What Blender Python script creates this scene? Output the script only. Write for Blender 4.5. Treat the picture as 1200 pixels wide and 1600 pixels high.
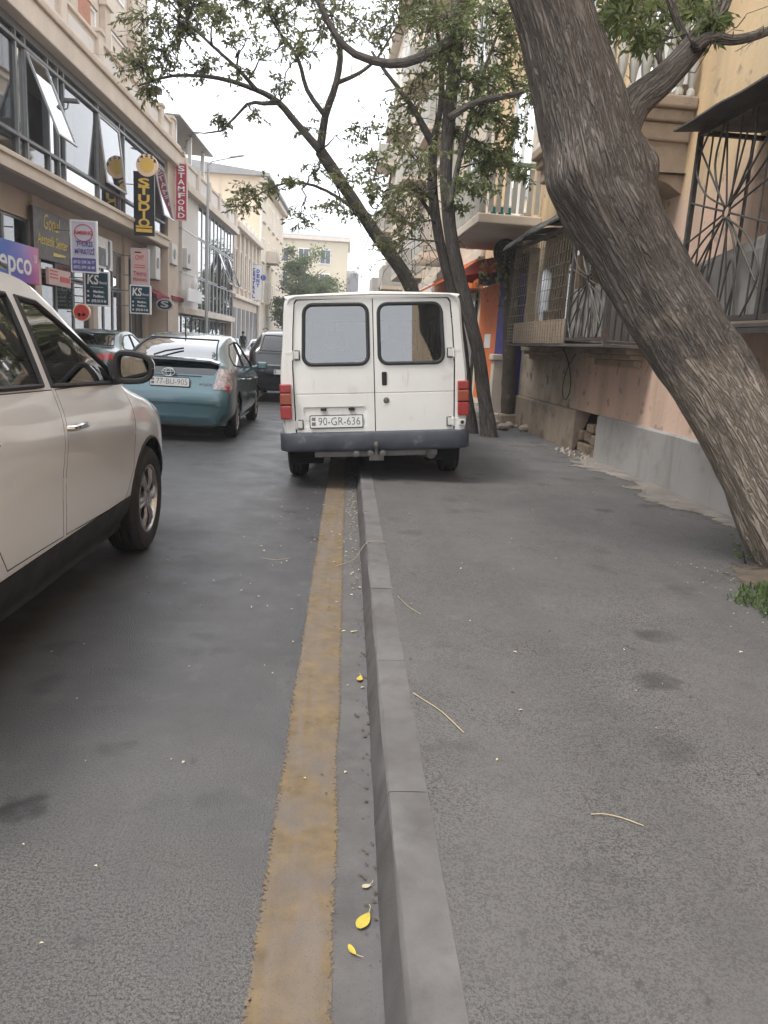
import bpy, bmesh, math, random
import numpy as np
from mathutils import Vector, Matrix, noise

for o in list(bpy.data.objects):
    bpy.data.objects.remove(o, do_unlink=True)
SC = bpy.context.scene
COL = SC.collection
R = math.radians

# ------------------------------------------------------------------ camera
cam_d = bpy.data.cameras.new('camera')
cam = bpy.data.objects.new('camera', cam_d)
COL.objects.link(cam)
cam_d.sensor_fit = 'HORIZONTAL'
cam_d.sensor_width = 36.0
cam_d.lens = 36.0
cam_d.clip_end = 3000
cam_d.clip_start = 0.05
_r = Vector((0.99731508, -0.04473365, 0.05797867))
_u = Vector((-0.04717506, 0.21309484, 0.97589195))
_f = Vector((0.05601016, 0.97600691, -0.21041239))
_m = Matrix((( _r.x, _u.x, -_f.x), (_r.y, _u.y, -_f.y), (_r.z, _u.z, -_f.z))).to_4x4()
cam.matrix_world = Matrix.Translation((0, 0, 1.45)) @ _m
SC.camera = cam

# ------------------------------------------------------------------ sky and sun
SUN_EL, SUN_AZ = 61.0, 248.0            # compass style: 0 = +Y, 90 = +X
world = bpy.data.worlds.new('World')
SC.world = world
world.use_nodes = True
wn = world.node_tree.nodes
wl = world.node_tree.links
wn.clear()
w_out = wn.new('ShaderNodeOutputWorld')
w_bg = wn.new('ShaderNodeBackground')
w_sky = wn.new('ShaderNodeTexSky')
w_sky.sky_type = 'NISHITA'
w_sky.sun_disc = False
w_sky.sun_elevation = R(SUN_EL)
w_sky.sun_rotation = R(SUN_AZ)
w_sky.air_density = 1.0
w_sky.dust_density = 4.0
w_tc = wn.new('ShaderNodeTexCoord')
w_nz = wn.new('ShaderNodeTexNoise')
w_nz.inputs['Scale'].default_value = 2.2
w_nz.inputs['Detail'].default_value = 5
w_rp = wn.new('ShaderNodeMapRange')
w_rp.inputs['From Min'].default_value = 0.3
w_rp.inputs['From Max'].default_value = 0.7
w_rp.inputs['To Min'].default_value = 0.78
w_rp.inputs['To Max'].default_value = 0.95
w_mix = wn.new('ShaderNodeMix')
w_mix.data_type = 'RGBA'
w_mix.inputs[7].default_value = (7.8, 8.05, 8.45, 1)     # thin bright cloud
wl.new(w_tc.outputs['Generated'], w_nz.inputs['Vector'])
wl.new(w_nz.outputs['Fac'], w_rp.inputs['Value'])
wl.new(w_rp.outputs['Result'], w_mix.inputs[0])
wl.new(w_sky.outputs['Color'], w_mix.inputs[6])
wl.new(w_mix.outputs[2], w_bg.inputs['Color'])
w_bg.inputs['Strength'].default_value = 0.145
wl.new(w_bg.outputs['Background'], w_out.inputs['Surface'])

sun_d = bpy.data.lights.new('sun', 'SUN')
sun_d.energy = 1.5
sun_d.angle = R(18)
sun_d.color = (1.0, 0.96, 0.9)
sun = bpy.data.objects.new('sun', sun_d)
COL.objects.link(sun)
_sd = Vector((math.sin(R(SUN_AZ)) * math.cos(R(SUN_EL)), math.cos(R(SUN_AZ)) * math.cos(R(SUN_EL)), math.sin(R(SUN_EL))))
sun.rotation_euler = (-_sd).to_track_quat('-Z', 'Y').to_euler()
sun.location = (0, -10, 40)

SC.view_settings.view_transform = 'Standard'
SC.view_settings.look = 'None'
SC.view_settings.gamma = 1.0
SC.view_settings.use_curve_mapping = False
SC.view_settings.exposure = 1.12

# ------------------------------------------------------------------ materials
MATS = {}

def pm(name, col, rough=0.75, var=0.15, vscale=3.0, bump=0.15, bscale=60.0, metal=0.0, spec=0.4,
       col2=None, thr=(0.5, 0.65), scale2=1.5, streak=None, sthr=(0.55, 0.75), sscale=(5, 5, 0.5), coat=0.0,
       speck=None, sp_scale=120.0, sp_thr=(0.1, 0.2), dist=0.02, edge=0.0):
    """procedural material: base colour with noise, blotches, streaks, speckles and fine relief"""
    if name in MATS:
        return MATS[name]
    m = bpy.data.materials.new(name)
    MATS[name] = m
    m.use_nodes = True
    nt = m.node_tree
    n, l = nt.nodes, nt.links
    b = n['Principled BSDF']
    b.inputs['Roughness'].default_value = rough
    b.inputs['Metallic'].default_value = metal
    b.inputs['Specular IOR Level'].default_value = spec
    b.inputs['Coat Weight'].default_value = coat
    b.inputs['Coat Roughness'].default_value = 0.06
    tc = n.new('ShaderNodeTexCoord')
    oi = n.new('ShaderNodeObjectInfo')
    mu = n.new('ShaderNodeMath'); mu.operation = 'MULTIPLY'; mu.inputs[1].default_value = 37.0
    l.new(oi.outputs['Random'], mu.inputs[0])
    va = n.new('ShaderNodeVectorMath'); va.operation = 'ADD'
    l.new(tc.outputs['Object'], va.inputs[0]); l.new(mu.outputs[0], va.inputs[1])
    P = va.outputs[0]

    def nz(scale, detail=5, vec=P, rough_=0.6):
        t = n.new('ShaderNodeTexNoise')
        t.inputs['Scale'].default_value = scale
        t.inputs['Detail'].default_value = detail
        t.inputs['Roughness'].default_value = rough_
        l.new(vec, t.inputs['Vector'])
        return t.outputs['Fac']

    def ramp(v, a, c, lo=0.0, hi=1.0):
        t = n.new('ShaderNodeMapRange')
        t.inputs['From Min'].default_value = a; t.inputs['From Max'].default_value = c
        t.inputs['To Min'].default_value = lo; t.inputs['To Max'].default_value = hi
        l.new(v, t.inputs['Value'])
        return t.outputs['Result']

    def mix(fac, a, c):
        t = n.new('ShaderNodeMix'); t.data_type = 'RGBA'
        for k, s in ((6, a), (7, c)):
            if isinstance(s, tuple): t.inputs[k].default_value = (*s[:3], 1)
            else: l.new(s, t.inputs[k])
        l.new(fac, t.inputs[0])
        return t.outputs[2]
    lo = tuple(max(0, c * (1 - var)) for c in col)
    hi = tuple(min(1, c * (1 + var)) for c in col)
    c = mix(ramp(nz(vscale), 0.3, 0.7), lo, hi)
    if col2:
        c = mix(ramp(nz(scale2, 7), *thr), c, col2)
    if streak:
        mp = n.new('ShaderNodeMapping')
        mp.inputs['Scale'].default_value = sscale
        l.new(P, mp.inputs['Vector'])
        c = mix(ramp(nz(1.0, 6, mp.outputs[0]), *sthr), c, streak)
    if speck:
        v = n.new('ShaderNodeTexVoronoi'); v.inputs['Scale'].default_value = sp_scale
        l.new(P, v.inputs['Vector'])
        c = mix(ramp(v.outputs['Distance'], sp_thr[0], sp_thr[1], 1.0, 0.0), c, speck)
    l.new(c, b.inputs['Base Color'])
    if rough > 0.15 and not coat:
        l.new(ramp(nz(vscale * 2.3), 0.3, 0.7, max(0.02, rough - 0.1), min(1, rough + 0.1)), b.inputs['Roughness'])
    if bump:
        bp = n.new('ShaderNodeBump')
        bp.inputs['Strength'].default_value = bump
        bp.inputs['Distance'].default_value = dist
        l.new(nz(bscale, 6), bp.inputs['Height'])
        l.new(bp.outputs['Normal'], b.inputs['Normal'])
    if edge:
        # thin coat that breaks up towards its border (mesh attribute 'edge' = 1 there)
        at = n.new('ShaderNodeAttribute'); at.attribute_name = 'edge'
        nn = n.new('ShaderNodeMath'); nn.operation = 'ADD'
        l.new(ramp(nz(edge, 6), 0.0, 1.0, 0.0, 1.0), nn.inputs[0])
        l.new(ramp(at.outputs['Fac'], 0.0, 1.0, 0.30, -0.22), nn.inputs[1])
        tr = n.new('ShaderNodeBsdfTransparent'); ms = n.new('ShaderNodeMixShader')
        l.new(ramp(nn.outputs[0], 0.44, 0.54), ms.inputs[0]); l.new(tr.outputs[0], ms.inputs[1]); l.new(b.outputs[0], ms.inputs[2])
        l.new(ms.outputs[0], n['Material Output'].inputs['Surface'])
    return m


def glass(name, tint=(0.6, 0.65, 0.65), refl=1.0, rough=0.02, dirt=0.0, gcol=1.0):
    if name in MATS:
        return MATS[name]
    m = bpy.data.materials.new(name); MATS[name] = m
    m.use_nodes = True
    nt = m.node_tree; n, l = nt.nodes, nt.links
    n.clear()
    o = n.new('ShaderNodeOutputMaterial')
    tr = n.new('ShaderNodeBsdfTransparent'); tr.inputs['Color'].default_value = (*tint, 1)
    gl = n.new('ShaderNodeBsdfGlossy'); gl.inputs['Roughness'].default_value = rough
    gl.inputs['Color'].default_value = (gcol, gcol, gcol, 1)
    fr = n.new('ShaderNodeFresnel'); fr.inputs['IOR'].default_value = 1.5
    mr = n.new('ShaderNodeMath'); mr.operation = 'MULTIPLY'; mr.inputs[1].default_value = refl; mr.use_clamp = True
    l.new(fr.outputs[0], mr.inputs[0])
    ms = n.new('ShaderNodeMixShader')
    l.new(mr.outputs[0], ms.inputs[0]); l.new(tr.outputs[0], ms.inputs[1]); l.new(gl.outputs[0], ms.inputs[2])
    last = ms.outputs[0]
    if dirt:
        df = n.new('ShaderNodeBsdfDiffuse'); df.inputs['Color'].default_value = (0.42, 0.42, 0.41, 1)
        tc = n.new('ShaderNodeTexCoord')
        tx = n.new('ShaderNodeTexNoise'); tx.inputs['Scale'].default_value = 6; tx.inputs['Detail'].default_value = 8
        l.new(tc.outputs['Object'], tx.inputs['Vector'])
        mp = n.new('ShaderNodeMapRange'); mp.inputs['From Min'].default_value = 0.35; mp.inputs['From Max'].default_value = 0.75
        mp.inputs['To Min'].default_value = dirt * 0.4; mp.inputs['To Max'].default_value = dirt
        l.new(tx.outputs['Fac'], mp.inputs['Value'])
        m2 = n.new('ShaderNodeMixShader')
        l.new(mp.outputs[0], m2.inputs[0]); l.new(last, m2.inputs[1]); l.new(df.outputs[0], m2.inputs[2])
        last = m2.outputs[0]
    l.new(last, o.inputs['Surface'])
    return m


def leafmat(name, col, col2):
    m = bpy.data.materials.new(name); MATS[name] = m
    m.use_nodes = True
    nt = m.node_tree; n, l = nt.nodes, nt.links
    b = n['Principled BSDF']
    g = n.new('ShaderNodeNewGeometry')
    mx = n.new('ShaderNodeMix'); mx.data_type = 'RGBA'
    mx.inputs[6].default_value = (*col, 1); mx.inputs[7].default_value = (*col2, 1)
    l.new(g.outputs['Random Per Island'], mx.inputs[0])
    l.new(mx.outputs[2], b.inputs['Base Color'])
    b.inputs['Roughness'].default_value = 0.55
    b.inputs['Specular IOR Level'].default_value = 0.3
    tl = n.new('ShaderNodeBsdfTranslucent')
    l.new(mx.outputs[2], tl.inputs['Color'])
    ms = n.new('ShaderNodeMixShader'); ms.inputs[0].default_value = 0.5
    l.new(b.outputs[0], ms.inputs[1]); l.new(tl.outputs[0], ms.inputs[2])
    l.new(ms.outputs[0], n['Material Output'].inputs['Surface'])
    return m

# ------------------------------------------------------------------ mesh helpers
class MB:
    def __init__(s):
        s.v = []; s.f = []; s.mi = []
    def add(s, vs, fs, mi=0):
        o = len(s.v)
        s.v.extend(tuple(v) for v in vs)
        for f in fs:
            s.f.append(tuple(i + o for i in f)); s.mi.append(mi)
        return s
    def box(s, x0, x1, y0, y1, z0, z1, mi=0):
        vs = [(x0, y0, z0), (x1, y0, z0), (x1, y1, z0), (x0, y1, z0), (x0, y0, z1), (x1, y0, z1), (x1, y1, z1), (x0, y1, z1)]
        return s.add(vs, [(0, 3, 2, 1), (4, 5, 6, 7), (0, 1, 5, 4), (1, 2, 6, 5), (2, 3, 7, 6), (3, 0, 4, 7)], mi)
    def quad(s, a, b, c, d, mi=0):
        return s.add([a, b, c, d], [(0, 1, 2, 3)], mi)
    def tube(s, pts, rad, n=8, mi=0, cap=True, flat=1.0):
        pts = [Vector(p) for p in pts]
        if not isinstance(rad, (list, tuple)): rad = [rad] * len(pts)
        rings = []
        up = None
        for i, p in enumerate(pts):
            a = pts[max(0, i - 1)]; b = pts[min(len(pts) - 1, i + 1)]
            t = (b - a)
            if t.length < 1e-9: t = Vector((0, 0, 1))
            t.normalize()
            if up is None:
                up = Vector((0, 0, 1)) if abs(t.z) < 0.9 else Vector((1, 0, 0))
            u = up - t * up.dot(t)
            if u.length < 1e-6: u = t.orthogonal()
            u.normalize(); w = t.cross(u); up = u
            rings.append([p + (u * math.cos(2 * math.pi * k / n) * flat + w * math.sin(2 * math.pi * k / n)) * rad[i] for k in range(n)])
        vs = [v for r_ in rings for v in r_]
        fs = []
        for i in range(len(pts) - 1):
            for k in range(n):
                fs.append((i * n + k, i * n + (k + 1) % n, (i + 1) * n + (k + 1) % n, (i + 1) * n + k))
        if cap:
            fs.append(tuple(range(n - 1, -1, -1))); fs.append(tuple((len(pts) - 1) * n + k for k in range(n)))
        return s.add(vs, fs, mi)
    def lathe(s, prof, c=(0, 0, 0), axis='z', n=16, mi=0, cap=True):
        vs = []
        for r_, h in prof:
            for k in range(n):
                a = 2 * math.pi * k / n
                p, q = r_ * math.cos(a), r_ * math.sin(a)
                if axis == 'z': vs.append((c[0] + p, c[1] + q, c[2] + h))
                elif axis == 'x': vs.append((c[0] + h, c[1] + p, c[2] + q))
                else: vs.append((c[0] + p, c[1] + h, c[2] + q))
        fs = []
        for i in range(len(prof) - 1):
            for k in range(n):
                fs.append((i * n + k, i * n + (k + 1) % n, (i + 1) * n + (k + 1) % n, (i + 1) * n + k))
        if cap:
            fs.append(tuple(range(n))); fs.append(tuple((len(prof) - 1) * n + k for k in range(n)))
        return s.add(vs, fs, mi)
    def extr(s, poly, vec, mi=0):
        poly = [Vector(p) for p in poly]; vec = Vector(vec); n = len(poly)
        vs = poly + [p + vec for p in poly]
        fs = [tuple(range(n - 1, -1, -1)), tuple(range(n, 2 * n))] + [(k, (k + 1) % n, n + (k + 1) % n, n + k) for k in range(n)]
        return s.add(vs, fs, mi)
    def build(s, name, mat, parent=None, smooth=False, bevel=0.0, angle=40, kind=None, label=None):
        me = bpy.data.meshes.new(name)
        me.from_pydata([tuple(v) for v in s.v], [], s.f)
        mats = mat if isinstance(mat, (list, tuple)) else [mat]
        for m in mats: me.materials.append(m)
        if len(mats) > 1: me.polygons.foreach_set('material_index', s.mi)
        bm = bmesh.new(); bm.from_mesh(me)
        bmesh.ops.recalc_face_normals(bm, faces=bm.faces)
        bm.to_mesh(me); bm.free()
        if smooth:
            me.shade_smooth()
            if angle < 180: me.set_sharp_from_angle(angle=R(angle))
        o = bpy.data.objects.new(name, me)
        COL.objects.link(o)
        if parent: o.parent = parent
        if bevel:
            b = o.modifiers.new('bevel', 'BEVEL'); b.width = bevel; b.segments = 2; b.limit_method = 'ANGLE'; b.angle_limit = R(40)
        if kind: o['kind'] = kind
        if label: o['label'] = label
        return o


def tag(o, label, cat, group=None):
    o['label'] = label; o['category'] = cat
    if group: o['group'] = group
    return o

def thing(name, label, cat, loc=(0, 0, 0), rot=(0, 0, 0), group=None):
    o = bpy.data.objects.new(name, None)
    COL.objects.link(o)
    o.location = loc; o.rotation_euler = rot
    o.empty_display_size = 0.1
    return tag(o, label, cat, group)

def struct(name, loc=(0, 0, 0), rot=(0, 0, 0)):
    o = bpy.data.objects.new(name, None)
    COL.objects.link(o); o.location = loc; o.rotation_euler = rot; o['kind'] = 'structure'
    return o

def put(src, parent, loc=(0, 0, 0), rot=(0, 0, 0), scale=None):
    """copy of one part, sharing its mesh"""
    c = src.copy(); COL.objects.link(c); c.parent = parent; c.location = loc; c.rotation_euler = rot
    if scale: c.scale = scale
    return c

def copy_tree(o, parent=None):
    c = o.copy(); COL.objects.link(c); c.parent = parent
    for ch in list(o.children): copy_tree(ch, c)
    return c

def B(name, mat, parent, x0, x1, y0, y1, z0, z1, bevel=0.0, label=None):
    return MB().box(min(x0, x1), max(x0, x1), min(y0, y1), max(y0, y1), min(z0, z1), max(z0, z1)).build(name, mat, parent, bevel=bevel, label=label)

_txt_n = [0]
def text(body, size, mat, parent, loc, rot, name='lettering', ext=0.004, width=None, space=1.0, align='CENTER', shear=0.0, bold=0.0, line=1.0):
    cu = bpy.data.curves.new('t', 'FONT')
    cu.body = body; cu.size = size; cu.extrude = ext; cu.align_x = align; cu.align_y = 'CENTER'
    cu.space_character = space; cu.shear = shear; cu.offset = bold; cu.space_line = line
    cu.resolution_u = 3
    t = bpy.data.objects.new('t', cu); COL.objects.link(t)
    dg = bpy.context.evaluated_depsgraph_get()
    me = bpy.data.meshes.new_from_object(t.evaluated_get(dg))
    bpy.data.objects.remove(t, do_unlink=True); bpy.data.curves.remove(cu)
    me.materials.clear(); me.materials.append(mat)
    if width and len(me.vertices):
        xs = [v.co.x for v in me.vertices]; w = max(xs) - min(xs); k = width / w
        for v in me.vertices: v.co.x *= k
    o = bpy.data.objects.new(name, me); COL.objects.link(o)
    o.parent = parent; o.location = loc; o.rotation_euler = rot
    return o

# ---------------------------------------------------------------- shell cutting
def cut(bm, poly, ax, cond):
    """cut a convex outline (in the axes ax) into the shell; returns the faces inside"""
    i, j = ax
    area = sum(poly[k][0] * poly[(k + 1) % len(poly)][1] - poly[(k + 1) % len(poly)][0] * poly[k][1] for k in range(len(poly)))
    if area < 0: poly = poly[::-1]
    x0 = min(p[0] for p in poly); x1 = max(p[0] for p in poly); y0 = min(p[1] for p in poly); y1 = max(p[1] for p in poly)
    faces = []
    for f in bm.faces:
        c = f.calc_center_median()
        if not cond(c): continue
        us = [v.co[i] for v in f.verts]; ws = [v.co[j] for v in f.verts]
        if max(us) < x0 or min(us) > x1 or max(ws) < y0 or min(ws) > y1: continue
        faces.append(f)
    for k in range(len(poly)):
        p = poly[k]; q = poly[(k + 1) % len(poly)]
        nx, ny = (q[1] - p[1]), -(q[0] - p[0])       # outward
        co = Vector((0, 0, 0)); co[i] = p[0]; co[j] = p[1]
        no = Vector((0, 0, 0)); no[i] = nx; no[j] = ny
        if no.length < 1e-9: continue
        no.normalize()
        g = set(faces)
        for f in faces: g.update(f.edges); g.update(f.verts)
        res = bmesh.ops.bisect_plane(bm, geom=list(g), dist=1e-6, plane_co=co, plane_no=no)
        fs = [e for e in res['geom'] if isinstance(e, bmesh.types.BMFace)]
        faces = [f for f in fs if (f.calc_center_median() - co).dot(no) < 0]
    return faces

def loops(faces):
    """boundary loops of a set of faces as lists of points"""
    fs = set(faces); nxt = {}
    for f in faces:
        for lp in f.loops:
            if not any(g in fs and g is not f for g in lp.edge.link_faces):
                nxt.setdefault(lp.vert, []).append(lp.link_loop_next.vert)
    out = []
    while nxt:
        s0 = next(iter(nxt)); lp = [s0]; cur = s0
        while cur in nxt:
            t = nxt[cur].pop()
            if not nxt[cur]: del nxt[cur]
            if t is s0: break
            lp.append(t); cur = t
        out.append([v.co.copy() for v in lp])
    return out

def thin(lp, d=0.02):
    out = [lp[0]]
    for p in lp[1:]:
        if (p - out[-1]).length > d: out.append(p)
    return out

def take(bm, faces, offset=0.0, remove=True):
    """move faces into a new MB, optionally pushed along their normals"""
    mb = MB(); idx = {}; acc = {}
    for f in faces:
        for v in f.verts: acc[v] = acc.get(v, Vector()) + f.normal
    for f in faces:
        for v in f.verts:
            if v not in idx:
                idx[v] = len(mb.v)
                nn = acc[v].normalized() if acc[v].length > 1e-9 else Vector()
                mb.v.append(tuple(v.co + nn * offset))
        mb.f.append(tuple(idx[v] for v in f.verts)); mb.mi.append(0)
    if remove: bmesh.ops.delete(bm, geom=list(faces), context='FACES')
    return mb

def rim(lps, r, n=6, d=0.02):
    mb = MB()
    for lp in lps:
        q = thin(lp, d)
        if len(q) > 2: mb.tube(q + [q[0]], r, n, cap=False)
    return mb

def bm_obj(bm, name, mat, parent, smooth=True, angle=45):
    me = bpy.data.meshes.new(name)
    bmesh.ops.recalc_face_normals(bm, faces=bm.faces)
    bm.to_mesh(me); me.materials.append(mat)
    if smooth:
        me.shade_smooth(); me.set_sharp_from_angle(angle=R(angle))
    o = bpy.data.objects.new(name, me); COL.objects.link(o); o.parent = parent
    return o

def rrect(x0, x1, y0, y1, r, n=5):
    pts = []
    for cx, cy, a0 in ((x1 - r, y0 + r, -90), (x1 - r, y1 - r, 0), (x0 + r, y1 - r, 90), (x0 + r, y0 + r, 180)):
        for k in range(n + 1):
            a = R(a0 + 90 * k / n); pts.append((cx + r * math.cos(a), cy + r * math.sin(a)))
    return pts

def crom(P, n):
    """Catmull-Rom resampling of a list of np arrays along axis 0, n steps per span"""
    P = np.asarray(P, float)
    out = []
    for i in range(len(P) - 1):
        p0 = P[max(0, i - 1)]; p1 = P[i]; p2 = P[i + 1]; p3 = P[min(len(P) - 1, i + 2)]
        for k in range(n):
            t = k / n
            m1 = (p2 - p0) * 0.5; m2 = (p3 - p1) * 0.5
            h00 = 2 * t**3 - 3 * t**2 + 1; h10 = t**3 - 2 * t**2 + t; h01 = -2 * t**3 + 3 * t**2; h11 = t**3 - t**2
            out.append(h00 * p1 + h10 * m1 + h01 * p2 + h11 * m2)
    out.append(P[-1])
    return np.array(out)

def shell(stations, ny=6, nt=5):
    """smooth closed-ended body shell from half profiles: stations = [(y, [(x,z),...])]"""
    A = np.array([[(x, y, z) for x, z in prof] for y, prof in stations])   # S,K,3
    A = crom(A, ny)
    A = np.transpose(crom(np.transpose(A, (1, 0, 2)), nt), (1, 0, 2))
    S, K = A.shape[:2]
    bm = bmesh.new()
    V = []
    for s_ in range(S):
        row = [bm.verts.new(A[s_, k]) for k in range(K)]
        left = [row[k] if abs(A[s_, k, 0]) < 1e-6 else bm.verts.new((-A[s_, k, 0], A[s_, k, 1], A[s_, k, 2])) for k in range(K)]
        V.append(left[::-1] + row[1:] if left[0] is row[0] else left[::-1] + row)
    def face(vs):
        u = []
        for v in vs:
            if v not in u: u.append(v)
        if len(u) > 2:
            try: bm.faces.new(u)
            except ValueError: pass
    # ring order: roof(left top) ... keel ... right top
    rings = []
    for s_ in range(S):
        row = []
        r_ = V[s_]
        rings.append(r_)
    L = len(rings[0])
    for s_ in range(S - 1):
        for k in range(L - 1):
            face((rings[s_][k], rings[s_][k + 1], rings[s_ + 1][k + 1], rings[s_ + 1][k]))
    for s_ in (0, S - 1):
        for k in range(L // 2):
            face((rings[s_][k], rings[s_][k + 1], rings[s_][L - 2 - k], rings[s_][L - 1 - k]))
    bmesh.ops.remove_doubles(bm, verts=bm.verts, dist=1e-5)
    bmesh.ops.recalc_face_normals(bm, faces=bm.faces)
    return bm
# ================================================================== ground
def asphalt(name, base, warm, fine=170.0, contrast=0.5, stain_amt=0.6, rough=(0.45, 0.75), bump=0.5, spots=2.2, light=(0.3, 0.29, 0.28), grain=0.35, dark=None):
    m = bpy.data.materials.new(name); MATS[name] = m
    m.use_nodes = True
    nt = m.node_tree; n, l = nt.nodes, nt.links
    b = n['Principled BSDF']
    tc = n.new('ShaderNodeTexCoord'); P = tc.outputs['Object']
    def nz(scale, detail=4, rg=0.6, vec=P):
        t = n.new('ShaderNodeTexNoise'); t.inputs['Scale'].default_value = scale; t.inputs['Detail'].default_value = detail
        t.inputs['Roughness'].default_value = rg; l.new(vec, t.inputs['Vector']); return t.outputs['Fac']
    def mr(v, a, c, lo=0.0, hi=1.0):
        t = n.new('ShaderNodeMapRange'); t.inputs['From Min'].default_value = a; t.inputs['From Max'].default_value = c
        t.inputs['To Min'].default_value = lo; t.inputs['To Max'].default_value = hi; l.new(v, t.inputs['Value']); return t.outputs['Result']
    def mix(f, a, c, mode='MIX'):
        t = n.new('ShaderNodeMix'); t.data_type = 'RGBA'; t.blend_type = mode
        for k, s in ((6, a), (7, c)):
            if isinstance(s, tuple): t.inputs[k].default_value = (*s[:3], 1)
            else: l.new(s, t.inputs[k])
        if isinstance(f, float): t.inputs[0].default_value = f
        else: l.new(f, t.inputs[0])
        return t.outputs[2]
    def mul(a, k):
        t = n.new('ShaderNodeMath'); t.operation = 'MULTIPLY'; l.new(a, t.inputs[0])
        if isinstance(k, float): t.inputs[1].default_value = k
        else: l.new(k, t.inputs[1])
        return t.outputs[0]
    c = mix(mr(nz(0.55, 5), 0.3, 0.7), base, warm)
    older = None
    if dark:
        sp = n.new('ShaderNodeSeparateXYZ'); l.new(P, sp.inputs[0])
        ya = n.new('ShaderNodeMath'); ya.operation = 'ADD'; l.new(sp.outputs['Y'], ya.inputs[0]); l.new(mr(nz(0.9, 6, 0.65), 0.2, 0.8, -1.6, 1.6), ya.inputs[1])
        xa = n.new('ShaderNodeMath'); xa.operation = 'MULTIPLY'; xa.inputs[1].default_value = 0.5; l.new(sp.outputs['X'], xa.inputs[0])
        yb = n.new('ShaderNodeMath'); yb.operation = 'ADD'; l.new(ya.outputs[0], yb.inputs[0]); l.new(xa.outputs[0], yb.inputs[1])
        older = mr(yb.outputs[0], 1.2, 3.0, 1.0, 0.0)
        c = mix(older, dark, c)
    c = mix(mr(nz(3.0, 6), 0.35, 0.7, 0.0, 0.5), c, tuple(v * 0.66 for v in base))
    # dark pores between the aggregate, only where the surface is open
    v1 = n.new('ShaderNodeTexVoronoi'); v1.voronoi_dimensions = '2D'; v1.inputs['Scale'].default_value = fine; l.new(P, v1.inputs['Vector'])
    openness = mr(nz(1.3, 3), 0.38, 0.62, 0.4, 1.0)
    if older is not None:
        om = n.new('ShaderNodeMath'); om.operation = 'MAXIMUM'; l.new(mr(older, 0, 1, 0.0, 0.85), om.inputs[0]); l.new(mr(nz(1.3, 3), 0.38, 0.62, 0.1, 0.55), om.inputs[1])
        openness = om.outputs[0]
    pore = mr(nz(fine * 0.75, 3, 0.6), 0.47, 0.57)
    c = mix(mul(mul(pore, openness), contrast), c, tuple(v * 0.35 for v in base))
    grainf = mr(v1.outputs['Distance'], 0.0, 0.28, grain, 0.0)
    c = mix(mul(grainf, openness), c, light)
    # old oil and gum spots with outlines of their own
    v2 = n.new('ShaderNodeTexVoronoi'); v2.voronoi_dimensions = '2D'; v2.inputs['Scale'].default_value = spots; v2.inputs['Randomness'].default_value = 1.0
    wv = n.new('ShaderNodeVectorMath'); wv.operation = 'ADD'
    nc = n.new('ShaderNodeTexNoise'); nc.inputs['Scale'].default_value = 9.0; l.new(P, nc.inputs['Vector'])
    sc_ = n.new('ShaderNodeVectorMath'); sc_.operation = 'SCALE'; sc_.inputs['Scale'].default_value = 0.22
    l.new(nc.outputs['Color'], sc_.inputs[0]); l.new(P, wv.inputs[0]); l.new(sc_.outputs[0], wv.inputs[1])
    l.new(wv.outputs[0], v2.inputs['Vector'])
    c = mix(mul(mr(v2.outputs['Distance'], 0.10, 0.20, 1.0, 0.0), mul(mr(nz(1.1), 0.46, 0.62), stain_amt)), c, tuple(v * 0.28 for v in base))
    # small dark flecks of gum and tar
    v3 = n.new('ShaderNodeTexVoronoi'); v3.voronoi_dimensions = '2D'; v3.inputs['Scale'].default_value = 7.0; l.new(wv.outputs[0], v3.inputs['Vector'])
    c = mix(mul(mr(v3.outputs['Distance'], 0.05, 0.12, 1.0, 0.0), mr(nz(2.3), 0.50, 0.62, 0.0, 0.7)), c, tuple(v * 0.38 for v in base))
    # pale scuffs
    c = mix(mr(nz(6.0, 8, 0.7), 0.56, 0.72, 0.0, 0.4), c, tuple(min(1, v * 1.45) for v in base))
    # long worn bands along the traffic direction
    mp = n.new('ShaderNodeMapping'); mp.inputs['Scale'].default_value = (1.6, 0.12, 1); l.new(P, mp.inputs['Vector'])
    c = mix(mr(nz(1.0, 5, 0.6, mp.outputs[0]), 0.48, 0.72, 0.0, 0.5), c, tuple(v * 0.62 for v in base))
    l.new(c, b.inputs['Base Color'])
    l.new(mr(nz(2.0, 5), 0.3, 0.7, rough[0], rough[1]), b.inputs['Roughness'])
    b.inputs['Specular IOR Level'].default_value = 0.45
    bp = n.new('ShaderNodeBump'); bp.inputs['Strength'].default_value = bump; bp.inputs['Distance'].default_value = 0.006
    ad = n.new('ShaderNodeMath'); ad.operation = 'ADD'
    l.new(mul(nz(fine * 0.8, 3), 1.0), ad.inputs[0]); l.new(mul(v1.outputs['Distance'], 0.6), ad.inputs[1])
    l.new(ad.outputs[0], bp.inputs['Height']); l.new(bp.outputs[0], b.inputs['Normal'])
    return m

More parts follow.
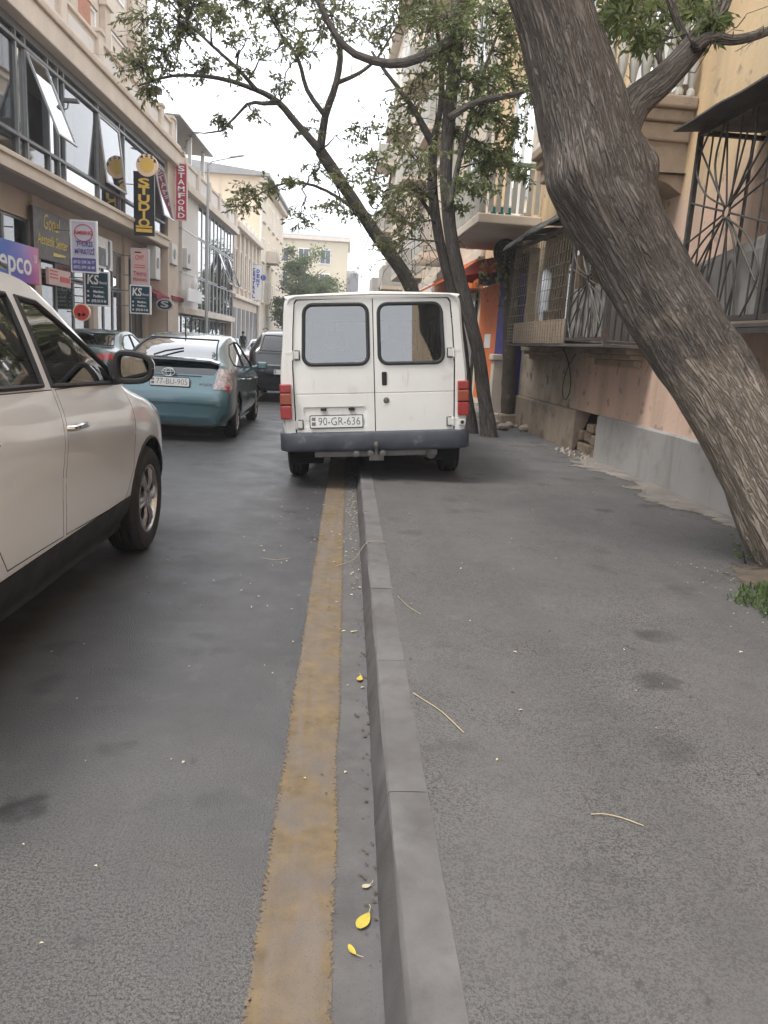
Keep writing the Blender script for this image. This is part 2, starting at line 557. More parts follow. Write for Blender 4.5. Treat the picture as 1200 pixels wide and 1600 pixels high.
M_ROAD = asphalt('road_asphalt', (0.108, 0.104, 0.102), (0.142, 0.135, 0.129), fine=150, contrast=1.0, rough=(0.33, 0.6), bump=0.4, stain_amt=1.0, grain=0.65, light=(0.27, 0.26, 0.25), dark=(0.058, 0.058, 0.062))
M_WALK = asphalt('pavement_asphalt', (0.108, 0.105, 0.105), (0.132, 0.127, 0.125), fine=190, contrast=0.9, stain_amt=0.65, rough=(0.6, 0.85), bump=0.3, spots=1.7, grain=0.45)
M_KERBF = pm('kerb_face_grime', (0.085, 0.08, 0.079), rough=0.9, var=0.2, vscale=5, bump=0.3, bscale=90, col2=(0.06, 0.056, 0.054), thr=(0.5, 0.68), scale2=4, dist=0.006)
M_KERB = pm('kerb_concrete', (0.138, 0.134, 0.134), rough=0.85, var=0.14, vscale=4, bump=0.3, bscale=90, col2=(0.098, 0.094, 0.094), thr=(0.48, 0.68), scale2=5, streak=(0.10, 0.095, 0.093), sthr=(0.55, 0.75), sscale=(3, 2.2, 14), speck=(0.12, 0.12, 0.12), sp_scale=60, sp_thr=(0.05, 0.12), dist=0.006)
M_GUTTER = pm('gutter_dust', (0.115, 0.11, 0.109), rough=0.9, var=0.14, vscale=7, bump=0.3, bscale=120, col2=(0.09, 0.086, 0.086), thr=(0.5, 0.7), scale2=6, speck=(0.07, 0.07, 0.07), sp_scale=110, sp_thr=(0.1, 0.22), dist=0.005)
M_YELLOW = pm('worn_yellow_paint', (0.165, 0.118, 0.064), rough=0.75, var=0.28, vscale=14, bump=0.35, bscale=130, col2=(0.14, 0.118, 0.10), thr=(0.42, 0.66), scale2=5.5,
              speck=(0.1, 0.085, 0.07), sp_scale=130, sp_thr=(0.12, 0.26), dist=0.004, streak=(0.17, 0.14, 0.115), sthr=(0.5, 0.7), sscale=(14, 1.6, 1), edge=75)
M_CONC = pm('rough_concrete', (0.215, 0.195, 0.175), rough=0.9, var=0.2, vscale=2.5, bump=0.3, bscale=70, col2=(0.13, 0.12, 0.115), thr=(0.45, 0.65), scale2=2.2, edge=3.5)
M_SOIL = pm('dry_soil', (0.13, 0.105, 0.08), rough=0.95, var=0.3, vscale=12, bump=0.8, bscale=60, edge=14)

def sheet(name, x0, x1, y0, y1, z, mat, nx=1, ny=1, amp=0.0, kind='structure', sc=0.8, drop=None):
    mb = MB()
    for j in range(ny + 1):
        for i in range(nx + 1):
            x = x0 + (x1 - x0) * i / nx; y = y0 + (y1 - y0) * j / ny
            zz = z + (amp * noise.noise(Vector((x * sc, y * sc, 3.1))) if amp else 0)
            mb.v.append((x, y, zz))
    for j in range(ny):
        for i in range(nx):
            a = j * (nx + 1) + i
            mb.f.append((a, a + 1, a + nx + 2, a + nx + 1)); mb.mi.append(0)
    return mb.build(name, mat, None, smooth=amp > 0, kind=kind)

M_GROUND = pm('ground_dust', (0.16, 0.15, 0.135), rough=0.95, var=0.2, vscale=0.2)
sheet('ground', -900, 900, -300, 1500, -0.03, M_GROUND)
sheet('road', -7.25, 0.16, -40, 150, 0.0, M_ROAD)
MB().box(0.3, 4.4, -40, 17.0, -0.02, 0.13).box(0.3, 3.5, 17.0, 150, -0.02, 0.13).build('pavement', M_WALK, None, kind='structure')
sheet('pavement_far_side', -9.9, -7.36, -40, 150, 0.13, M_KERB)
sheet('gutter', 0.02, 0.152, -6, 60, 0.004, M_GUTTER, 2, 160, 0.002, sc=3)
def strip(name, rows, cols, mat, kind='structure'):
    """flat strip: rows = list of (left point, right point); the outer columns carry edge = 1"""
    mb = MB(); E = []
    for a, c in rows:
        for k, t in enumerate(cols):
            mb.v.append(tuple(Vector(a).lerp(Vector(c), t[0]))); E.append(t[1])
    K = len(cols)
    for j in range(len(rows) - 1):
        for k in range(K - 1):
            q = j * K + k; mb.f.append((q, q + 1, q + K + 1, q + K)); mb.mi.append(0)
    o = mb.build(name, mat, None, kind=kind)
    at = o.data.attributes.new('edge', 'FLOAT', 'POINT'); at.data.foreach_set('value', E)
    return o
rows = []
for j in range(421):
    y = -3 + 43 * j / 420
    a = -0.172 + 0.008 * noise.noise(Vector((y * 2.2, 0, 1))); c = 0.042 + 0.008 * noise.noise(Vector((y * 2.2, 5, 1)))
    rows.append(((a, y, 0.006), (c, y, 0.006)))
strip('road_marking', rows, [(0, 1.0), (0.06, 0.55), (0.16, 0.1), (0.5, 0.0), (0.84, 0.1), (0.94, 0.55), (1, 1.0)], M_YELLOW)

def kerb_mesh(L, seed):
    rg = random.Random(seed)
    prof = [(0.146, -0.06), (0.148, 0.0), (0.164, 0.055), (0.182, 0.118), (0.188, 0.1285), (0.195, 0.132), (0.25, 0.1325), (0.305, 0.132), (0.309, 0.128), (0.309, -0.06)]
    mb = MB(); n = 10
    for j in range(n + 1):
        y = L * j / n
        for i, (x, z) in enumerate(prof):
            k = 0.004 * noise.noise(Vector((y * 4 + seed * 9, i * 0.9, seed))) if 0 < i < len(prof) - 2 else 0
            chip = -0.008 * max(0, noise.noise(Vector((y * 9 + seed * 5, 2, seed))) - 0.25) if i in (3, 4, 5) else 0
            mb.v.append((x - k + chip * -1.2, y, z + k + chip))
    K = len(prof)
    for j in range(n):
        for i in range(K - 1):
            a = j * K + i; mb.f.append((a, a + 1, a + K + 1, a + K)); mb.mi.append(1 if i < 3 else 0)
    mb.f.append(tuple(range(K))); mb.mi.append(0)
    mb.f.append(tuple(n * K + i for i in range(K))); mb.mi.append(0)
    return mb

kerb = struct('kerb')
protos = [kerb_mesh(0.994, k).build('kerbstone', [M_KERB, M_KERBF], kerb, smooth=True, angle=28) for k in range(5)]
rg = random.Random(8)
y = -2.9
k = 0
while y < 60:
    if k < 5:
        o = protos[k]; o.location = (0, y, 0)
    else:
        o = put(protos[rg.randrange(5)], kerb, (rg.uniform(-0.003, 0.003), y, rg.uniform(-0.003, 0.002)))
    k += 1
    y += 1.0
kerb2 = struct('kerb_far_side')
kp = B('kerbstone', M_KERB, kerb2, -7.37, -7.24, 0.003, 0.997, -0.05, 0.135, bevel=0.012)
kp.location = (0, 0, 0)
for k in range(1, 60): put(kp, kerb2, (0, k, 0))

# concrete apron worn smooth along the wall
rows = []
for j in range(61):
    y = 5.4 + 5.2 * j / 60
    wx = 3.55 - 0.041 * (y - 6.51)
    w = 0.62 + 0.3 * noise.noise(Vector((y * 0.9, 7, 0))) + 0.08 * noise.noise(Vector((y * 5, 3, 0)))
    w *= min(1, (y - 5.3) / 0.7, (10.8 - y) / 1.2)
    rows.append(((wx - max(0.05, w), y, 0.1345), (wx + 0.05, y, 0.137)))
strip('concrete_apron', rows, [(0, 1.0), (0.25, 0.7), (0.5, 0.3), (0.75, 0.0), (1, 0.0)], M_CONC)
# ================================================================== vehicles
M_WPAINT = pm('white_car_paint', (0.79, 0.80, 0.82), rough=0.2, var=0.02, vscale=1, bump=0, spec=0.6, coat=1.0)
M_VANPAINT = pm('chalky_white_van_paint', (0.69, 0.68, 0.645), rough=0.5, var=0.05, vscale=2.5, bump=0.04, bscale=8, col2=(0.5, 0.48, 0.44), thr=(0.6, 0.8), scale2=3.5, streak=(0.45, 0.42, 0.37), sthr=(0.62, 0.85), sscale=(14, 14, 1.2))
M_TEAL = pm('teal_metallic_paint', (0.062, 0.13, 0.15), rough=0.3, var=0.03, vscale=1, bump=0, metal=0.35, spec=0.5, coat=1.0)
M_TEALD = pm('dark_glossy_panel', (0.012, 0.016, 0.018), rough=0.12, var=0.0, bump=0, coat=1.0)
M_GREENP = pm('dark_green_paint', (0.022, 0.06, 0.055), rough=0.3, var=0.03, bump=0, coat=1.0)
M_BLACKP = pm('black_paint', (0.011, 0.011, 0.013), rough=0.25, var=0.0, bump=0, coat=1.0)
M_SILVER = pm('silver_paint', (0.42, 0.43, 0.44), rough=0.3, var=0.02, bump=0, metal=0.6, coat=0.6)
M_PLAST = pm('black_trim_plastic', (0.022, 0.022, 0.023), rough=0.6, var=0.1, bump=0.1, bscale=200)
M_RUBBER = pm('tyre_rubber', (0.028, 0.027, 0.027), rough=0.85, var=0.25, vscale=8, bump=0.2, bscale=150)
M_SEAL = pm('window_rubber', (0.03, 0.03, 0.032), rough=0.7, var=0.1, bump=0)
M_BUMPER = pm('weathered_grey_bumper', (0.06, 0.066, 0.082), rough=0.6, var=0.3, vscale=5, bump=0.1, bscale=80, col2=(0.2, 0.2, 0.2), thr=(0.62, 0.75), scale2=5)
M_ALLOY = pm('alloy', (0.5, 0.5, 0.51), rough=0.28, var=0.04, bump=0, metal=0.9)
M_CHROME = pm('chrome', (0.75, 0.75, 0.75), rough=0.12, var=0.0, bump=0, metal=1.0)
M_STEEL = pm('dull_steel', (0.16, 0.155, 0.15), rough=0.55, var=0.2, vscale=8, bump=0.1, metal=0.6)
M_UNDER = pm('underbody', (0.012, 0.012, 0.012), rough=0.9, var=0.2, bump=0)
M_SEAT = pm('seat_cloth', (0.09, 0.09, 0.092), rough=0.9, var=0.1, bump=0.1)
M_RED = pm('tail_lamp_red', (0.33, 0.018, 0.016), rough=0.15, var=0.08, vscale=30, bump=0.15, bscale=90, coat=1.0)
M_AMBER = pm('tail_lamp_amber', (0.30, 0.05, 0.016), rough=0.15, var=0.08, vscale=30, bump=0.15, bscale=90, coat=1.0)
M_CLEARL = pm('tail_lamp_clear', (0.34, 0.27, 0.26), rough=0.15, var=0.6, vscale=26, bump=0.3, bscale=50, coat=1.0)
M_PLATE = pm('plate_white', (0.72, 0.72, 0.7), rough=0.45, var=0.05, bump=0)
M_INK = pm('black_print', (0.015, 0.015, 0.016), rough=0.6, var=0, bump=0)
M_INKB = pm('plate_blue', (0.1, 0.2, 0.45), rough=0.5, var=0, bump=0)
M_INKR = pm('plate_red', (0.5, 0.05, 0.05), rough=0.5, var=0, bump=0)
M_INKG = pm('plate_green', (0.05, 0.3, 0.12), rough=0.5, var=0, bump=0)
G_CAR = glass('car_glass', (0.86, 0.89, 0.88), 2.2)
G_DARK = glass('tinted_car_glass', (0.10, 0.11, 0.11), 1.6)
G_VAN = glass('van_rear_glass', (0.30, 0.33, 0.36), 4.2, dirt=0.05)
G_HATCH = glass('hatch_glass', (0.08, 0.1, 0.11), 2.6, gcol=0.8)
G_MIRROR = pm('mirror_glass', (0.30, 0.31, 0.33), rough=0.03, var=0, bump=0, metal=1.0)

def wheel_proto(r, w, rimr, style, spokes=5):
    """wheel facing +x, centred on its axle"""
    mb = MB()
    prof = [(rimr - 0.01, -w / 2 + 0.03), (rimr + 0.012, -w / 2 + 0.012), (r * 0.82, -w / 2), (r - 0.03, -w / 2 + 0.006), (r - 0.006, -w / 2 + 0.03)]
    for g in (-0.3, -0.1, 0.1, 0.3):
        prof += [(r, g * w - 0.014), (r, g * w + 0.012), (r - 0.008, g * w + 0.014), (r - 0.008, g * w + 0.022)] if g < 0.3 else [(r, g * w - 0.014), (r, g * w + 0.008)]
    prof += [(r - 0.006, w / 2 - 0.03), (r - 0.03, w / 2 - 0.006), (r * 0.82, w / 2), (rimr + 0.012, w / 2 - 0.012), (rimr - 0.01, w / 2 - 0.03)]
    mb.lathe(prof, axis='x', n=40, cap=False)
    wh = mb.build('wheel', M_RUBBER, None, smooth=True, angle=35)
    rm = MB()
    rm.lathe([(rimr, w / 2 - 0.022), (rimr + 0.006, w / 2 - 0.012), (rimr - 0.008, w / 2 - 0.010), (rimr - 0.022, w / 2 - 0.04), (rimr - 0.03, -w / 2 + 0.03)], axis='x', n=40, cap=False)
    if style == 'alloy':
        for k in range(spokes):
            a = 2 * math.pi * k / spokes
            for da in (-0.13, 0.13):
                p = []
                for t, hw, xo in ((0.055, 0.018, -0.03), (rimr * 0.55, 0.022, -0.018), (rimr - 0.012, 0.03, -0.03)):
                    aa = a + da * (t / rimr)
                    cy_, cz_ = t * math.cos(aa), t * math.sin(aa)
                    ty, tz = -math.sin(aa), math.cos(aa)
                    p.append([(w / 2 + xo, cy_ - ty * hw, cz_ - tz * hw), (w / 2 + xo + 0.012, cy_, cz_), (w / 2 + xo, cy_ + ty * hw, cz_ + tz * hw), (w / 2 + xo - 0.03, cy_, cz_)])
                vs = [q for s_ in p for q in s_]
                fs = [(s_ * 4 + i, s_ * 4 + (i + 1) % 4, s_ * 4 + 4 + (i + 1) % 4, s_ * 4 + 4 + i) for s_ in range(2) for i in range(4)]
                rm.add(vs, fs)
        rm.lathe([(0.075, w / 2 - 0.045), (0.075, w / 2 - 0.022), (0.05, w / 2 - 0.012), (0.001, w / 2 - 0.01)], axis='x', n=20)
        mat = M_ALLOY
    else:
        rm.lathe([(rimr - 0.01, w / 2 - 0.04), (rimr * 0.75, w / 2 - 0.02), (rimr * 0.6, w / 2 - 0.05), (0.07, w / 2 - 0.03), (0.06, w / 2 - 0.005), (0.001, w / 2)], axis='x', n=28)
        mat = M_STEEL
    ri = rm.build('rim', mat, wh, smooth=True, angle=30)
    dm = MB().lathe([(rimr - 0.02, -0.01), (0.02, -0.01)], axis='x', n=24, cap=False)
    dm.lathe([(rimr * 0.72, 0.0), (rimr * 0.72, 0.02), (0.03, 0.02)], axis='x', n=24, cap=False)
    dm.build('brake_disc', M_STEEL, wh)
    return wh

WHEELS = {}
def put_wheel(key, car, loc, right=True, steer=0):
    if key not in WHEELS:
        WHEELS[key] = wheel_proto(*{'suv': (0.355, 0.225, 0.225, 'alloy', 6), 'car': (0.31, 0.19, 0.195, 'alloy', 7), 'van': (0.335, 0.205, 0.185, 'steel', 5)}[key])
        w = WHEELS[key]
    else:
        w = copy_tree(WHEELS[key])
    w.parent = car; w.location = loc
    w.rotation_euler = (random.uniform(0, 1), 0, (0 if right else math.pi) + steer)
    return w

def plate(parent, txt, loc, w=0.52, h=0.112, rot=(R(90), 0, 0), tint=None):
    """number plate facing -y of the parent"""
    fr = MB().extr([(x, z, 0) for x, z in rrect(-w / 2 - 0.008, w / 2 + 0.008, -h / 2 - 0.008, h / 2 + 0.008, 0.012, 3)], (0, 0, 0.008)).build('number_plate', M_INK, parent)
    fr.location = loc; fr.rotation_euler = rot
    mb = MB().extr([(x, z, 0.008) for x, z in rrect(-w / 2, w / 2, -h / 2, h / 2, 0.01, 3)], (0, 0, 0.003))
    mb.build('plate_face', M_PLATE if not tint else tint, fr)
    if txt: text(txt, h * 0.98, M_INK, fr, (w * 0.055, -0.001, 0.0125), (0, 0, 0), width=w * 0.80, ext=0.001, bold=-0.002)
    sb = MB()
    for k in range(3): sb.box(-w * 0.475, -w * 0.40, 0.012 + 0.011 * (2 - k), 0.022 + 0.011 * (2 - k), 0.0115, 0.0135, k)
    sb.box(-w * 0.475, -w * 0.40, -0.036, -0.004, 0.0115, 0.013, 3)
    sb.build('plate_emblem', [M_INKB, M_INKR, M_INKG, M_STEEL], fr)
    return fr

def P10(sill, zb, w1, w2, z2, w3, z3, bx, bz, rx, rz, ex, ez, cz):
    return [(0, zb), (sill * 0.9, zb), (sill, zb + 0.06), (w1, zb + 0.20), (w2, z2), (w3, z3), (bx, bz), (rx, rz), (ex, ez), (0, cz)]

def build_car(t, stations, paint, axles, wr, wkey, wx, sidewins, front, rear, glassm, doors, clad=None, arch=0.06, ztyre=None, seats=True, gl_front=None, handles=(), trim=M_SEAL, handle_mat=None, extra=None, arch_lip=True):
    bm = shell(stations, 6, 4)
    # wheel openings
    for ya in axles:
        for sgn in (-1, 1):
            poly = [(ya + (wr + arch) * math.cos(a), wr + 0.01 + (wr + arch) * math.sin(a)) for a in [R(-60 + 300 * k / 22) for k in range(23)]]
            fs = cut(bm, poly, (1, 2), lambda c, s_=sgn: c.x * s_ > 0.45 * wx)
            lps = loops(fs)
            bmesh.ops.delete(bm, geom=fs, context='FACES')
            if arch_lip:
                lip = [[p for p in lp if p.z > 0.2 and abs(p.x) > 0.6] for lp in lps]
                mb = MB()
                for lp in lip:
                    lp = sorted(lp, key=lambda p: math.atan2(p.z - wr, p.y - ya) if math.atan2(p.z - wr, p.y - ya) > -1.6 else math.atan2(p.z - wr, p.y - ya) + 2 * math.pi)
                    if len(lp) > 3: mb.tube(thin(lp, 0.015), 0.012, 6)
                if mb.v: mb.build('arch_trim', M_PLAST, t, smooth=True)
            # inner liner
            ln = MB(); k = 14
            for i in range(k + 1):
                a = R(-20 + 220 * i / k); q = wr + arch + 0.004
                for xx in (wx * 0.62, wx + 0.075):
                    ln.v.append((sgn * xx, ya + q * math.cos(a), wr + 0.01 + q * math.sin(a)))
                if i: ln.f.append((2 * i - 2, 2 * i - 1, 2 * i + 1, 2 * i)); ln.mi.append(0)
            ln.f.append(tuple(2 * i for i in range(k + 1))); ln.mi.append(0)
            ln.build('wheel_arch', M_UNDER, t)
    wins = []
    for side in (-1, 1):
        for poly in sidewins:
            fs = cut(bm, poly, (1, 2), lambda c, s_=side: c.x * s_ > 0.35)
            rims = rim(loops(fs), 0.013, 6)
            o = take(bm, fs, -0.004).build('side_window', glassm, t, smooth=True)
            rims.build('window_seal', trim, o, smooth=True)
    for nm, spec, gm in (('windscreen', front, gl_front or glassm), ('rear_window', rear, glassm if not isinstance(rear, tuple) else rear[1])):
        if not spec: continue
        poly = spec[0] if isinstance(spec, tuple) else spec
        sg = 1 if nm == 'windscreen' else -1
        fs = cut(bm, poly, (0, 2), lambda c, g=sg: c.y * g > -0.35 and c.z > 0.75)
        fs = [f for f in fs if f.normal.y * sg > 0.02]
        rims = rim(loops(fs), 0.011, 6)
        o = take(bm, fs, -0.003).build(nm, gm, t, smooth=True)
        rims.build('window_seal', trim, o, smooth=True)
    if extra: extra(bm, t)
    if clad:
        for side in (-1, 1):
            fs = cut(bm, clad, (1, 2), lambda c, s_=side: c.x * s_ > 0.5)
            take(bm, fs, 0.006).build('sill_cladding', M_PLAST, t, smooth=True)
    for side in (-1, 1):
        for di, poly in enumerate(doors):
            fs = cut(bm, poly, (1, 2), lambda c, s_=side: c.x * s_ > 0.42)
            cx_ = sum(p[0] for p in poly) / len(poly); cz_ = sum(p[1] for p in poly) / len(poly)
            # a 5 mm shut line all round
            sm = []
            for k, p in enumerate(poly):
                a = poly[k - 1]; c = poly[(k + 1) % len(poly)]
                d1 = Vector((p[0] - a[0], p[1] - a[1])).normalized(); d2 = Vector((c[0] - p[0], c[1] - p[1])).normalized()
                s_ = 1 if (sum(poly[q][0] * poly[(q + 1) % len(poly)][1] - poly[(q + 1) % len(poly)][0] * poly[q][1] for q in range(len(poly))) > 0) else -1
                nn = (Vector((-d1.y, d1.x)) + Vector((-d2.y, d2.x))) * s_
                nn.normalize(); sm.append((p[0] + nn.x * 0.006, p[1] + nn.y * 0.006))
            big = set(fs)
            inner = cut(bm, sm, (1, 2), lambda c, s_=side: c.x * s_ > 0.42)
            d = take(bm, inner, 0.0).build('door', paint, t, smooth=True, angle=50)
            ring = cut(bm, poly, (1, 2), lambda c, s_=side: c.x * s_ > 0.42)
            take(bm, ring, -0.008).build('door_gap', M_UNDER, t)
            if di < len(handles):
                hy, hz, hx = handles[di]
                hb = MB()
                pts = [(side * (hx + 0.0), hy - 0.11, hz), (side * (hx + 0.035), hy - 0.085, hz), (side * (hx + 0.042), hy, hz + 0.004), (side * (hx + 0.035), hy + 0.085, hz + 0.002), (side * (hx + 0.0), hy + 0.11, hz)]
                hb.tube([tuple(p) for p in crom(pts, 5)], 0.0145, 8)
                hb.build('door_handle', handle_mat or paint, d, smooth=True)
    body = bm_obj(bm, 'body', paint, t, angle=50)
    bm.free()
    for ya in axles:
        for sgn in (-1, 1):
            put_wheel(wkey, t, (sgn * wx, ya, wr), sgn > 0)
    return body

def seats(t, rows, zt=1.18, zb=0.62, xs=(-0.36, 0.36)):
    for y_ in rows:
        for x_ in xs:
            s = MB()
            rings = []
            for z, hw, yo, th in ((zb - 0.18, 0.22, 0.1, 0.10), (zb, 0.24, 0.04, 0.1), (zb + 0.3, 0.23, -0.04, 0.09), (zt - 0.1, 0.19, -0.1, 0.07)):
                rings.append([(x_ - hw, y_ + yo - th, z), (x_ + hw, y_ + yo - th, z), (x_ + hw, y_ + yo + th, z), (x_ - hw, y_ + yo + th, z)])
            vs = [p for r_ in rings for p in r_]
            fs = [(i * 4 + k, i * 4 + (k + 1) % 4, i * 4 + 4 + (k + 1) % 4, i * 4 + 4 + k) for i in range(3) for k in range(4)] + [(3, 2, 1, 0), (12, 13, 14, 15)]
            s.add(vs, fs)
            s.box(x_ - 0.24, x_ + 0.24, y_, y_ + 0.5, zb - 0.26, zb - 0.12)
            so = s.build('seat', M_SEAT, t, bevel=0.03)
            h = MB().box(x_ - 0.13, x_ + 0.13, y_ - 0.19, y_ - 0.09, zt - 0.04, zt + 0.16)
            h.build('headrest', M_SEAT, so, bevel=0.035)

# ---------------------------------------------------------------- white SUV beside the camera
SUV_ST = [
    (-2.20, P10(0.60, 0.34, 0.70, 0.74, 0.66, 0.72, 0.78, 0.68, 0.86, 0.60, 0.88, 0.40, 0.89, 0.90)),
    (-2.14, P10(0.70, 0.28, 0.80, 0.84, 0.66, 0.83, 0.92, 0.76, 1.05, 0.66, 1.10, 0.45, 1.11, 1.12)),
    (-1.98, P10(0.76, 0.26, 0.87, 0.89, 0.68, 0.87, 0.98, 0.83, 1.14, 0.66, 1.28, 0.52, 1.32, 1.34)),
    (-1.70, P10(0.80, 0.25, 0.895, 0.905, 0.70, 0.895, 1.02, 0.855, 1.17, 0.655, 1.46, 0.54, 1.53, 1.56)),
    (-1.30, P10(0.82, 0.24, 0.90, 0.912, 0.72, 0.90, 1.02, 0.862, 1.165, 0.66, 1.53, 0.56, 1.595, 1.63)),
    (-0.60, P10(0.84, 0.23, 0.895, 0.905, 0.72, 0.918, 0.95, 0.862, 1.15, 0.675, 1.575, 0.58, 1.635, 1.66)),
    (0.00, P10(0.84, 0.23, 0.893, 0.903, 0.72, 0.918, 0.94, 0.862, 1.13, 0.68, 1.565, 0.58, 1.625, 1.648)),
    (0.42, P10(0.84, 0.23, 0.893, 0.903, 0.72, 0.918, 0.93, 0.861, 1.115, 0.755, 1.39, 0.60, 1.455, 1.48)),
    (0.82, P10(0.83, 0.23, 0.893, 0.905, 0.72, 0.918, 0.92, 0.858, 1.09, 0.80, 1.17, 0.56, 1.23, 1.255)),
    (1.10, P10(0.82, 0.24, 0.90, 0.912, 0.72, 0.902, 0.95, 0.855, 1.045, 0.72, 1.085, 0.45, 1.115, 1.125)),
    (1.45, P10(0.80, 0.24, 0.895, 0.908, 0.70, 0.895, 0.92, 0.83, 0.99, 0.66, 1.03, 0.42, 1.065, 1.075)),
    (1.80, P10(0.76, 0.24, 0.86, 0.875, 0.66, 0.85, 0.86, 0.77, 0.92, 0.62, 0.96, 0.40, 0.995, 1.005)),
    (2.05, P10(0.68, 0.25, 0.76, 0.77, 0.60, 0.74, 0.76, 0.68, 0.83, 0.55, 0.87, 0.36, 0.90, 0.91)),
    (2.19, P10(0.52, 0.30, 0.58, 0.58, 0.55, 0.56, 0.64, 0.5, 0.70, 0.42, 0.72, 0.28, 0.74, 0.745)),
]
SUV_DOORS = [[(-0.17, 0.47), (0.80, 0.44), (0.96, 0.62), (0.99, 0.85), (0.90, 1.085), (0.86, 1.12), (-0.17, 1.13)],
             [(-0.205, 0.47), (-0.205, 1.13), (-1.10, 1.15), (-1.10, 0.92), (-0.92, 0.62), (-0.82, 0.48)]]
SUV_WINS = [[(-0.20, 1.145), (0.80, 1.115), (0.70, 1.20), (0.05, 1.52), (-0.17, 1.535)],
            [(-0.30, 1.15), (-0.27, 1.54), (-0.75, 1.545), (-1.02, 1.46), (-1.10, 1.18), (-1.08, 1.165)]]
SUV_Q = SUV_WINS + [[(-1.20, 1.18), (-1.18, 1.45), (-1.45, 1.38), (-1.62, 1.22)]]

_zw = lambda z: z + 0.038 * max(0.0, min(1.0, (z - 0.6) / 0.5))
SUV_ST = [(y_, [(x_, _zw(z_)) for x_, z_ in pr]) for y_, pr in SUV_ST]
SUV_DOORS = [[(a_, _zw(b_)) for a_, b_ in q] for q in SUV_DOORS]
SUV_Q = [[(a_, _zw(b_)) for a_, b_ in q] for q in SUV_Q]
def make_suv(t, paint, glassm, mirror=True, hm=None, lamps=False):
    build_car(t, SUV_ST, paint, (1.32, -1.32), 0.355, 'suv', 0.80, SUV_Q,
              [(-0.76, 1.25), (0.76, 1.25), (0.62, 1.61), (-0.62, 1.61)], [(-0.60, 1.19), (0.60, 1.19), (0.53, 1.55), (-0.53, 1.55)], glassm,
              SUV_DOORS, clad=[(-2.3, 0.15), (2.3, 0.15), (2.3, 0.455), (-2.3, 0.455)], handles=((-0.05, 0.985, 0.905), (-1.02, 1.01, 0.905)), handle_mat=hm or paint, arch=0.055)
    seats(t, (-0.2, -1.0), 1.14, 0.62)
    MB().box(-0.8, 0.8, -1.6, 1.2, 0.3, 0.34).build('cabin_floor', M_UNDER, t)
    MB().extr([(-0.78, 0.62, 0.6), (-0.78, 1.2, 0.6), (-0.78, 1.1, 1.02), (-0.78, 0.8, 1.03), (-0.78, 0.68, 0.9)], (1.56, 0, 0)).build('dashboard', M_PLAST, t)
    if mirror:
        for s_ in (-1, 1):
            mb = MB(); rings = []
            for yo, k in ((-0.045, 0.93), (-0.03, 1.0), (0.02, 0.98), (0.07, 0.82), (0.1, 0.5), (0.112, 0.12)):
                ring = []
                for q in range(20):
                    a = 2 * math.pi * q / 20
                    ca, sa = math.cos(a), math.sin(a)
                    rx = 0.108 * abs(ca) ** 0.62 * (1 if ca > 0 else -1); rz = 0.083 * abs(sa) ** 0.62 * (1 if sa > 0 else -1)
                    rz *= 1.0 - 0.22 * (ca * 1.0)      # deeper towards the car
                    ring.append((s_ * (0.995 + rx * k), 0.70 + yo, 1.25 + rz * k))
                rings.append(ring)
            vs = [p for r_ in rings for p in r_]
            fs = [(i * 20 + k, i * 20 + (k + 1) % 20, i * 20 + 20 + (k + 1) % 20, i * 20 + 20 + k) for i in range(5) for k in range(20)] + [tuple(range(100, 120))]
            mb.add(vs, fs)
            h = mb.build('wing_mirror', paint, t, smooth=True, angle=60)
            fr = MB(); r0 = rings[0]; c0 = Vector((s_ * 0.995, 0.655, 1.25))
            rr = [tuple(c0 + (Vector(p) - c0) * 0.86 + Vector((0, 0.02, 0))) for p in r0]
            fr.add(list(r0) + rr, [(k, (k + 1) % 20, 20 + (k + 1) % 20, 20 + k) for k in range(20)])
            fr.tube(list(r0) + [r0[0]], 0.017, 6, cap=False)
            fr.build('mirror_surround', M_PLAST, h, smooth=True)
            MB().add(rr, [tuple(range(20))]).build('mirror_pane', G_MIRROR, h)
            a = MB().tube([(s_ * 0.86, 0.74, 1.17), (s_ * 0.91, 0.735, 1.175), (s_ * 0.95, 0.72, 1.19)], [0.05, 0.04, 0.035], 10, flat=0.6)
            a.add([(s_ * 0.868, 0.66, 1.16), (s_ * 0.868, 0.86, 1.15), (s_ * 0.845, 0.74, 1.25), (s_ * 0.845, 0.66, 1.27)], [(0, 1, 2, 3)])
            a.build('mirror_arm', M_PLAST, h, smooth=True)
    if lamps:
        for s_ in (-1, 1):
            MB().extr([(s_ * 0.62, -2.17, 0.86), (s_ * 0.86, -2.0, 0.88), (s_ * 0.86, -2.0, 1.05), (s_ * 0.68, -2.14, 1.03)], (0, -0.03, 0)).build('tail_lamp', M_RED, t, bevel=0.01)
    for s_ in (-1, 1):
        MB().extr([(s_ * 0.50, 2.155, 0.72), (s_ * 0.74, 1.97, 0.75), (s_ * 0.77, 1.86, 0.86), (s_ * 0.56, 2.07, 0.82)], (0, 0.03, 0.01)).build('headlamp', M_CLEARL, t, bevel=0.01)
        MB().tube([(s_ * 0.60, -1.35, 1.68), (s_ * 0.605, -1.2, 1.715), (s_ * 0.61, -0.2, 1.735), (s_ * 0.61, -0.05, 1.705)], 0.014, 8).build('roof_rail', M_STEEL, t, smooth=True)

suv = thing('sport_utility_car', 'white sport utility car with chrome door handle and black sill cladding', 'car', (-2.215, 3.85, 0), (0, 0, R(-0.6)))
make_suv(suv, M_WPAINT, G_CAR, hm=M_CHROME)

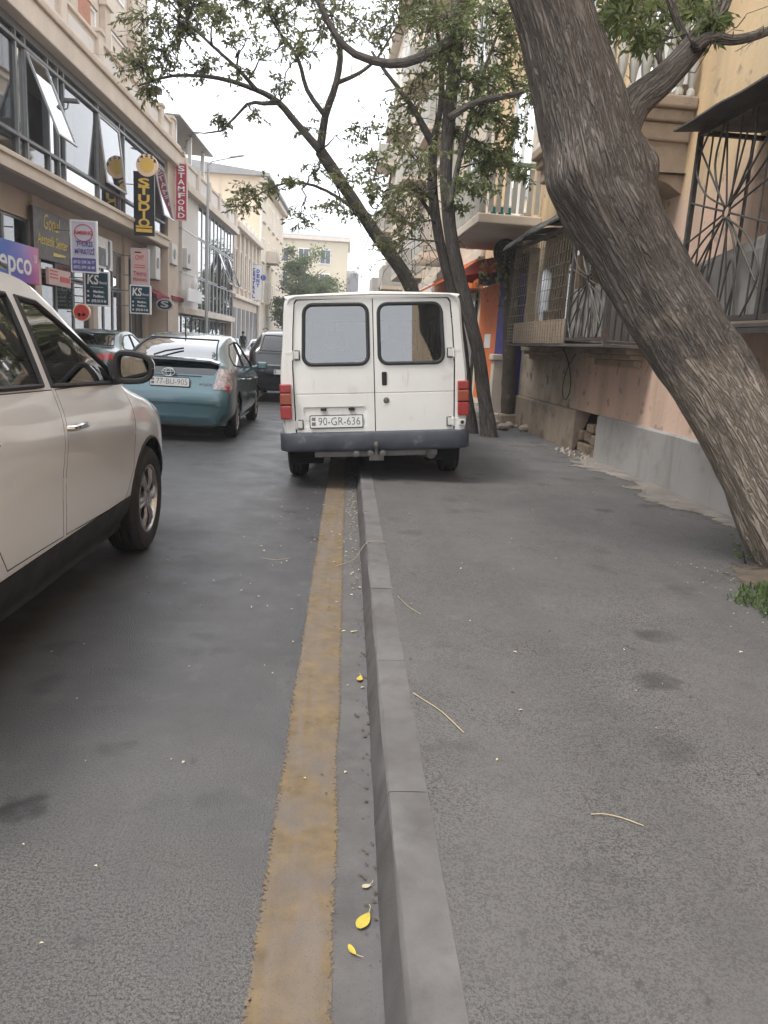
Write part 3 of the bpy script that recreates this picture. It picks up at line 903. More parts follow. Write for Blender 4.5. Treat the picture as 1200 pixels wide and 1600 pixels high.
# black SUV beyond the van
bs = thing('sport_utility_car', 'black sport utility car stopped just ahead of the white van', 'car', (-1.5, 20.6, 0), (0, 0, R(1)))
make_suv(bs, M_BLACKP, G_DARK, lamps=True)
B('tailgate_strip', M_CHROME, bs, -0.5, 0.5, -2.215, -2.175, 0.86, 0.885)
plate(bs, '', (0, -2.215, 0.72))

# ---------------------------------------------------------------- teal liftback
PR_ST = [
    (-2.22, P10(0.56, 0.34, 0.66, 0.70, 0.50, 0.69, 0.60, 0.62, 0.66, 0.54, 0.675, 0.35, 0.68, 0.685)),
    (-2.18, P10(0.66, 0.25, 0.76, 0.79, 0.50, 0.78, 0.66, 0.72, 0.745, 0.60, 0.765, 0.40, 0.775, 0.78)),
    (-2.10, P10(0.70, 0.22, 0.80, 0.825, 0.52, 0.82, 0.72, 0.76, 0.90, 0.62, 0.96, 0.42, 0.975, 0.98)),
    (-2.00, P10(0.73, 0.21, 0.825, 0.845, 0.54, 0.84, 0.78, 0.775, 0.98, 0.64, 1.055, 0.44, 1.085, 1.095)),
    (-1.80, P10(0.76, 0.20, 0.845, 0.858, 0.56, 0.85, 0.82, 0.785, 1.01, 0.645, 1.125, 0.46, 1.17, 1.185)),
    (-1.35, P10(0.78, 0.19, 0.855, 0.862, 0.58, 0.85, 0.84, 0.795, 1.02, 0.62, 1.265, 0.48, 1.325, 1.345)),
    (-0.70, P10(0.80, 0.18, 0.858, 0.862, 0.60, 0.85, 0.84, 0.80, 0.99, 0.61, 1.37, 0.50, 1.44, 1.465)),
    (-0.10, P10(0.80, 0.18, 0.858, 0.862, 0.60, 0.85, 0.83, 0.80, 0.96, 0.615, 1.39, 0.51, 1.465, 1.49)),
    (0.45, P10(0.80, 0.18, 0.856, 0.862, 0.60, 0.85, 0.82, 0.80, 0.94, 0.66, 1.27, 0.52, 1.34, 1.37)),
    (1.05, P10(0.79, 0.18, 0.855, 0.862, 0.60, 0.85, 0.80, 0.80, 0.91, 0.74, 1.01, 0.50, 1.08, 1.105)),
    (1.40, P10(0.78, 0.18, 0.85, 0.86, 0.60, 0.845, 0.78, 0.78, 0.87, 0.68, 0.92, 0.44, 0.955, 0.965)),
    (1.85, P10(0.72, 0.19, 0.81, 0.82, 0.55, 0.79, 0.70, 0.71, 0.77, 0.58, 0.81, 0.38, 0.835, 0.84)),
    (2.10, P10(0.62, 0.20, 0.70, 0.70, 0.50, 0.67, 0.60, 0.60, 0.67, 0.48, 0.70, 0.30, 0.715, 0.72)),
    (2.23, P10(0.45, 0.26, 0.50, 0.50, 0.42, 0.48, 0.50, 0.42, 0.54, 0.35, 0.56, 0.22, 0.57, 0.57)),
]
def prius_extra(bm, t):
    back = lambda c: c.y < -1.75
    # dark band under the spoiler
    fs = cut(bm, [(-0.60, 0.925), (0.60, 0.925), (0.66, 1.03), (0.62, 1.07), (-0.62, 1.07), (-0.66, 1.03)], (0, 2), back)
    fs = [f for f in fs if f.normal.y < 0.1]
    take(bm, fs, 0.003).build('spoiler_window', M_TEALD, t, smooth=True)
    for s_ in (-1, 1):
        a, b_ = sorted((s_ * 0.625, s_ * 0.83))
        fs = cut(bm, [(s_ * 0.60, 0.735), (s_ * 0.85, 0.735), (s_ * 0.85, 0.98), (s_ * 0.70, 1.015), (s_ * 0.655, 1.00)], (0, 2), lambda c: c.y < -1.88)
        lamp = take(bm, fs, 0.010).build('tail_lamp', M_CLEARL, t, smooth=True)
    fs = cut(bm, [(-0.40, 0.74), (0.40, 0.74), (0.44, 0.905), (-0.44, 0.905)], (0, 2), lambda c: c.y < -2.0)
    take(bm, fs, -0.02).build('plate_recess', M_TEAL, t, smooth=True)

pri = thing('liftback_car', 'teal liftback car with dark spoiler window and plate 77-BU-905', 'car', (-2.46, 12.92, 0), (0, 0, R(0.8)))
build_car(pri, PR_ST, M_TEAL, (1.33, -1.37), 0.31, 'car', 0.755,
          [[(-0.30, 1.0), (0.95, 0.955), (0.80, 1.03), (0.1, 1.36), (-0.27, 1.375)], [(-0.36, 1.0), (-0.34, 1.37), (-0.85, 1.33), (-1.30, 1.18), (-1.40, 1.06), (-1.20, 1.035)]],
          [(-0.68, 1.04), (0.68, 1.04), (0.56, 1.38), (-0.56, 1.38)],
          ([(-0.60, 1.125), (0.60, 1.125), (0.50, 1.395), (-0.50, 1.395)], G_HATCH), G_DARK,
          [[(-0.32, 0.30), (0.78, 0.30), (0.98, 0.55), (1.0, 0.93), (-0.32, 0.985)], [(-0.345, 0.30), (-0.345, 0.985), (-1.25, 1.02), (-1.22, 0.80), (-1.0, 0.5), (-0.9, 0.32)]],
          handles=((-0.18, 0.80, 0.85), (-1.08, 0.84, 0.85)), extra=prius_extra, arch=0.05, arch_lip=False)
for s_ in (-1, 1):
    B('reflector', M_RED, pri, s_ * 0.62, s_ * 0.82, -2.165, -2.0, 0.70, 0.80, bevel=0.012)
    mb = MB().tube([(s_ * 0.80, 0.92, 0.95), (s_ * 0.94, 0.90, 0.98)], [0.03, 0.03], 8)
    mb.build('wing_mirror', M_TEAL, pri, smooth=True)
    MB().box(s_ * 0.97 - 0.09, s_ * 0.97 + 0.09, 0.86, 0.96, 0.93, 1.06).build('wing_mirror', M_TEAL, pri, bevel=0.03)
sp = MB()
rows = []
for x_ in [-0.66, -0.55, -0.3, 0, 0.3, 0.55, 0.66]:
    yy = -2.055 - 0.06 * (1 - (x_ / 0.7) ** 2); zz = 1.10 + 0.02 * (1 - (x_ / 0.7) ** 2) - (0.03 if abs(x_) > 0.6 else 0)
    rows.append([(x_, yy - 0.03, zz - 0.012), (x_, yy - 0.02, zz + 0.012), (x_, yy + 0.13, zz + 0.03), (x_, yy + 0.12, zz - 0.03)])
vs = [p for r_ in rows for p in r_]
sp.add(vs, [(i * 4 + k, i * 4 + (k + 1) % 4, i * 4 + 4 + (k + 1) % 4, i * 4 + 4 + k) for i in range(6) for k in range(4)] + [(0, 1, 2, 3), (27, 26, 25, 24)])
sp.build('spoiler', M_TEALD, pri, smooth=True, angle=50)
plate(pri, '77-BU-905', (0.02, -2.19, 0.815))
mb = MB()
for a0 in range(1):
    ring = [(0.085 * math.cos(2 * math.pi * k / 24), -2.19, 0.945 + 0.055 * math.sin(2 * math.pi * k / 24)) for k in range(25)]
    mb.tube(ring, 0.009, 6, cap=False)
    ring = [(0.033 * math.cos(2 * math.pi * k / 20), -2.19, 0.945 + 0.05 * math.sin(2 * math.pi * k / 20)) for k in range(21)]
    mb.tube(ring, 0.008, 6, cap=False)
    ring = [(0.075 * math.cos(2 * math.pi * k / 20), -2.19, 0.967 + 0.02 * math.sin(2 * math.pi * k / 20)) for k in range(21)]
    mb.tube(ring, 0.008, 6, cap=False)
mb.build('badge', M_CHROME, pri, smooth=True)
text('HYBRID', 0.05, M_CHROME, pri, (0.50, -2.18, 0.80), (R(90), 0, 0), width=0.17)
MB().tube([(0, -0.95, 1.42), (0, -1.02, 1.50)], [0.012, 0.006], 6).lathe([(0.03, 0), (0.02, 0.015)], (0, -0.93, 1.408)).build('aerial', M_PLAST, pri, smooth=True)
MB().tube([(-0.25, -1.93, 1.16), (-0.12, -1.80, 1.215), (0.1, -1.65, 1.262)], 0.012, 6).build('rear_wiper', M_PLAST, pri)
B('bumper_lip', M_PLAST, pri, -0.62, 0.62, -2.19, -2.08, 0.215, 0.26, bevel=0.015)
seats(pri, (0.05, -0.85), 1.1, 0.55)
MB().box(-0.74, 0.74, -1.5, 1.2, 0.22, 0.26).build('cabin_floor', M_UNDER, pri)

# ---------------------------------------------------------------- sedans parked along the far side
SD_ST = [
    (-2.27, P10(0.58, 0.34, 0.68, 0.72, 0.52, 0.71, 0.66, 0.65, 0.74, 0.55, 0.76, 0.35, 0.77, 0.775)),
    (-2.20, P10(0.68, 0.24, 0.78, 0.81, 0.54, 0.80, 0.74, 0.74, 0.90, 0.62, 0.95, 0.40, 0.965, 0.97)),
    (-2.05, P10(0.74, 0.21, 0.83, 0.85, 0.56, 0.84, 0.80, 0.77, 0.97, 0.64, 1.03, 0.42, 1.045, 1.05)),
    (-1.60, P10(0.78, 0.20, 0.86, 0.87, 0.58, 0.855, 0.83, 0.785, 0.995, 0.66, 1.06, 0.44, 1.075, 1.08)),
    (-1.35, P10(0.80, 0.19, 0.865, 0.875, 0.60, 0.86, 0.84, 0.80, 1.0, 0.68, 1.14, 0.48, 1.18, 1.19)),
    (-0.85, P10(0.81, 0.18, 0.868, 0.877, 0.60, 0.86, 0.84, 0.81, 0.98, 0.63, 1.34, 0.52, 1.40, 1.42)),
    (-0.20, P10(0.81, 0.18, 0.868, 0.877, 0.60, 0.86, 0.83, 0.81, 0.96, 0.62, 1.38, 0.52, 1.445, 1.465)),
    (0.35, P10(0.81, 0.18, 0.866, 0.877, 0.60, 0.86, 0.82, 0.81, 0.94, 0.66, 1.27, 0.53, 1.35, 1.375)),
    (0.95, P10(0.80, 0.18, 0.865, 0.875, 0.60, 0.858, 0.80, 0.80, 0.91, 0.74, 1.0, 0.50, 1.06, 1.08)),
    (1.35, P10(0.79, 0.18, 0.86, 0.87, 0.60, 0.85, 0.78, 0.78, 0.88, 0.68, 0.93, 0.44, 0.965, 0.975)),
    (1.90, P10(0.72, 0.19, 0.81, 0.82, 0.55, 0.79, 0.70, 0.70, 0.78, 0.57, 0.82, 0.37, 0.845, 0.85)),
    (2.18, P10(0.60, 0.22, 0.67, 0.67, 0.48, 0.64, 0.60, 0.57, 0.66, 0.45, 0.68, 0.28, 0.69, 0.695)),
    (2.27, P10(0.45, 0.28, 0.50, 0.50, 0.42, 0.48, 0.50, 0.42, 0.54, 0.35, 0.56, 0.22, 0.57, 0.57)),
]
def make_sedan(t, paint, pl):
    def ex(bm, tt):
        for s_ in (-1, 1):
            fs = cut(bm, [(s_ * 0.42, 0.80), (s_ * 0.83, 0.78), (s_ * 0.83, 0.90), (s_ * 0.70, 0.955), (s_ * 0.45, 0.90)], (0, 2), lambda c: c.y < -1.9)
            take(bm, fs, 0.006).build('tail_lamp', M_RED, tt, smooth=True)
    build_car(t, SD_ST, paint, (1.32, -1.33), 0.31, 'car', 0.77,
              [[(-0.28, 0.99), (0.90, 0.95), (0.75, 1.03), (0.05, 1.36), (-0.25, 1.37)], [(-0.34, 0.99), (-0.32, 1.365), (-0.75, 1.33), (-1.15, 1.15), (-1.22, 1.05), (-1.1, 1.015)]],
              [(-0.66, 1.05), (0.66, 1.05), (0.56, 1.36), (-0.56, 1.36)], ([(-0.62, 1.10), (0.62, 1.10), (0.50, 1.36), (-0.50, 1.36)], G_HATCH), G_DARK,
              [[(-0.30, 0.30), (0.78, 0.30), (0.95, 0.55), (0.97, 0.93), (-0.30, 0.98)], [(-0.325, 0.30), (-0.325, 0.98), (-1.18, 1.0), (-1.16, 0.80), (-1.0, 0.5), (-0.9, 0.32)]],
              handles=((-0.15, 0.80, 0.86), (-1.02, 0.83, 0.86)), extra=ex, arch=0.05, arch_lip=False)
    plate(t, pl, (0, -2.275, 0.70))
    seats(t, (0.05, -0.75), 1.08, 0.55)
sd = thing('sedan_car', 'dark green sedan seen through the window of the white sport utility car', 'car', (-6.08, 20.1, 0), (0, 0, R(-0.5)))
make_sedan(sd, M_GREENP, '')
sd2 = thing('sedan_car', 'white sedan parked ahead of the dark green sedan', 'car', (-5.75, 27.6, 0))
make_sedan(sd2, M_WPAINT, '')
sd3 = thing('sedan_car', 'silver sedan far down the road beyond the teal liftback', 'car', (-2.7, 27.5, 0))
make_sedan(sd3, M_SILVER, '')
sd4 = thing('sedan_car', 'black sedan parked beside the lamp post', 'car', (-6.15, 40.5, 0))
make_sedan(sd4, M_BLACKP, '')

# ---------------------------------------------------------------- white van half on the pavement
van = thing('delivery_van', 'old white panel van parked half on the pavement, plate 90-GR-636', 'van', (0.352, 7.72, 0.064), (0, R(-4.35), R(0.3)))
def VP(w, zt, k=1.0, zb=0.36):
    return [(0, zb), (0.78 * k, zb), (0.875 * k, zb + 0.08), (0.925 * k, 0.62), (0.938 * k, 0.90), (0.935 * k, 1.15), (0.905 * k, 1.45), (0.884 * k, 1.76), (0.862 * k, zt - 0.05), (0.80 * k, zt - 0.012), (0, zt + 0.018)]
def VH(k, zt, ztc, zb=0.36):
    out = []
    for x, z in VP(0, 1.905, k, zb):
        z2 = z if z < 0.9 else 0.9 + (z - 0.9) * (zt - 0.9) / (1.905 - 0.9)
        out.append((x, z2))
    return out
VAN_ST = [(0.0, VP(0, 1.885, 0.97)), (0.03, VP(0, 1.90, 0.99)), (0.12, VP(0, 1.905)), (0.8, VP(0, 1.915)), (1.8, VP(0, 1.92)), (2.9, VP(0, 1.915)), (3.25, VH(0.995, 1.87, 1.9)),
          (3.75, VH(0.98, 1.45, 1.47)), (4.1, VH(0.96, 1.14, 1.15)), (4.5, VH(0.93, 1.0, 1.02)), (4.62, VH(0.88, 0.9, 0.91))]
bm = shell(VAN_ST, 5, 4)
# the rear leans forward towards the roof
for v in bm.verts:
    k = max(0.0, 1 - v.co.y / 0.5)
    v.co.y += k * 0.17 * max(0, (v.co.z - 0.5) / 1.4)
for ya in (0.80, 3.75):
    for sgn in (-1, 1):
        poly = [(ya + 0.40 * math.cos(a), 0.345 + 0.40 * math.sin(a)) for a in [R(-60 + 300 * k / 20) for k in range(21)]]
        fs = cut(bm, poly, (1, 2), lambda c, s_=sgn: c.x * s_ > 0.4)
        bmesh.ops.delete(bm, geom=fs, context='FACES')
        ln = MB()
        for i in range(15):
            a = R(-25 + 230 * i / 14)
            for xx in (0.55, 0.9): ln.v.append((sgn * xx, ya + 0.405 * math.cos(a), 0.345 + 0.405 * math.sin(a)))
            if i: ln.f.append((2 * i - 2, 2 * i - 1, 2 * i + 1, 2 * i)); ln.mi.append(0)
        ln.f.append(tuple(2 * i for i in range(15))); ln.mi.append(0)
        ln.build('wheel_arch', M_UNDER, van)
        put_wheel('van', van, (sgn * 0.828, ya, 0.335), sgn > 0)
# side windows near the rear and in the cab
for side in (-1, 1):
    for poly in (rrect(0.42, 1.25, 1.22, 1.72, 0.07, 4), [(2.35, 1.22), (3.3, 1.2), (3.42, 1.3), (2.95, 1.7), (2.4, 1.72)]):
        fs = cut(bm, poly, (1, 2), lambda c, s_=side: c.x * s_ > 0.4)
        rm_ = rim(loops(fs), 0.016)
        o = take(bm, fs, -0.004).build('side_window', G_VAN, van, smooth=True)
        rm_.build('window_seal', M_SEAL, o, smooth=True)
fs = cut(bm, [(-0.80, 1.2), (0.80, 1.2), (0.72, 1.72), (-0.72, 1.72)], (0, 2), lambda c: c.y > 3.1)
rm_ = rim(loops(fs), 0.014)
o = take(bm, fs, -0.004).build('windscreen', G_CAR, van, smooth=True)
rm_.build('window_seal', M_SEAL, o, smooth=True)
# rear face: cut away behind the doors so that the load space shows through the glass
DOOR_OUT = [(-0.80, 0.53), (0.80, 0.53), (0.815, 1.2), (0.80, 1.55), (0.778, 1.82), (0.755, 1.85), (-0.755, 1.85), (-0.778, 1.82), (-0.80, 1.55), (-0.815, 1.2)]
fs = cut(bm, DOOR_OUT, (0, 2), lambda c: c.y < 0.3)
fs = [f for f in fs if f.normal.y < -0.5]
bmesh.ops.delete(bm, geom=fs, context='FACES')
bm_obj(bm, 'body', M_VANPAINT, van, angle=40)
bm.free()
def van_y(x, z):
    return -0.006 + 0.17 * max(0, (z - 0.5) / 1.4) + 0.03 * (abs(x) / 0.8) ** 3 + (0.007 if 0.921 < z < 0.934 else 0)
def van_door(sgn):
    bmd = bmesh.new()
    nx_, nz_ = 22, 44
    xs = [0.004 + (0.83 - 0.004) * i / nx_ for i in range(nx_ + 1)]
    zs = sorted(set([0.50 + 1.4 * j / nz_ for j in range(nz_ + 1)] + [0.925, 0.935, 0.92]))
    V = [[bmd.verts.new((sgn * x, van_y(x, z), z)) for x in xs] for z in zs]
    for j in range(len(zs) - 1):
        for i in range(nx_):
            q = [V[j][i], V[j][i + 1], V[j + 1][i + 1], V[j + 1][i]]
            bmd.faces.new(q if sgn > 0 else q[::-1])
    bmd.normal_update()
    outl = [(sgn * 0.005, 0.54), (sgn * 0.79, 0.54), (sgn * 0.806, 1.2), (sgn * 0.792, 1.55), (sgn * 0.77, 1.81), (sgn * 0.745, 1.84), (sgn * 0.005, 1.852)]
    keep = set(cut(bmd, outl, (0, 2), lambda c: True))
    bmesh.ops.delete(bmd, geom=[f for f in bmd.faces if f not in keep], context='FACES')
    wx0, wx1 = (0.055, 0.70)
    poly = [(sgn * x, z) for x, z in rrect(wx0, wx1, 1.215, 1.795, 0.085, 5)]
    # follow the body line: the outer edge leans in
    poly = [(x - sgn * 0.02 * max(0, (z - 1.3) / 0.5) * (abs(x) > 0.5), z) for x, z in poly]
    fs = cut(bmd, poly, (0, 2), lambda c: True)
    lp = loops(fs)
    pane = take(bmd, fs, -0.004)
    rl = rim(lp, 0.019, 8)
    # recess for the plate on the left door
    if sgn < 0:
        fs = cut(bmd, [(-0.72, 0.60), (-0.08, 0.60), (-0.11, 0.80), (-0.69, 0.80)], (0, 2), lambda c: True)
        for v in {v for f in fs for v in f.verts}:
            if -0.705 < v.co.x < -0.095 and 0.602 < v.co.z < 0.798: v.co.y += 0.016
    # door thickness
    bnd = [e for e in bmd.edges if e.is_boundary]
    r_ = bmesh.ops.extrude_edge_only(bmd, edges=bnd)
    for v in [g for g in r_['geom'] if isinstance(g, bmesh.types.BMVert)]: v.co.y += 0.035
    d = bm_obj(bmd, 'rear_door', M_VANPAINT, van, angle=30)
    bmd.free()
    p = pane.build('rear_window', G_VAN, d, smooth=True)
    p.location = (0, -0.004, 0)
    rl.build('window_seal', M_SEAL, d, smooth=True)
    for z in (0.63, 1.31):
        xo = 0.785 if z < 1 else 0.80
        y_ = van_y(0.8, z) - 0.006
        hb = MB()
        hb.box(min(sgn * (xo - 0.055), sgn * (xo + 0.075)), max(sgn * (xo - 0.055), sgn * (xo + 0.075)), y_ - 0.018, y_ + 0.02, z - 0.035, z + 0.035)
        hb.tube([(sgn * (xo + 0.005), y_ - 0.02, z - 0.045), (sgn * (xo + 0.005), y_ - 0.02, z + 0.045)], 0.011, 8)
        hb.build('hinge', M_VANPAINT, d, bevel=0.006)
        hr = MB(); x_ = sgn * (xo - 0.06)
        hr.tube([(x_ + sgn * 0.045, y_ - 0.014, z + 0.045), (x_, y_ - 0.014, z + 0.045), (x_, y_ - 0.014, z - 0.045), (x_ + sgn * 0.045, y_ - 0.014, z - 0.045)], 0.006, 6)
        hr.build('hinge_gasket', M_SEAL, d)
    return d
dl = van_door(-1); dr = van_door(1)
# black shut line between the doors, load floor, cab seats
B('door_gap', M_UNDER, van, -0.012, 0.012, van_y(0, 1.2) - 0.028, 0.03, 0.55, 0.62)
MB().add([(-0.006, van_y(0, 0.54) + 0.02, 0.54), (0.006, van_y(0, 0.54) + 0.02, 0.54), (0.006, van_y(0, 1.85) + 0.02, 1.85), (-0.006, van_y(0, 1.85) + 0.02, 1.85)], [(0, 1, 2, 3)]).build('door_seal', M_SEAL, van)
B('load_floor', M_UNDER, van, -0.78, 0.78, 0.1, 3.3, 0.5, 0.53)
B('door_handle', M_INK, dr, 0.075, 0.125, van_y(0.1, 1.07) - 0.014, van_y(0.1, 1.07) + 0.01, 1.0, 1.135, bevel=0.008)
MB().lathe([(0.028, 0), (0.03, -0.012), (0.018, -0.018), (0.001, -0.016)], (0.115, van_y(0.1, 0.86) + 0.002, 0.855), 'y', 16).build('lock', M_STEEL, dr, smooth=True)
for x_ in (-0.515, -0.235):
    B('plate_lamp', M_INK, dl, x_ - 0.03, x_ + 0.03, van_y(0.3, 0.79) - 0.03, van_y(0.3, 0.79) + 0.01, 0.765, 0.79, bevel=0.006)
plate(dl, '90-GR-636', (-0.39, van_y(0.3, 0.66) - 0.003, 0.655), w=0.52, h=0.115, rot=(R(90 - 6.5), 0, 0))
# drip moulding and roof lip
rl = MB().tube([(-0.845, 0.17, 1.80), (-0.82, 0.155, 1.855), (-0.76, 0.15, 1.878), (0, 0.148, 1.892), (0.76, 0.15, 1.878), (0.82, 0.155, 1.855), (0.845, 0.17, 1.80)], 0.014, 6)
rl.build('roof_gutter', M_VANPAINT, van, smooth=True)
# lamps
for s_ in (-1, 1):
    a, b_ = sorted((s_ * 0.828, s_ * 0.942))
    lb = B('tail_lamp', M_RED, van, a, b_, -0.03, 0.14, 0.69, 0.825, bevel=0.012)
    B('indicator', M_AMBER, lb, a, b_, -0.028, 0.14, 0.832, 0.945, bevel=0.012)
    B('reversing_lamp', M_RED, lb, a, b_, -0.026, 0.14, 0.95, 1.035, bevel=0.012)
    B('lamp_rib', M_UNDER, lb, a + 0.003, b_ - 0.003, -0.022, 0.14, 0.825, 0.832)
# bumper: wraps round both corners
def bump_ring(z0, z1, d):
    pts = [(-0.965, 0.55), (-0.965, 0.12), (-0.95, 0.02), (-0.90, -0.05), (-0.80, -0.085), (0, -0.105), (0.80, -0.085), (0.90, -0.05), (0.95, 0.02), (0.965, 0.12), (0.965, 0.55)]
    return pts
pts = bump_ring(0, 0, 0); mb = MB()
for x_, y_ in pts:
    k = 0.05
    nx_ = -1 if x_ > 0.88 else (1 if x_ < -0.88 else 0); ny_ = 1 if abs(x_) <= 0.9 else 0.2
    mb.v += [(x_ + nx_ * k, y_ + ny_ * k, 0.36), (x_, y_ + 0.015, 0.37), (x_, y_, 0.40), (x_, y_, 0.515), (x_, y_ + 0.02, 0.545), (x_ + nx_ * 0.1, y_ + ny_ * 0.1, 0.553)]
for i in range(len(pts) - 1):
    for k in range(5): mb.f.append((i * 6 + k, i * 6 + k + 1, i * 6 + 7 + k, i * 6 + 6 + k)); mb.mi.append(0)
mb.build('rear_bumper', M_BUMPER, van, smooth=True, angle=50)
tb = MB().box(-0.62, 0.62, -0.02, 0.05, 0.30, 0.36)
tb.box(-0.075, 0.075, -0.13, -0.02, 0.27, 0.335)
tow = tb.build('tow_bar', M_STEEL, van, bevel=0.006)
MB().lathe([(0.02, 0), (0.018, 0.05), (0.028, 0.07), (0.033, 0.095), (0.022, 0.12), (0.002, 0.128)], (0, -0.135, 0.335), 'z', 16).build('tow_ball', M_STEEL, tow, smooth=True)
for x_ in (-0.06, 0.06, -0.2):
    MB().lathe([(0.03, 0), (0.032, -0.03), (0.002, -0.035)], (x_, -0.12, 0.345), 'y', 10).build('bolt', M_STEEL, tow, smooth=True)
MB().tube([(0.45, 1.2, 0.30), (0.47, 0.25, 0.31), (0.56, -0.02, 0.315)], 0.055, 12).build('exhaust', M_STEEL, van, smooth=True)
MB().tube([(-0.5, 0.3, 0.33), (-0.45, 0.05, 0.28), (-0.33, -0.02, 0.28), (-0.24, 0, 0.33)], 0.008, 6).build('cable', M_INK, van)
MB().tube([(-0.8, 0.8, 0.335), (0.8, 0.8, 0.335)], 0.05, 10).box(-0.12, 0.12, 0.66, 0.94, 0.22, 0.45).build('rear_axle', M_UNDER, van, smooth=True)
B('fuel_tank', M_UNDER, van, -0.65, -0.1, 1.3, 2.3, 0.24, 0.45, bevel=0.04)
B('spare_wheel_cradle', M_UNDER, van, -0.3, 0.4, 0.1, 0.6, 0.28, 0.4, bevel=0.04)
for x_ in (-0.42, 0.42):
    mb = MB().box(x_ - 0.25, x_ + 0.25, 2.25, 2.42, 0.6, 1.33)
    s_ = mb.build('seat', M_SEAT, van, bevel=0.06)
    MB().box(x_ - 0.14, x_ + 0.14, 2.22, 2.34, 1.36, 1.58).build('headrest', M_SEAT, s_, bevel=0.05)
mb = MB().lathe([(0.02, 0.30), (0.10, 0.28), (0.16, 0.20), (0.175, 0.08), (0.17, -0.2), (0.15, -0.45)], (0.24, 1.35, 1.16), 'z', 20)
mb.build('covered_bundle', M_SEAT, van, smooth=True)
MB().tube([(-0.42 + 0.19 * math.cos(2 * math.pi * k / 20), 3.1 + 0.09 * math.sin(2 * math.pi * k / 20), 1.22 + 0.17 * math.sin(2 * math.pi * k / 20)) for k in range(21)], 0.014, 8, cap=False).build('steering_wheel', M_INK, van)
for s_ in (-1, 1):
    MB().box(s_ * 1.05 - 0.08, s_ * 1.05 + 0.08, 3.2, 3.3, 1.15, 1.42).tube([(s_ * 0.88, 3.22, 1.2), (s_ * 1.0, 3.24, 1.22)], 0.015, 6).build('wing_mirror', M_INK, van, bevel=0.02)
# oval maker's badge by the lock is missing on this van; a small key plate sits by the lower right hinge
B('key_plate', M_PLATE, van, 0.842, 0.905, -0.03, 0.03, 0.595, 0.655, bevel=0.004)
MB().lathe([(0.018, 0), (0.018, -0.006), (0.001, -0.007)], (0.873, -0.032, 0.625), 'y', 12).build('key_hole', M_INK, van)
# ================================================================== far side of the street
M_STONE = pm('beige_stone_cladding', (0.55, 0.46, 0.375), rough=0.85, var=0.08, vscale=1.5, bump=0.08, bscale=40, streak=(0.3, 0.26, 0.22), sthr=(0.6, 0.85), sscale=(2, 2, 0.3))
M_STONE2 = pm('pale_beige_stone', (0.62, 0.54, 0.455), rough=0.85, var=0.08, vscale=1.5, bump=0.08, bscale=40)
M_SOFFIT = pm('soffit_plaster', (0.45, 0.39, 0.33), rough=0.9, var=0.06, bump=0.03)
M_PANELW = pm('pale_panel', (0.62, 0.58, 0.54), rough=0.7, var=0.05, bump=0.03)
M_ALU = pm('grey_window_frame', (0.19, 0.195, 0.20), rough=0.45, var=0.05, bump=0, metal=0.3)
M_ALUL = pm('light_aluminium', (0.42, 0.43, 0.44), rough=0.4, var=0.05, bump=0, metal=0.3)
M_ROOMD = pm('dim_room', (0.24, 0.24, 0.245), rough=0.95, var=0.3, vscale=0.8, bump=0)
M_ROOML = pm('shop_interior', (0.22, 0.19, 0.15), rough=0.95, var=0.5, vscale=1.2, bump=0, col2=(0.06, 0.055, 0.05), thr=(0.45, 0.6), scale2=1.3)
M_BRICKR = pm('terracotta', (0.42, 0.2, 0.13), rough=0.9, var=0.15, vscale=6, bump=0.1)
M_CREAM = pm('cream_plaster', (0.64, 0.53, 0.40), rough=0.9, var=0.06, vscale=0.6, bump=0.05, streak=(0.42, 0.34, 0.26), sthr=(0.58, 0.85), sscale=(1.2, 1.2, 0.15))
M_CREAM2 = pm('sand_plaster', (0.62, 0.54, 0.44), rough=0.9, var=0.08, vscale=0.8, bump=0.05, streak=(0.36, 0.31, 0.26), sthr=(0.58, 0.85), sscale=(1.2, 1.2, 0.15))
M_FARW = pm('far_yellow_plaster', (0.58, 0.50, 0.37), rough=0.9, var=0.05, vscale=0.3, bump=0)
M_WHITE = pm('white_gloss', (0.75, 0.75, 0.74), rough=0.5, var=0.04, bump=0)
M_ACW = pm('air_conditioner_white', (0.6, 0.59, 0.56), rough=0.55, var=0.06, bump=0)
M_ROOFT = pm('zinc_roof', (0.25, 0.25, 0.25), rough=0.6, var=0.1, bump=0)
M_MAROON = pm('maroon_awning', (0.22, 0.025, 0.04), rough=0.85, var=0.1, bump=0.05)
G_SKY = glass('office_glass', (0.42, 0.46, 0.49), 2.6, 0.03, gcol=0.62)
G_SHOP = glass('shop_glass', (0.5, 0.53, 0.52), 1.4, 0.02)
SROT = R(-1.123)
def left_building(name, label): return thing(name, label, 'building', (-8.946, 0, 0), (0, 0, SROT))

def pane_in(parent, v, y0, y1, z0, z1, gm, fm, fw=0.05, name='window', d=0.06):
    """glazed frame in a plane of constant v, open to +x"""
    mb = MB()
    mb.box(v - d, v, y0, y0 + fw, z0, z1).box(v - d, v, y1 - fw, y1, z0, z1).box(v - d, v, y0 + fw, y1 - fw, z0, z0 + fw).box(v - d, v, y0 + fw, y1 - fw, z1 - fw, z1)
    w = mb.build(name, fm, parent)
    MB().quad((v - d * 0.6, y0 + fw, z0 + fw), (v - d * 0.6, y1 - fw, z0 + fw), (v - d * 0.6, y1 - fw, z1 - fw), (v - d * 0.6, y0 + fw, z1 - fw)).build('pane', gm, w)
    return w

def awning_sash(parent, v, y0, y1, ztop, h, deg, gm, fm, fw=0.06):
    """top-hung sash pushed outwards"""
    w = pane_in(parent, 0.0, 0, y1 - y0, -h, 0, gm, fm, fw, 'window_sash', 0.05)
    w.location = (v, y0, ztop); w.rotation_euler = (0, R(-deg), 0)
    return w

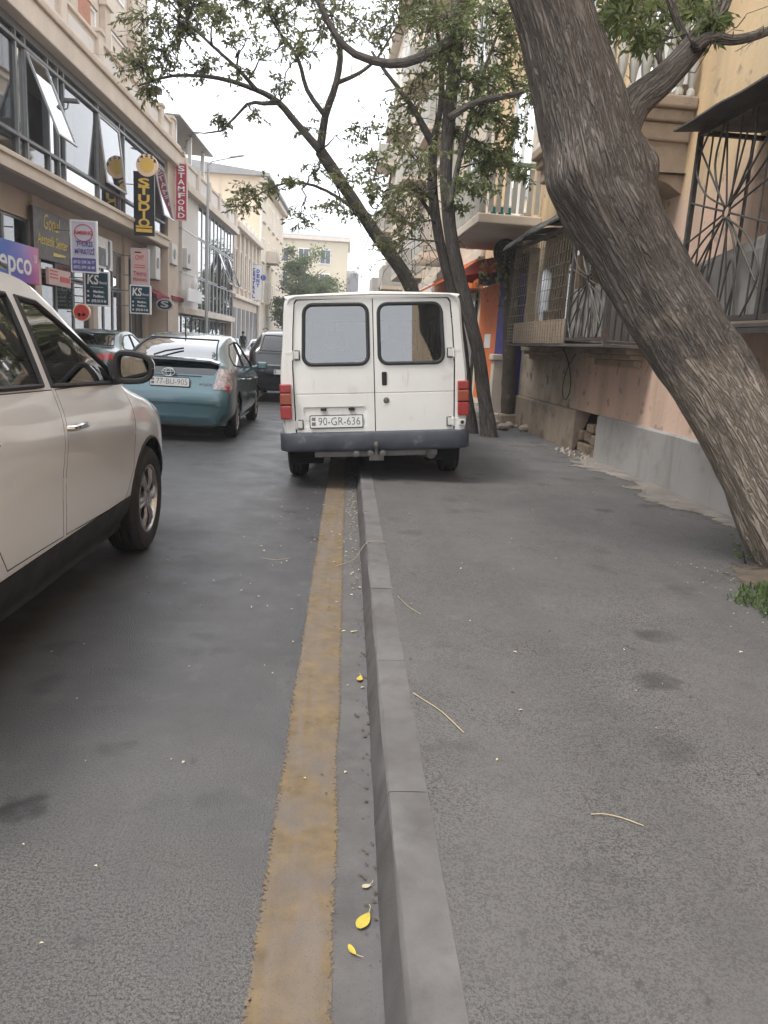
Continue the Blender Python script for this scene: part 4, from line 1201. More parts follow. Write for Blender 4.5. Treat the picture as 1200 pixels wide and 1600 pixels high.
# ---------------------------------------------------------------- office building with glass band
b1 = left_building('office_building', 'beige stone office building with a glass band over small shops')
Y0, Y1 = -6.0, 38.4
B('wall', M_STONE, b1, -6, -1.0, Y0, 36.6, 4.45, 5.2)
B('wall', M_ROOML, b1, -6, -3.6, Y0, 36.6, 0, 4.45)
B('slab', M_STONE2, b1, -6, 0.0, Y0, 36.62, 5.2, 5.62, bevel=0.02)
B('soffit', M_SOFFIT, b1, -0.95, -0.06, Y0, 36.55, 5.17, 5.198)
B('slab_nosing', M_STONE2, b1, -0.2, 0.06, Y0, 36.68, 5.50, 5.625, bevel=0.02)
B('wall', M_ROOMD, b1, -6, -2.2, Y0, Y1, 5.62, 8.8)
B('ceiling', M_PANELW, b1, -2.2, -0.3, Y0, Y1, 8.72, 8.8)
B('cornice', M_STONE2, b1, -6, 0.22, Y0, Y1, 8.82, 9.42, bevel=0.03)
B('cornice_band', M_STONE, b1, -0.5, 0.30, Y0, Y1 + 0.05, 9.42, 9.60, bevel=0.03)
B('cornice_band', M_STONE2, b1, -6, 0.10, Y0, Y1, 9.60, 9.85, bevel=0.03)
B('lintel', M_ALU, b1, -0.32, -0.12, Y0, Y1, 8.62, 8.82)
# glass band
mull = [-6, -3.4, -0.8, 1.8, 4.4, 7.0, 9.6, 12.2, 14.8, 17.4, 20.25, 21.6, 22.15, 23.6, 24.3, 24.75, 27.7, 29.95, 30.5, 34.45, 36.3]
for k, ym in enumerate(mull):
    B('mullion', M_ALU, b1, -0.30, -0.12, ym - 0.045, ym + 0.045, 5.62, 8.62)
for z in (6.18, 8.40):
    B('transom', M_ALU, b1, -0.28, -0.10, Y0, 36.3, z - 0.04, z + 0.04)
opening = {(22.15, 23.6): 22, (27.7, 29.95): 7, (34.45, 36.3): 12}
for a, c in zip(mull[:-1], mull[1:]):
    for z0, z1 in ((5.64, 6.14), (6.22, 8.36), (8.44, 8.62)):
        if z0 == 6.22 and (a, c) in opening:
            awning_sash(b1, -0.12, a + 0.05, c - 0.05, 8.36, 2.12, opening[(a, c)], G_SKY, M_ALUL, 0.07)
            continue
        MB().quad((-0.2, a + 0.045, z0), (-0.2, c - 0.045, z0), (-0.2, c - 0.045, z1), (-0.2, a + 0.045, z1)).build('window_pane', G_SKY, b1)
    if (c - a) > 1.2 and a > 15:
        mb = MB()
        rg = random.Random(int(a * 10)); yy = a + 0.1
        w_ = rg.uniform(0.3, 0.7) * (c - a)
        n_ = 14
        for i in range(n_ + 1):
            yq = yy + w_ * i / n_
            mb.v += [(-0.5 + 0.04 * math.sin(i * 1.9), yq, 6.3), (-0.5 + 0.03 * math.sin(i * 1.9), yq, 8.3)]
            if i: mb.f.append((2 * i - 2, 2 * i - 1, 2 * i + 1, 2 * i)); mb.mi.append(0)
        mb.build('curtain', M_PANELW, b1, smooth=True)
B('end_pier', M_STONE, b1, -0.9, -0.02, 36.4, Y1, 0, 8.82)
# parapet with piers and pale panels
par = [2, 6, 10, 14, 18, 22.0, 25.2, 28.4, 31.2, 33.9, 36.3, 38.2]
pp = None
for k, yp in enumerate(par):
    if pp is None:
        pp = B('parapet_pier', M_STONE2, b1, -0.62, -0.2, -0.22, 0.22, 9.85, 10.92, bevel=0.02)
        cap = B('pier_cap', M_STONE2, pp, -0.68, -0.14, -0.28, 0.28, 10.92, 11.04, bevel=0.02)
        pp.location = (0, yp, 0)
    else:
        q = copy_tree(pp, b1); q.location = (0, yp, 0)
for a, c in zip(par[:-1], par[1:]):
    B('parapet_wall', M_STONE, b1, -0.56, -0.32, a + 0.22, c - 0.22, 9.85, 10.72)
    B('parapet_panel', M_PANELW, b1, -0.34, -0.295, a + 0.5, c - 0.5, 10.02, 10.55, bevel=0.01)
    B('parapet_rail', M_STONE2, b1, -0.62, -0.24, a + 0.22, c - 0.22, 10.72, 10.84, bevel=0.02)
# storeys above
B('wall', M_STONE2, b1, -6, -1.35, Y0, Y1, 9.85, 16.8)
for k in range(11):
    yc = 1.0 + k * 3.45
    B('pilaster', M_STONE, b1, -1.35, -1.12, yc - 0.32, yc + 0.32, 9.85, 16.8, bevel=0.02)
    B('pilaster_band', M_STONE2, b1, -1.35, -1.02, yc - 0.4, yc + 0.4, 13.0, 13.3, bevel=0.03)
    for z0, z1 in ((10.3, 12.6), (14.0, 16.4)):
        w = pane_in(b1, -1.30, yc + 0.85, yc + 2.6, z0, z1, G_SKY, M_WHITE, 0.09, 'window', 0.1)
        B('window_surround', M_STONE, w, -1.345, -1.24, yc + 0.7, yc + 2.75, z1 + 0.02, z1 + 0.22, bevel=0.02)
B('terracotta_panel', M_BRICKR, b1, -1.35, -1.28, 27.4, 30.6, 11.2, 12.9)
# shop fronts under the overhang
cols = [-2.5, 3.0, 8.5, 14.0, 19.0, 24.4, 29.4, 33.2, 36.2]
for yc in cols:
    c_ = B('shop_pier', M_STONE, b1, -1.35, -0.9, yc - 0.24, yc + 0.24, 0.13, 5.17, bevel=0.01)
for a, c in zip(cols[:-1], cols[1:]):
    a += 0.24; c -= 0.24
    n_ = 3
    for k in range(n_):
        y0 = a + (c - a) * k / n_; y1 = a + (c - a) * (k + 1) / n_
        pane_in(b1, -1.05, y0 + 0.01, y1 - 0.01, 0.35, 3.0, G_SHOP, M_ALU, 0.06, 'shop_window')
        pane_in(b1, -1.05, y0 + 0.01, y1 - 0.01, 3.05, 4.43, G_SHOP if k == 0 else G_SKY, M_ALU, 0.06, 'shop_window')
    B('stall_riser', M_SOFFIT, b1, -1.2, -1.02, a, c, 0.13, 0.34)

# ---------------------------------------------------------------- glass corner building
b2 = left_building('glass_fronted_building', 'grey glass fronted building with a roof terrace parapet')
B('wall', M_ROOMD, b2, -6, -1.2, 39.0, 53.8, 0, 8.1)
B('side_panel', M_PANELW, b2, -1.2, 0.0, 39.0, 42.6, 2.75, 8.05)
for z in (4.4, 6.4): B('panel_joint', M_ALUL, b2, -1.1, 0.025, 38.98, 42.62, z - 0.03, z + 0.03)
for k in range(10):
    y0 = 42.6 + 1.12 * k
    for z0, z1 in ((2.78, 4.4), (4.45, 6.4), (6.45, 8.05)):
        if k in (5, 8) and z0 == 4.45:
            awning_sash(b2, 0.0, y0 + 0.04, y0 + 1.08, 6.4, 1.95, 22, G_SKY, M_ALUL, 0.06); continue
        pane_in(b2, 0.0, y0, y0 + 1.11, z0, z1, G_SKY, M_ALUL, 0.05)
B('slab', M_STONE2, b2, -6, 0.15, 38.9, 53.9, 2.45, 2.75, bevel=0.02)
B('slab', M_STONE2, b2, -6, 0.35, 38.8, 53.9, 8.06, 8.42, bevel=0.02)
for k in range(6):
    yc = 39.1 + k * 2.9
    B('parapet_pier', M_STONE2, b2, -0.2, 0.22, yc - 0.2, yc + 0.2, 8.42, 9.55, bevel=0.02)
    if k < 5:
        B('parapet_panel', M_PANELW, b2, -0.1, 0.08, yc + 0.2, yc + 2.7, 8.42, 9.3, bevel=0.01)
        B('parapet_rail', M_STONE2, b2, -0.15, 0.15, yc + 0.2, yc + 2.7, 9.3, 9.45, bevel=0.02)
for k in range(3):
    B('terrace_post', M_WHITE, b2, -0.6, -0.42, 39.6 + k * 3.2, 39.78 + k * 3.2, 8.42, 11.3)
MB().extr([(-3.2, 39.0, 11.4), (-0.1, 39.0, 11.3), (-0.1, 39.0, 11.38), (-3.2, 39.0, 11.48)], (0, 8.0, 0)).build('terrace_roof', M_ROOFT, b2)
B('wall', M_STONE, b2, -6, -3.0, 39.0, 53.8, 8.42, 11.6)
for k in range(4):
    y0 = 39.4 + 3.6 * k
    for q in range(3):
        pane_in(b2, -0.35, y0 + q * 1.1, y0 + q * 1.1 + 1.08, 0.3, 2.4, G_SHOP, M_ALU, 0.06, 'shop_window')
B('shop_wall', M_CREAM2, b2, -1.2, -0.42, 39.0, 53.8, 0.13, 0.3)

# ---------------------------------------------------------------- ornate two storey house
b3 = left_building('ornate_house', 'low ornate stone house with arched windows beside the glass building')
B('wall', M_STONE, b3, -8, -0.12, 54.0, 66.3, 0, 8.6)
B('cornice', M_STONE2, b3, -8, 0.35, 53.95, 66.4, 8.6, 9.0, bevel=0.04)
B('string_course', M_STONE2, b3, -0.2, 0.15, 54.0, 66.3, 4.1, 4.35, bevel=0.03)
for k in range(6):
    yc = 55.2 + 2.0 * k
    poly = [(yc - 0.5, 4.9), (yc + 0.5, 4.9)] + [(yc + 0.5 * math.cos(R(a)), 6.9 + 0.5 * math.sin(R(a))) for a in range(0, 181, 20)]
    fr = MB()
    for (a1, z1), (a2, z2) in zip(poly, poly[1:] + poly[:1]):
        fr.tube([(-0.08, a1, z1), (-0.08, a2, z2)], 0.09, 6)
    w = fr.build('arched_window', M_STONE2, b3)
    MB().add([(-0.11, a_, z_) for a_, z_ in poly], [tuple(range(len(poly)))]).build('pane', G_SKY, w)
    B('pilaster', M_STONE2, b3, -0.12, 0.06, yc + 0.78, yc + 1.05, 4.35, 8.6, bevel=0.02)
    B('shop_window', M_ALU, b3, -0.12, -0.08, yc - 0.65, yc + 0.65, 0.5, 3.5)
for k in range(7):
    B('roof_urn', M_STONE2, b3, -0.1, 0.2, 54.1 + k * 1.95, 54.4 + k * 1.95, 9.0, 9.5, bevel=0.06)

# ---------------------------------------------------------------- tall cream block
b4 = left_building('apartment_block', 'tall cream apartment block with plain side wall and eaves')
B('wall', M_CREAM, b4, -12, 0.0, 66.5, 84.0, 0, 14.2)
B('plinth', M_STONE2, b4, -0.1, 0.08, 66.45, 84.02, 0, 3.6, bevel=0.02)
B('downpipe', M_PANELW, b4, -0.05, 0.12, 66.3, 66.5, 0, 13.6)
MB().extr([(-12.4, 66.0, 14.2), (0.7, 66.0, 14.2), (0.7, 66.0, 14.45), (-5.8, 66.0, 15.1), (-12.4, 66.0, 14.5)], (0, 18.6, 0)).build('roof', M_ROOFT, b4)
B('eaves', M_STONE2, b4, -0.1, 0.45, 66.3, 84.2, 13.75, 14.19, bevel=0.05)
for k in range(5):
    for z in (4.6, 7.9, 11.1):
        w = pane_in(b4, 0.03, 68.0 + 3.3 * k, 69.3 + 3.3 * k, z, z + 1.9, G_SKY, M_WHITE, 0.1)
        B('window_sill', M_STONE2, w, 0.0, 0.16, 67.9 + 3.3 * k, 69.4 + 3.3 * k, z - 0.14, z - 0.02)
for z in (8.3,):
    B('balcony', M_STONE2, b4, 0.0, 0.9, 70.9, 73.2, z - 0.3, z + 0.7, bevel=0.02)
# ---------------------------------------------------------------- building closing the view
b5 = thing('apartment_block', 'pale yellow four storey block closing the end of the street', 'building', (0, 0, 0))
B('wall', M_FARW, b5, -17.5, -0.75, 112, 124, 0, 15.2)
B('cornice', M_STONE2, b5, -17.8, -0.45, 111.6, 124.3, 15.2, 15.7, bevel=0.05)
MB().extr([(-17.8, 111.6, 15.7), (-0.45, 111.6, 15.7), (-3, 118, 17.0), (-15, 118, 17.0)], (0, 0, 0.05)).build('roof', M_ROOFT, b5)
B('rear_wing', M_PANELW, b5, -0.74, 0.7, 113, 123, 0, 11.6)
B('enclosed_balcony', M_ALU, b5, -0.2, 0.95, 112.0, 113.0, 8.4, 11.2)
for i, x0 in enumerate((-16.2, -13.2, -10.4, -7.6, -4.6)):
    for j, z in enumerate((2.2, 5.5, 8.9, 12.1)):
        fr = MB().box(x0, x0 + 1.55, 111.93, 111.99, z, z + 2.0)
        w = fr.build('window', M_WHITE, b5)
        for q in (0, 1):
            B('pane', M_TEALD, w, x0 + 0.12 + q * 0.7, x0 + 0.73 + q * 0.7, 111.89, 111.925, z + 0.14, z + 1.86)

# ================================================================== signs on the far side
def smat(n_, c, r_=0.45): return pm('sign_' + n_, c, rough=r_, var=0.03, bump=0)
S_BLACK = smat('black', (0.012, 0.012, 0.014)); S_GOLD = smat('gold', (0.75, 0.48, 0.10)); S_CREAMD = smat('peach', (0.85, 0.62, 0.42))
S_MAROON = smat('crimson', (0.38, 0.03, 0.07)); S_WHITE = smat('white', (0.78, 0.78, 0.77)); S_NAVY = smat('navy', (0.012, 0.05, 0.075)); S_VIOLET = smat('violet', (0.10, 0.09, 0.28))
S_LILAC = smat('lilac', (0.55, 0.54, 0.62)); S_PINK = smat('pink', (0.62, 0.42, 0.38)); S_RED = smat('red', (0.55, 0.06, 0.045)); S_BLUE = smat('blue', (0.06, 0.10, 0.45)); S_BROWN = smat('brown', (0.06, 0.045, 0.03)); S_YEL = smat('yellow', (0.6, 0.45, 0.06))
S_GREY = smat('grey', (0.45, 0.45, 0.46))
FX = (R(90), 0, 0)          # lettering that faces -y
def blade(name, label, x0, x1, y, z0, z1, face, edge, cat='sign', group=None, arms=None, th=0.10):
    t = thing(name, label, cat, ((x0 + x1) / 2, y, z0), (0, 0, 0), group)
    w = (x1 - x0) / 2; h = z1 - z0
    B('panel', face, t, -w, w, 0, th, 0, h, bevel=0.006)
    fr = MB()
    e = 0.022
    fr.box(-w - e, -w + e, -0.012, th + 0.012, -e, h + e).box(w - e, w + e, -0.012, th + 0.012, -e, h + e).box(-w + e, w - e, -0.012, th + 0.012, -e, e).box(-w + e, w - e, -0.012, th + 0.012, h - e, h + e)
    fr.build('frame', edge, t)
    a = MB()
    for zz in (arms or (0.25 * h, 0.8 * h)):
        a.tube([(-w - 0.5, th / 2, zz), (-w, th / 2, zz)], 0.018, 6)
    a.build('bracket', M_ALU, t)
    return t, w, h
YO = -0.014

t, w, h = blade('blade_sign', 'tall black sign reading STUDIO in gold under a LAZER disc', -8.3, -7.58, 31.1, 5.05, 7.28, S_BLACK, S_BLACK)
for k, c_ in enumerate('STUDIO'):
    text(c_, 0.40, S_GOLD, t, (0, YO, h - 0.38 - k * 0.285), FX, width=(0.42 if c_ != 'I' else 0.09), bold=0.012)
B('footer_band', S_GOLD, t, -0.3, 0.3, YO - 0.004, YO + 0.02, 0.10, 0.22)
B('footer_band', S_GOLD, t, -0.3, 0.3, YO - 0.004, YO + 0.02, 0.26, 0.33)
d = MB().lathe([(0.40, 0.0), (0.40, 0.12)], (0.12, -0.02, h + 0.25), 'y', 32).build('disc', S_CREAMD, t)
MB().lathe([(0.26, 0.0), (0.26, -0.012)], (0.12, -0.022, h + 0.25), 'y', 28).build('disc_inner', S_GOLD, d)
for k, c_ in enumerate('LAZER'):
    a = R(155 - k * 32)
    text(c_, 0.15, S_BLACK, d, (0.12 + 0.33 * math.cos(a), -0.03, h + 0.25 + 0.33 * math.sin(a)), (R(90), 0, 0), bold=0.008)

t, w, h = blade('blade_sign', 'narrow crimson sign reading STAMFORD downwards in white', -8.15, -7.66, 37.5, 6.55, 8.95, S_MAROON, S_PINK)
for k, c_ in enumerate('STAMFORD'):
    text(c_, 0.30, S_WHITE, t, (0, YO, h - 0.22 - k * 0.285), FX, width=0.30, bold=0.006)

t, w, h = blade('blade_sign', 'lilac and violet sign reading TƏDRİS MƏRKƏZİ under an oval emblem', -8.44, -7.7, 24.6, 3.12, 4.58, S_LILAC, S_WHITE)
B('footer_band', S_VIOLET, t, -w + 0.02, w - 0.02, YO, 0.01, 0.02, 0.40)
for zz, s_ in ((0.28, '(012) 530 36 77'), (0.13, '(055) 599 36 40')): text(s_, 0.12, S_WHITE, t, (0, YO - 0.004, zz), FX, width=0.62)
text('TƏDRİS', 0.2, S_VIOLET, t, (0.02, YO, 0.80), FX, width=0.5, bold=0.006)
text('MƏRKƏZİ', 0.2, S_VIOLET, t, (0.02, YO, 0.58), FX, width=0.58, bold=0.006)
em = MB().tube([(0.27 * math.cos(2 * math.pi * k / 24), YO, 1.12 + 0.24 * math.sin(2 * math.pi * k / 24)) for k in range(25)], 0.012, 6, cap=False)
em.build('emblem_ring', S_RED, t)
text('AMBING', 0.15, S_RED, t, (0.0, YO, 1.12), FX, width=0.56, bold=0.004)

for (x0, y, z0, lab) in ((-8.44, 25.75, 2.2, 'dark teal board reading KS in white, under the lilac and violet sign'), (-8.35, 30.62, 2.14, 'dark teal board reading KS in white, under the pink sign')):
    t, w, h = blade('shop_board', lab, x0, x0 + 0.74, y, z0, z0 + 1.02, S_NAVY, S_WHITE, group='KS boards along the shops')
    text('KS', 0.40, S_WHITE, t, (-0.13, YO, 0.77), FX, width=0.36, bold=0.01, shear=0.1)
    text('Beauty', 0.12, S_WHITE, t, (0.2, YO, 0.70), FX, width=0.24, shear=0.2)
    B('rule', S_WHITE, t, -0.2, 0.2, YO - 0.003, 0.01, 0.555, 0.565)
    for zz, s_ in ((0.42, 'Manikur,'), (0.28, 'Pedikur,'), (0.13, '(070) 555 41 86')):
        text(s_, 0.11, S_WHITE, t, (0.06, YO, zz), FX, width=0.34 if len(s_) < 10 else 0.46, bold=0.003)
        MB().lathe([(0.035, 0), (0.035, -0.004)], (-0.27, YO + 0.002, zz), 'y', 12).build('bullet', S_WHITE, t)

t, w, h = blade('blade_sign', 'pale pink sign with red lettering under the overhanging slab', -8.33, -7.7, 30.72, 3.2, 4.5, S_PINK, S_GREY)
text('CNT', 0.22, S_RED, t, (0.0, YO, 0.98), FX, width=0.32)
text('Tədris', 0.22, S_MAROON, t, (0.0, YO, 0.40), FX, width=0.48)
text('Mərkəzi', 0.2, S_MAROON, t, (0.0, YO, 0.18), FX, width=0.5)
for zz in (0.62, 0.70): B('rule', S_RED, t, -0.2, 0.2, YO - 0.002, 0.01, zz, zz + 0.02)
B('swoosh', S_BLACK, t, -0.18, 0.05, YO - 0.003, 0.01, 1.15, 1.19)

t = thing('round_sign', 'red round sign with pale rim by the shop fronts', 'sign', (-8.15, 24.5, 1.66))
MB().lathe([(0.26, 0), (0.26, 0.09)], (0, 0, 0.27), 'y', 32).build('rim', S_CREAMD, t, smooth=True)
MB().lathe([(0.225, -0.012), (0.225, 0.0)], (0, 0, 0.27), 'y', 32).build('face', S_RED, t)
for x_ in (-0.07, 0.07):
    MB().lathe([(0.05, -0.02), (0.02, -0.02)], (x_, 0, 0.2), 'y', 12, cap=True).build('emblem', S_WHITE, t)
MB().tube([(-0.45, 0.05, 0.27), (-0.2, 0.05, 0.27)], 0.02, 6).build('bracket', M_ALU, t)

t = thing('oval_sign', 'oval silver and black sign with a curling S emblem', 'sign', (-7.92, 34.3, 2.38))
el = [(0.36 * math.cos(2 * math.pi * k / 32), 0, 0.27 + 0.25 * math.sin(2 * math.pi * k / 32)) for k in range(32)]
MB().extr(el, (0, 0.1, 0)).build('rim', S_GREY, t)
el = [(0.30 * math.cos(2 * math.pi * k / 32), -0.012, 0.27 + 0.19 * math.sin(2 * math.pi * k / 32)) for k in range(32)]
MB().extr(el, (0, 0.012, 0)).build('face', S_BLACK, t)
text('S', 0.36, S_GREY, t, (0, -0.02, 0.27), FX, width=0.34, bold=0.01)
MB().tube([(0.1, 0.05, -2.25), (0.1, 0.05, 0.05)], 0.025, 8).build('post', M_ALU, t)
MB().tube([(-0.7, 0.05, 0.4), (-0.3, 0.05, 0.3)], 0.02, 6).build('bracket', M_ALU, t)

def wallsign(name, label, y0, y1, z0, z1, mat, v=-0.88, th=0.10):
    """sign flat on the shop fronts; local x runs along the street, the face looks at +X of the world"""
    x = -8.946 + 0.0196 * y0 + v
    t = thing(name, label, 'sign', (x, (y0 + y1) / 2, z0), (0, 0, R(90) + SROT))
    L = (y1 - y0) / 2; h = z1 - z0
    B('panel', mat, t, -L, L, -th, th * 0, 0, h, bevel=0.005)
    return t, L, h
WF = -0.108
# pepco: a printed gradient panel
gm = bpy.data.materials.new('sign_gradient_print'); gm.use_nodes = True
n_ = gm.node_tree.nodes; l_ = gm.node_tree.links
tc_ = n_.new('ShaderNodeTexCoord'); sx_ = n_.new('ShaderNodeSeparateXYZ'); mr_ = n_.new('ShaderNodeMapRange'); cr_ = n_.new('ShaderNodeValToRGB')
mr_.inputs['From Min'].default_value = -2.2; mr_.inputs['From Max'].default_value = 2.2
l_.new(tc_.outputs['Object'], sx_.inputs[0]); l_.new(sx_.outputs['X'], mr_.inputs['Value']); l_.new(mr_.outputs[0], cr_.inputs[0])
cr_.color_ramp.elements[0].position = 0.35; cr_.color_ramp.elements[0].color = (0.02, 0.17, 0.55, 1)
cr_.color_ramp.elements[1].position = 1.0; cr_.color_ramp.elements[1].color = (0.52, 0.05, 0.22, 1)
e_ = cr_.color_ramp.elements.new(0.75); e_.color = (0.13, 0.10, 0.46, 1)
l_.new(cr_.outputs[0], n_['Principled BSDF'].inputs['Base Color']); n_['Principled BSDF'].inputs['Roughness'].default_value = 0.35
t, L, h = wallsign('shop_sign', 'blue to pink shop sign reading pepco in white', 19.6, 24.1, 2.62, 3.66, gm, v=-0.80)
text('pepco', 0.86, S_WHITE, t, (0.44, WF, 0.50), FX, width=2.5, bold=0.012)
text('®', 0.3, S_WHITE, t, (1.98, WF, 0.70), FX, width=0.2)
t, L, h = wallsign('shop_sign', 'dark brown sign with gold script Gonul Aestetik Senter', 23.95, 26.75, 3.42, 4.85, S_BROWN)
text('Gonul', 0.62, S_YEL, t, (-0.1, WF, 1.08), FX, width=1.25, shear=0.25, bold=0.004)
text('Aestetik Senter', 0.44, S_YEL, t, (0.0, WF, 0.56), FX, width=2.35, shear=0.2, bold=0.002)
B('rule', S_YEL, t, 0.0, 1.0, WF - 0.004, WF + 0.01, 0.17, 0.27)
t, L, h = wallsign('shop_sign', 'small white sign with red stripes above a shop door', 24.95, 26.75, 2.72, 3.22, S_PINK)
for k, zz in enumerate((0.2, 0.3, 0.4)): B('stripe', S_RED, t, -0.8, -0.2, WF - 0.004, WF + 0.01, zz, zz + 0.04)
B('stripe', S_RED, t, 0.0, 0.8, WF - 0.004, WF + 0.01, 0.14, 0.30)
t, L, h = wallsign('shop_sign', 'black and white sign with a large J above the shop windows', 29.2, 31.1, 3.65, 4.75, S_WHITE)
text('J', 1.1, S_BLACK, t, (0.55, WF, 0.6), FX, width=0.5, bold=0.02)
B('block', S_BLACK, t, -0.85, 0.15, WF - 0.004, WF + 0.01, 0.08, 0.72)
t, L, h = wallsign('shop_sign', 'white box sign with pale figure over the far shop awning', 38.6, 41.6, 3.05, 3.65, S_WHITE, v=0.35)
MB().tube([(0.3, 0.0, 0.6), (0.3, 0.0, 0.85), (0.28, 0.0, 1.1), (0.3, 0.0, 1.25)], [0.14, 0.2, 0.12, 0.02], 8).build('figure', S_WHITE, t, smooth=True)
for yy, zz, lab in ((34.2, 3.0, 'maroon shop awning beside the oval sign'), (37.0, 3.1, 'maroon shop awning below the paired air conditioners')):
    a = thing('awning', lab, 'awning', (-8.946 + 0.0196 * yy - 0.95, yy, zz), (0, 0, SROT))
    MB().extr([(0, 0, 0.5), (1.0, 0, 0.05), (1.0, 0, -0.12), (0.98, 0, -0.12), (0.98, 0, 0.03), (0, 0, 0.46)], (0, 2.2, 0)).build('canopy', M_MAROON, a)
    MB().tube([(0, 0.1, 0.05), (0.95, 0.1, 0.03)], 0.015, 6).tube([(0, 2.1, 0.05), (0.95, 2.1, 0.03)], 0.015, 6).build('strut', M_ALU, a)

t, w, h = blade('blade_sign', 'white hanging sign reading CENTRAL DENT in blue downwards', -7.9, -7.0, 63.0, 4.4, 7.1, S_WHITE, S_GREY, th=0.15)
for k, c_ in enumerate('CENTRAL'): text(c_, 0.36, S_BLUE, t, (-0.22, -0.02, h - 0.42 - k * 0.33), FX, width=0.24, bold=0.02)
for k, c_ in enumerate('DENT'): text(c_, 0.36, S_BLUE, t, (0.12, -0.02, h - 0.5 - k * 0.36), FX, width=0.24, bold=0.02)
MB().lathe([(0.22, 0.0), (0.22, 0.1)], (0.52, 0, h - 0.95), 'y', 16).build('emblem', S_BLUE, t)

# air conditioners
def ac_unit(name, label, x, y, z, rz, w=0.85, h=0.6, d=0.32, group=None, mat=None):
    M_ACW = mat or MATS['air_conditioner_white']
    t = thing(name, label, 'air conditioner', (x, y, z), (0, 0, rz), group)
    B('casing', M_ACW, t, -w / 2, w / 2, 0, d, 0, h, bevel=0.02)
    g = MB(); c = (-0.08, -0.012, h / 2)
    for r_ in (0.06, 0.12, 0.18, 0.23): g.tube([(c[0] + r_ * math.cos(2 * math.pi * k / 20), c[1], c[2] + r_ * math.sin(2 * math.pi * k / 20)) for k in range(21)], 0.006, 5, cap=False)
    for k in range(4): a = math.pi * k / 4; g.tube([(c[0] - 0.23 * math.cos(a), c[1], c[2] - 0.23 * math.sin(a)), (c[0] + 0.23 * math.cos(a), c[1], c[2] + 0.23 * math.sin(a))], 0.005, 5)
    g.build('fan_guard', M_ACW, t)
    MB().lathe([(0.23, 0), (0.22, 0.004)], (c[0], -0.004, c[2]), 'y', 24).build('fan_opening', M_UNDER, t)
    b = MB()
    for sx in (-w / 2 + 0.1, w / 2 - 0.1): b.box(sx - 0.02, sx + 0.02, 0, d + 0.12, -0.04, 0).box(sx - 0.02, sx + 0.02, d + 0.08, d + 0.12, -0.3, -0.04)
    b.build('bracket', M_ALU, t)
    return t
ac_unit('air_conditioner', 'beige air conditioner on the end pier above the maroon awnings', -8.12, 37.2, 4.55, R(90), 1.1, 0.9, 0.5)
ac_unit('air_conditioner', 'beige air conditioner on the glass fronted building beside the crimson sign', -7.95, 39.6, 4.6, R(90), 1.1, 0.9, 0.5)
ac_unit('air_conditioner', 'tall narrow air conditioner casing fixed beside the pink sign', -8.35, 35.0, 3.7, R(90), 0.8, 1.35, 0.4)
ac_unit('air_conditioner', 'low air conditioner standing on the pavement under a KS board', -8.2, 30.2, 0.55, R(0), 0.85, 0.65, 0.35)

# floodlight on the parapet and a small one on the glass
t = thing('floodlight', 'small grey floodlight standing on the parapet', 'floodlight', (-8.5, 35.5, 11.04))
MB().box(-0.2, 0.2, -0.12, 0.12, 0.15, 0.42).build('housing', M_ALU, t, bevel=0.03)
MB().tube([(0, 0, 0), (0, 0, 0.2)], 0.02, 6).build('stem', M_ALU, t)
t = thing('floodlight', 'small floodlight on an arm in front of the glass band', 'floodlight', (-8.55, 24.5, 7.55))
MB().tube([(0, 0, 0), (0.18, -0.1, 0.05), (0.2, -0.1, 0.2)], 0.02, 6).build('arm', M_ALU, t)
MB().box(0.05, 0.5, -0.2, 0.0, 0.2, 0.3).build('housing', M_ALU, t, bevel=0.02)

# street lamp
t = thing('street_lamp', 'slender grey street lamp with one arm over the road', 'street lamp', (-7.35, 41.0, 0.13))
MB().tube([(0, 0, 0), (0.0, 0, 3), (0.02, 0, 9.6)], [0.10, 0.085, 0.06], 12).build('pole', M_ALUL, t, smooth=True)
MB().lathe([(0.18, 0), (0.17, 0.35), (0.11, 0.42)], (0, 0, 0), 'z', 12).build('base', M_ALUL, t, smooth=True)
MB().tube([(0.02, 0, 9.55), (0.2, 0, 9.72), (1.1, 0, 9.95)], 0.035, 8).build('arm', M_ALUL, t, smooth=True)
MB().add([(1.05, -0.12, 9.93), (1.8, -0.10, 10.08), (1.8, 0.10, 10.08), (1.05, 0.12, 9.93), (1.1, -0.07, 10.03), (1.7, -0.06, 10.14), (1.7, 0.06, 10.14), (1.1, 0.07, 10.03)], [(0, 1, 2, 3), (4, 7, 6, 5), (0, 4, 5, 1), (1, 5, 6, 2), (2, 6, 7, 3), (3, 7, 4, 0)]).build('lantern', M_ALU, t, bevel=0.02)

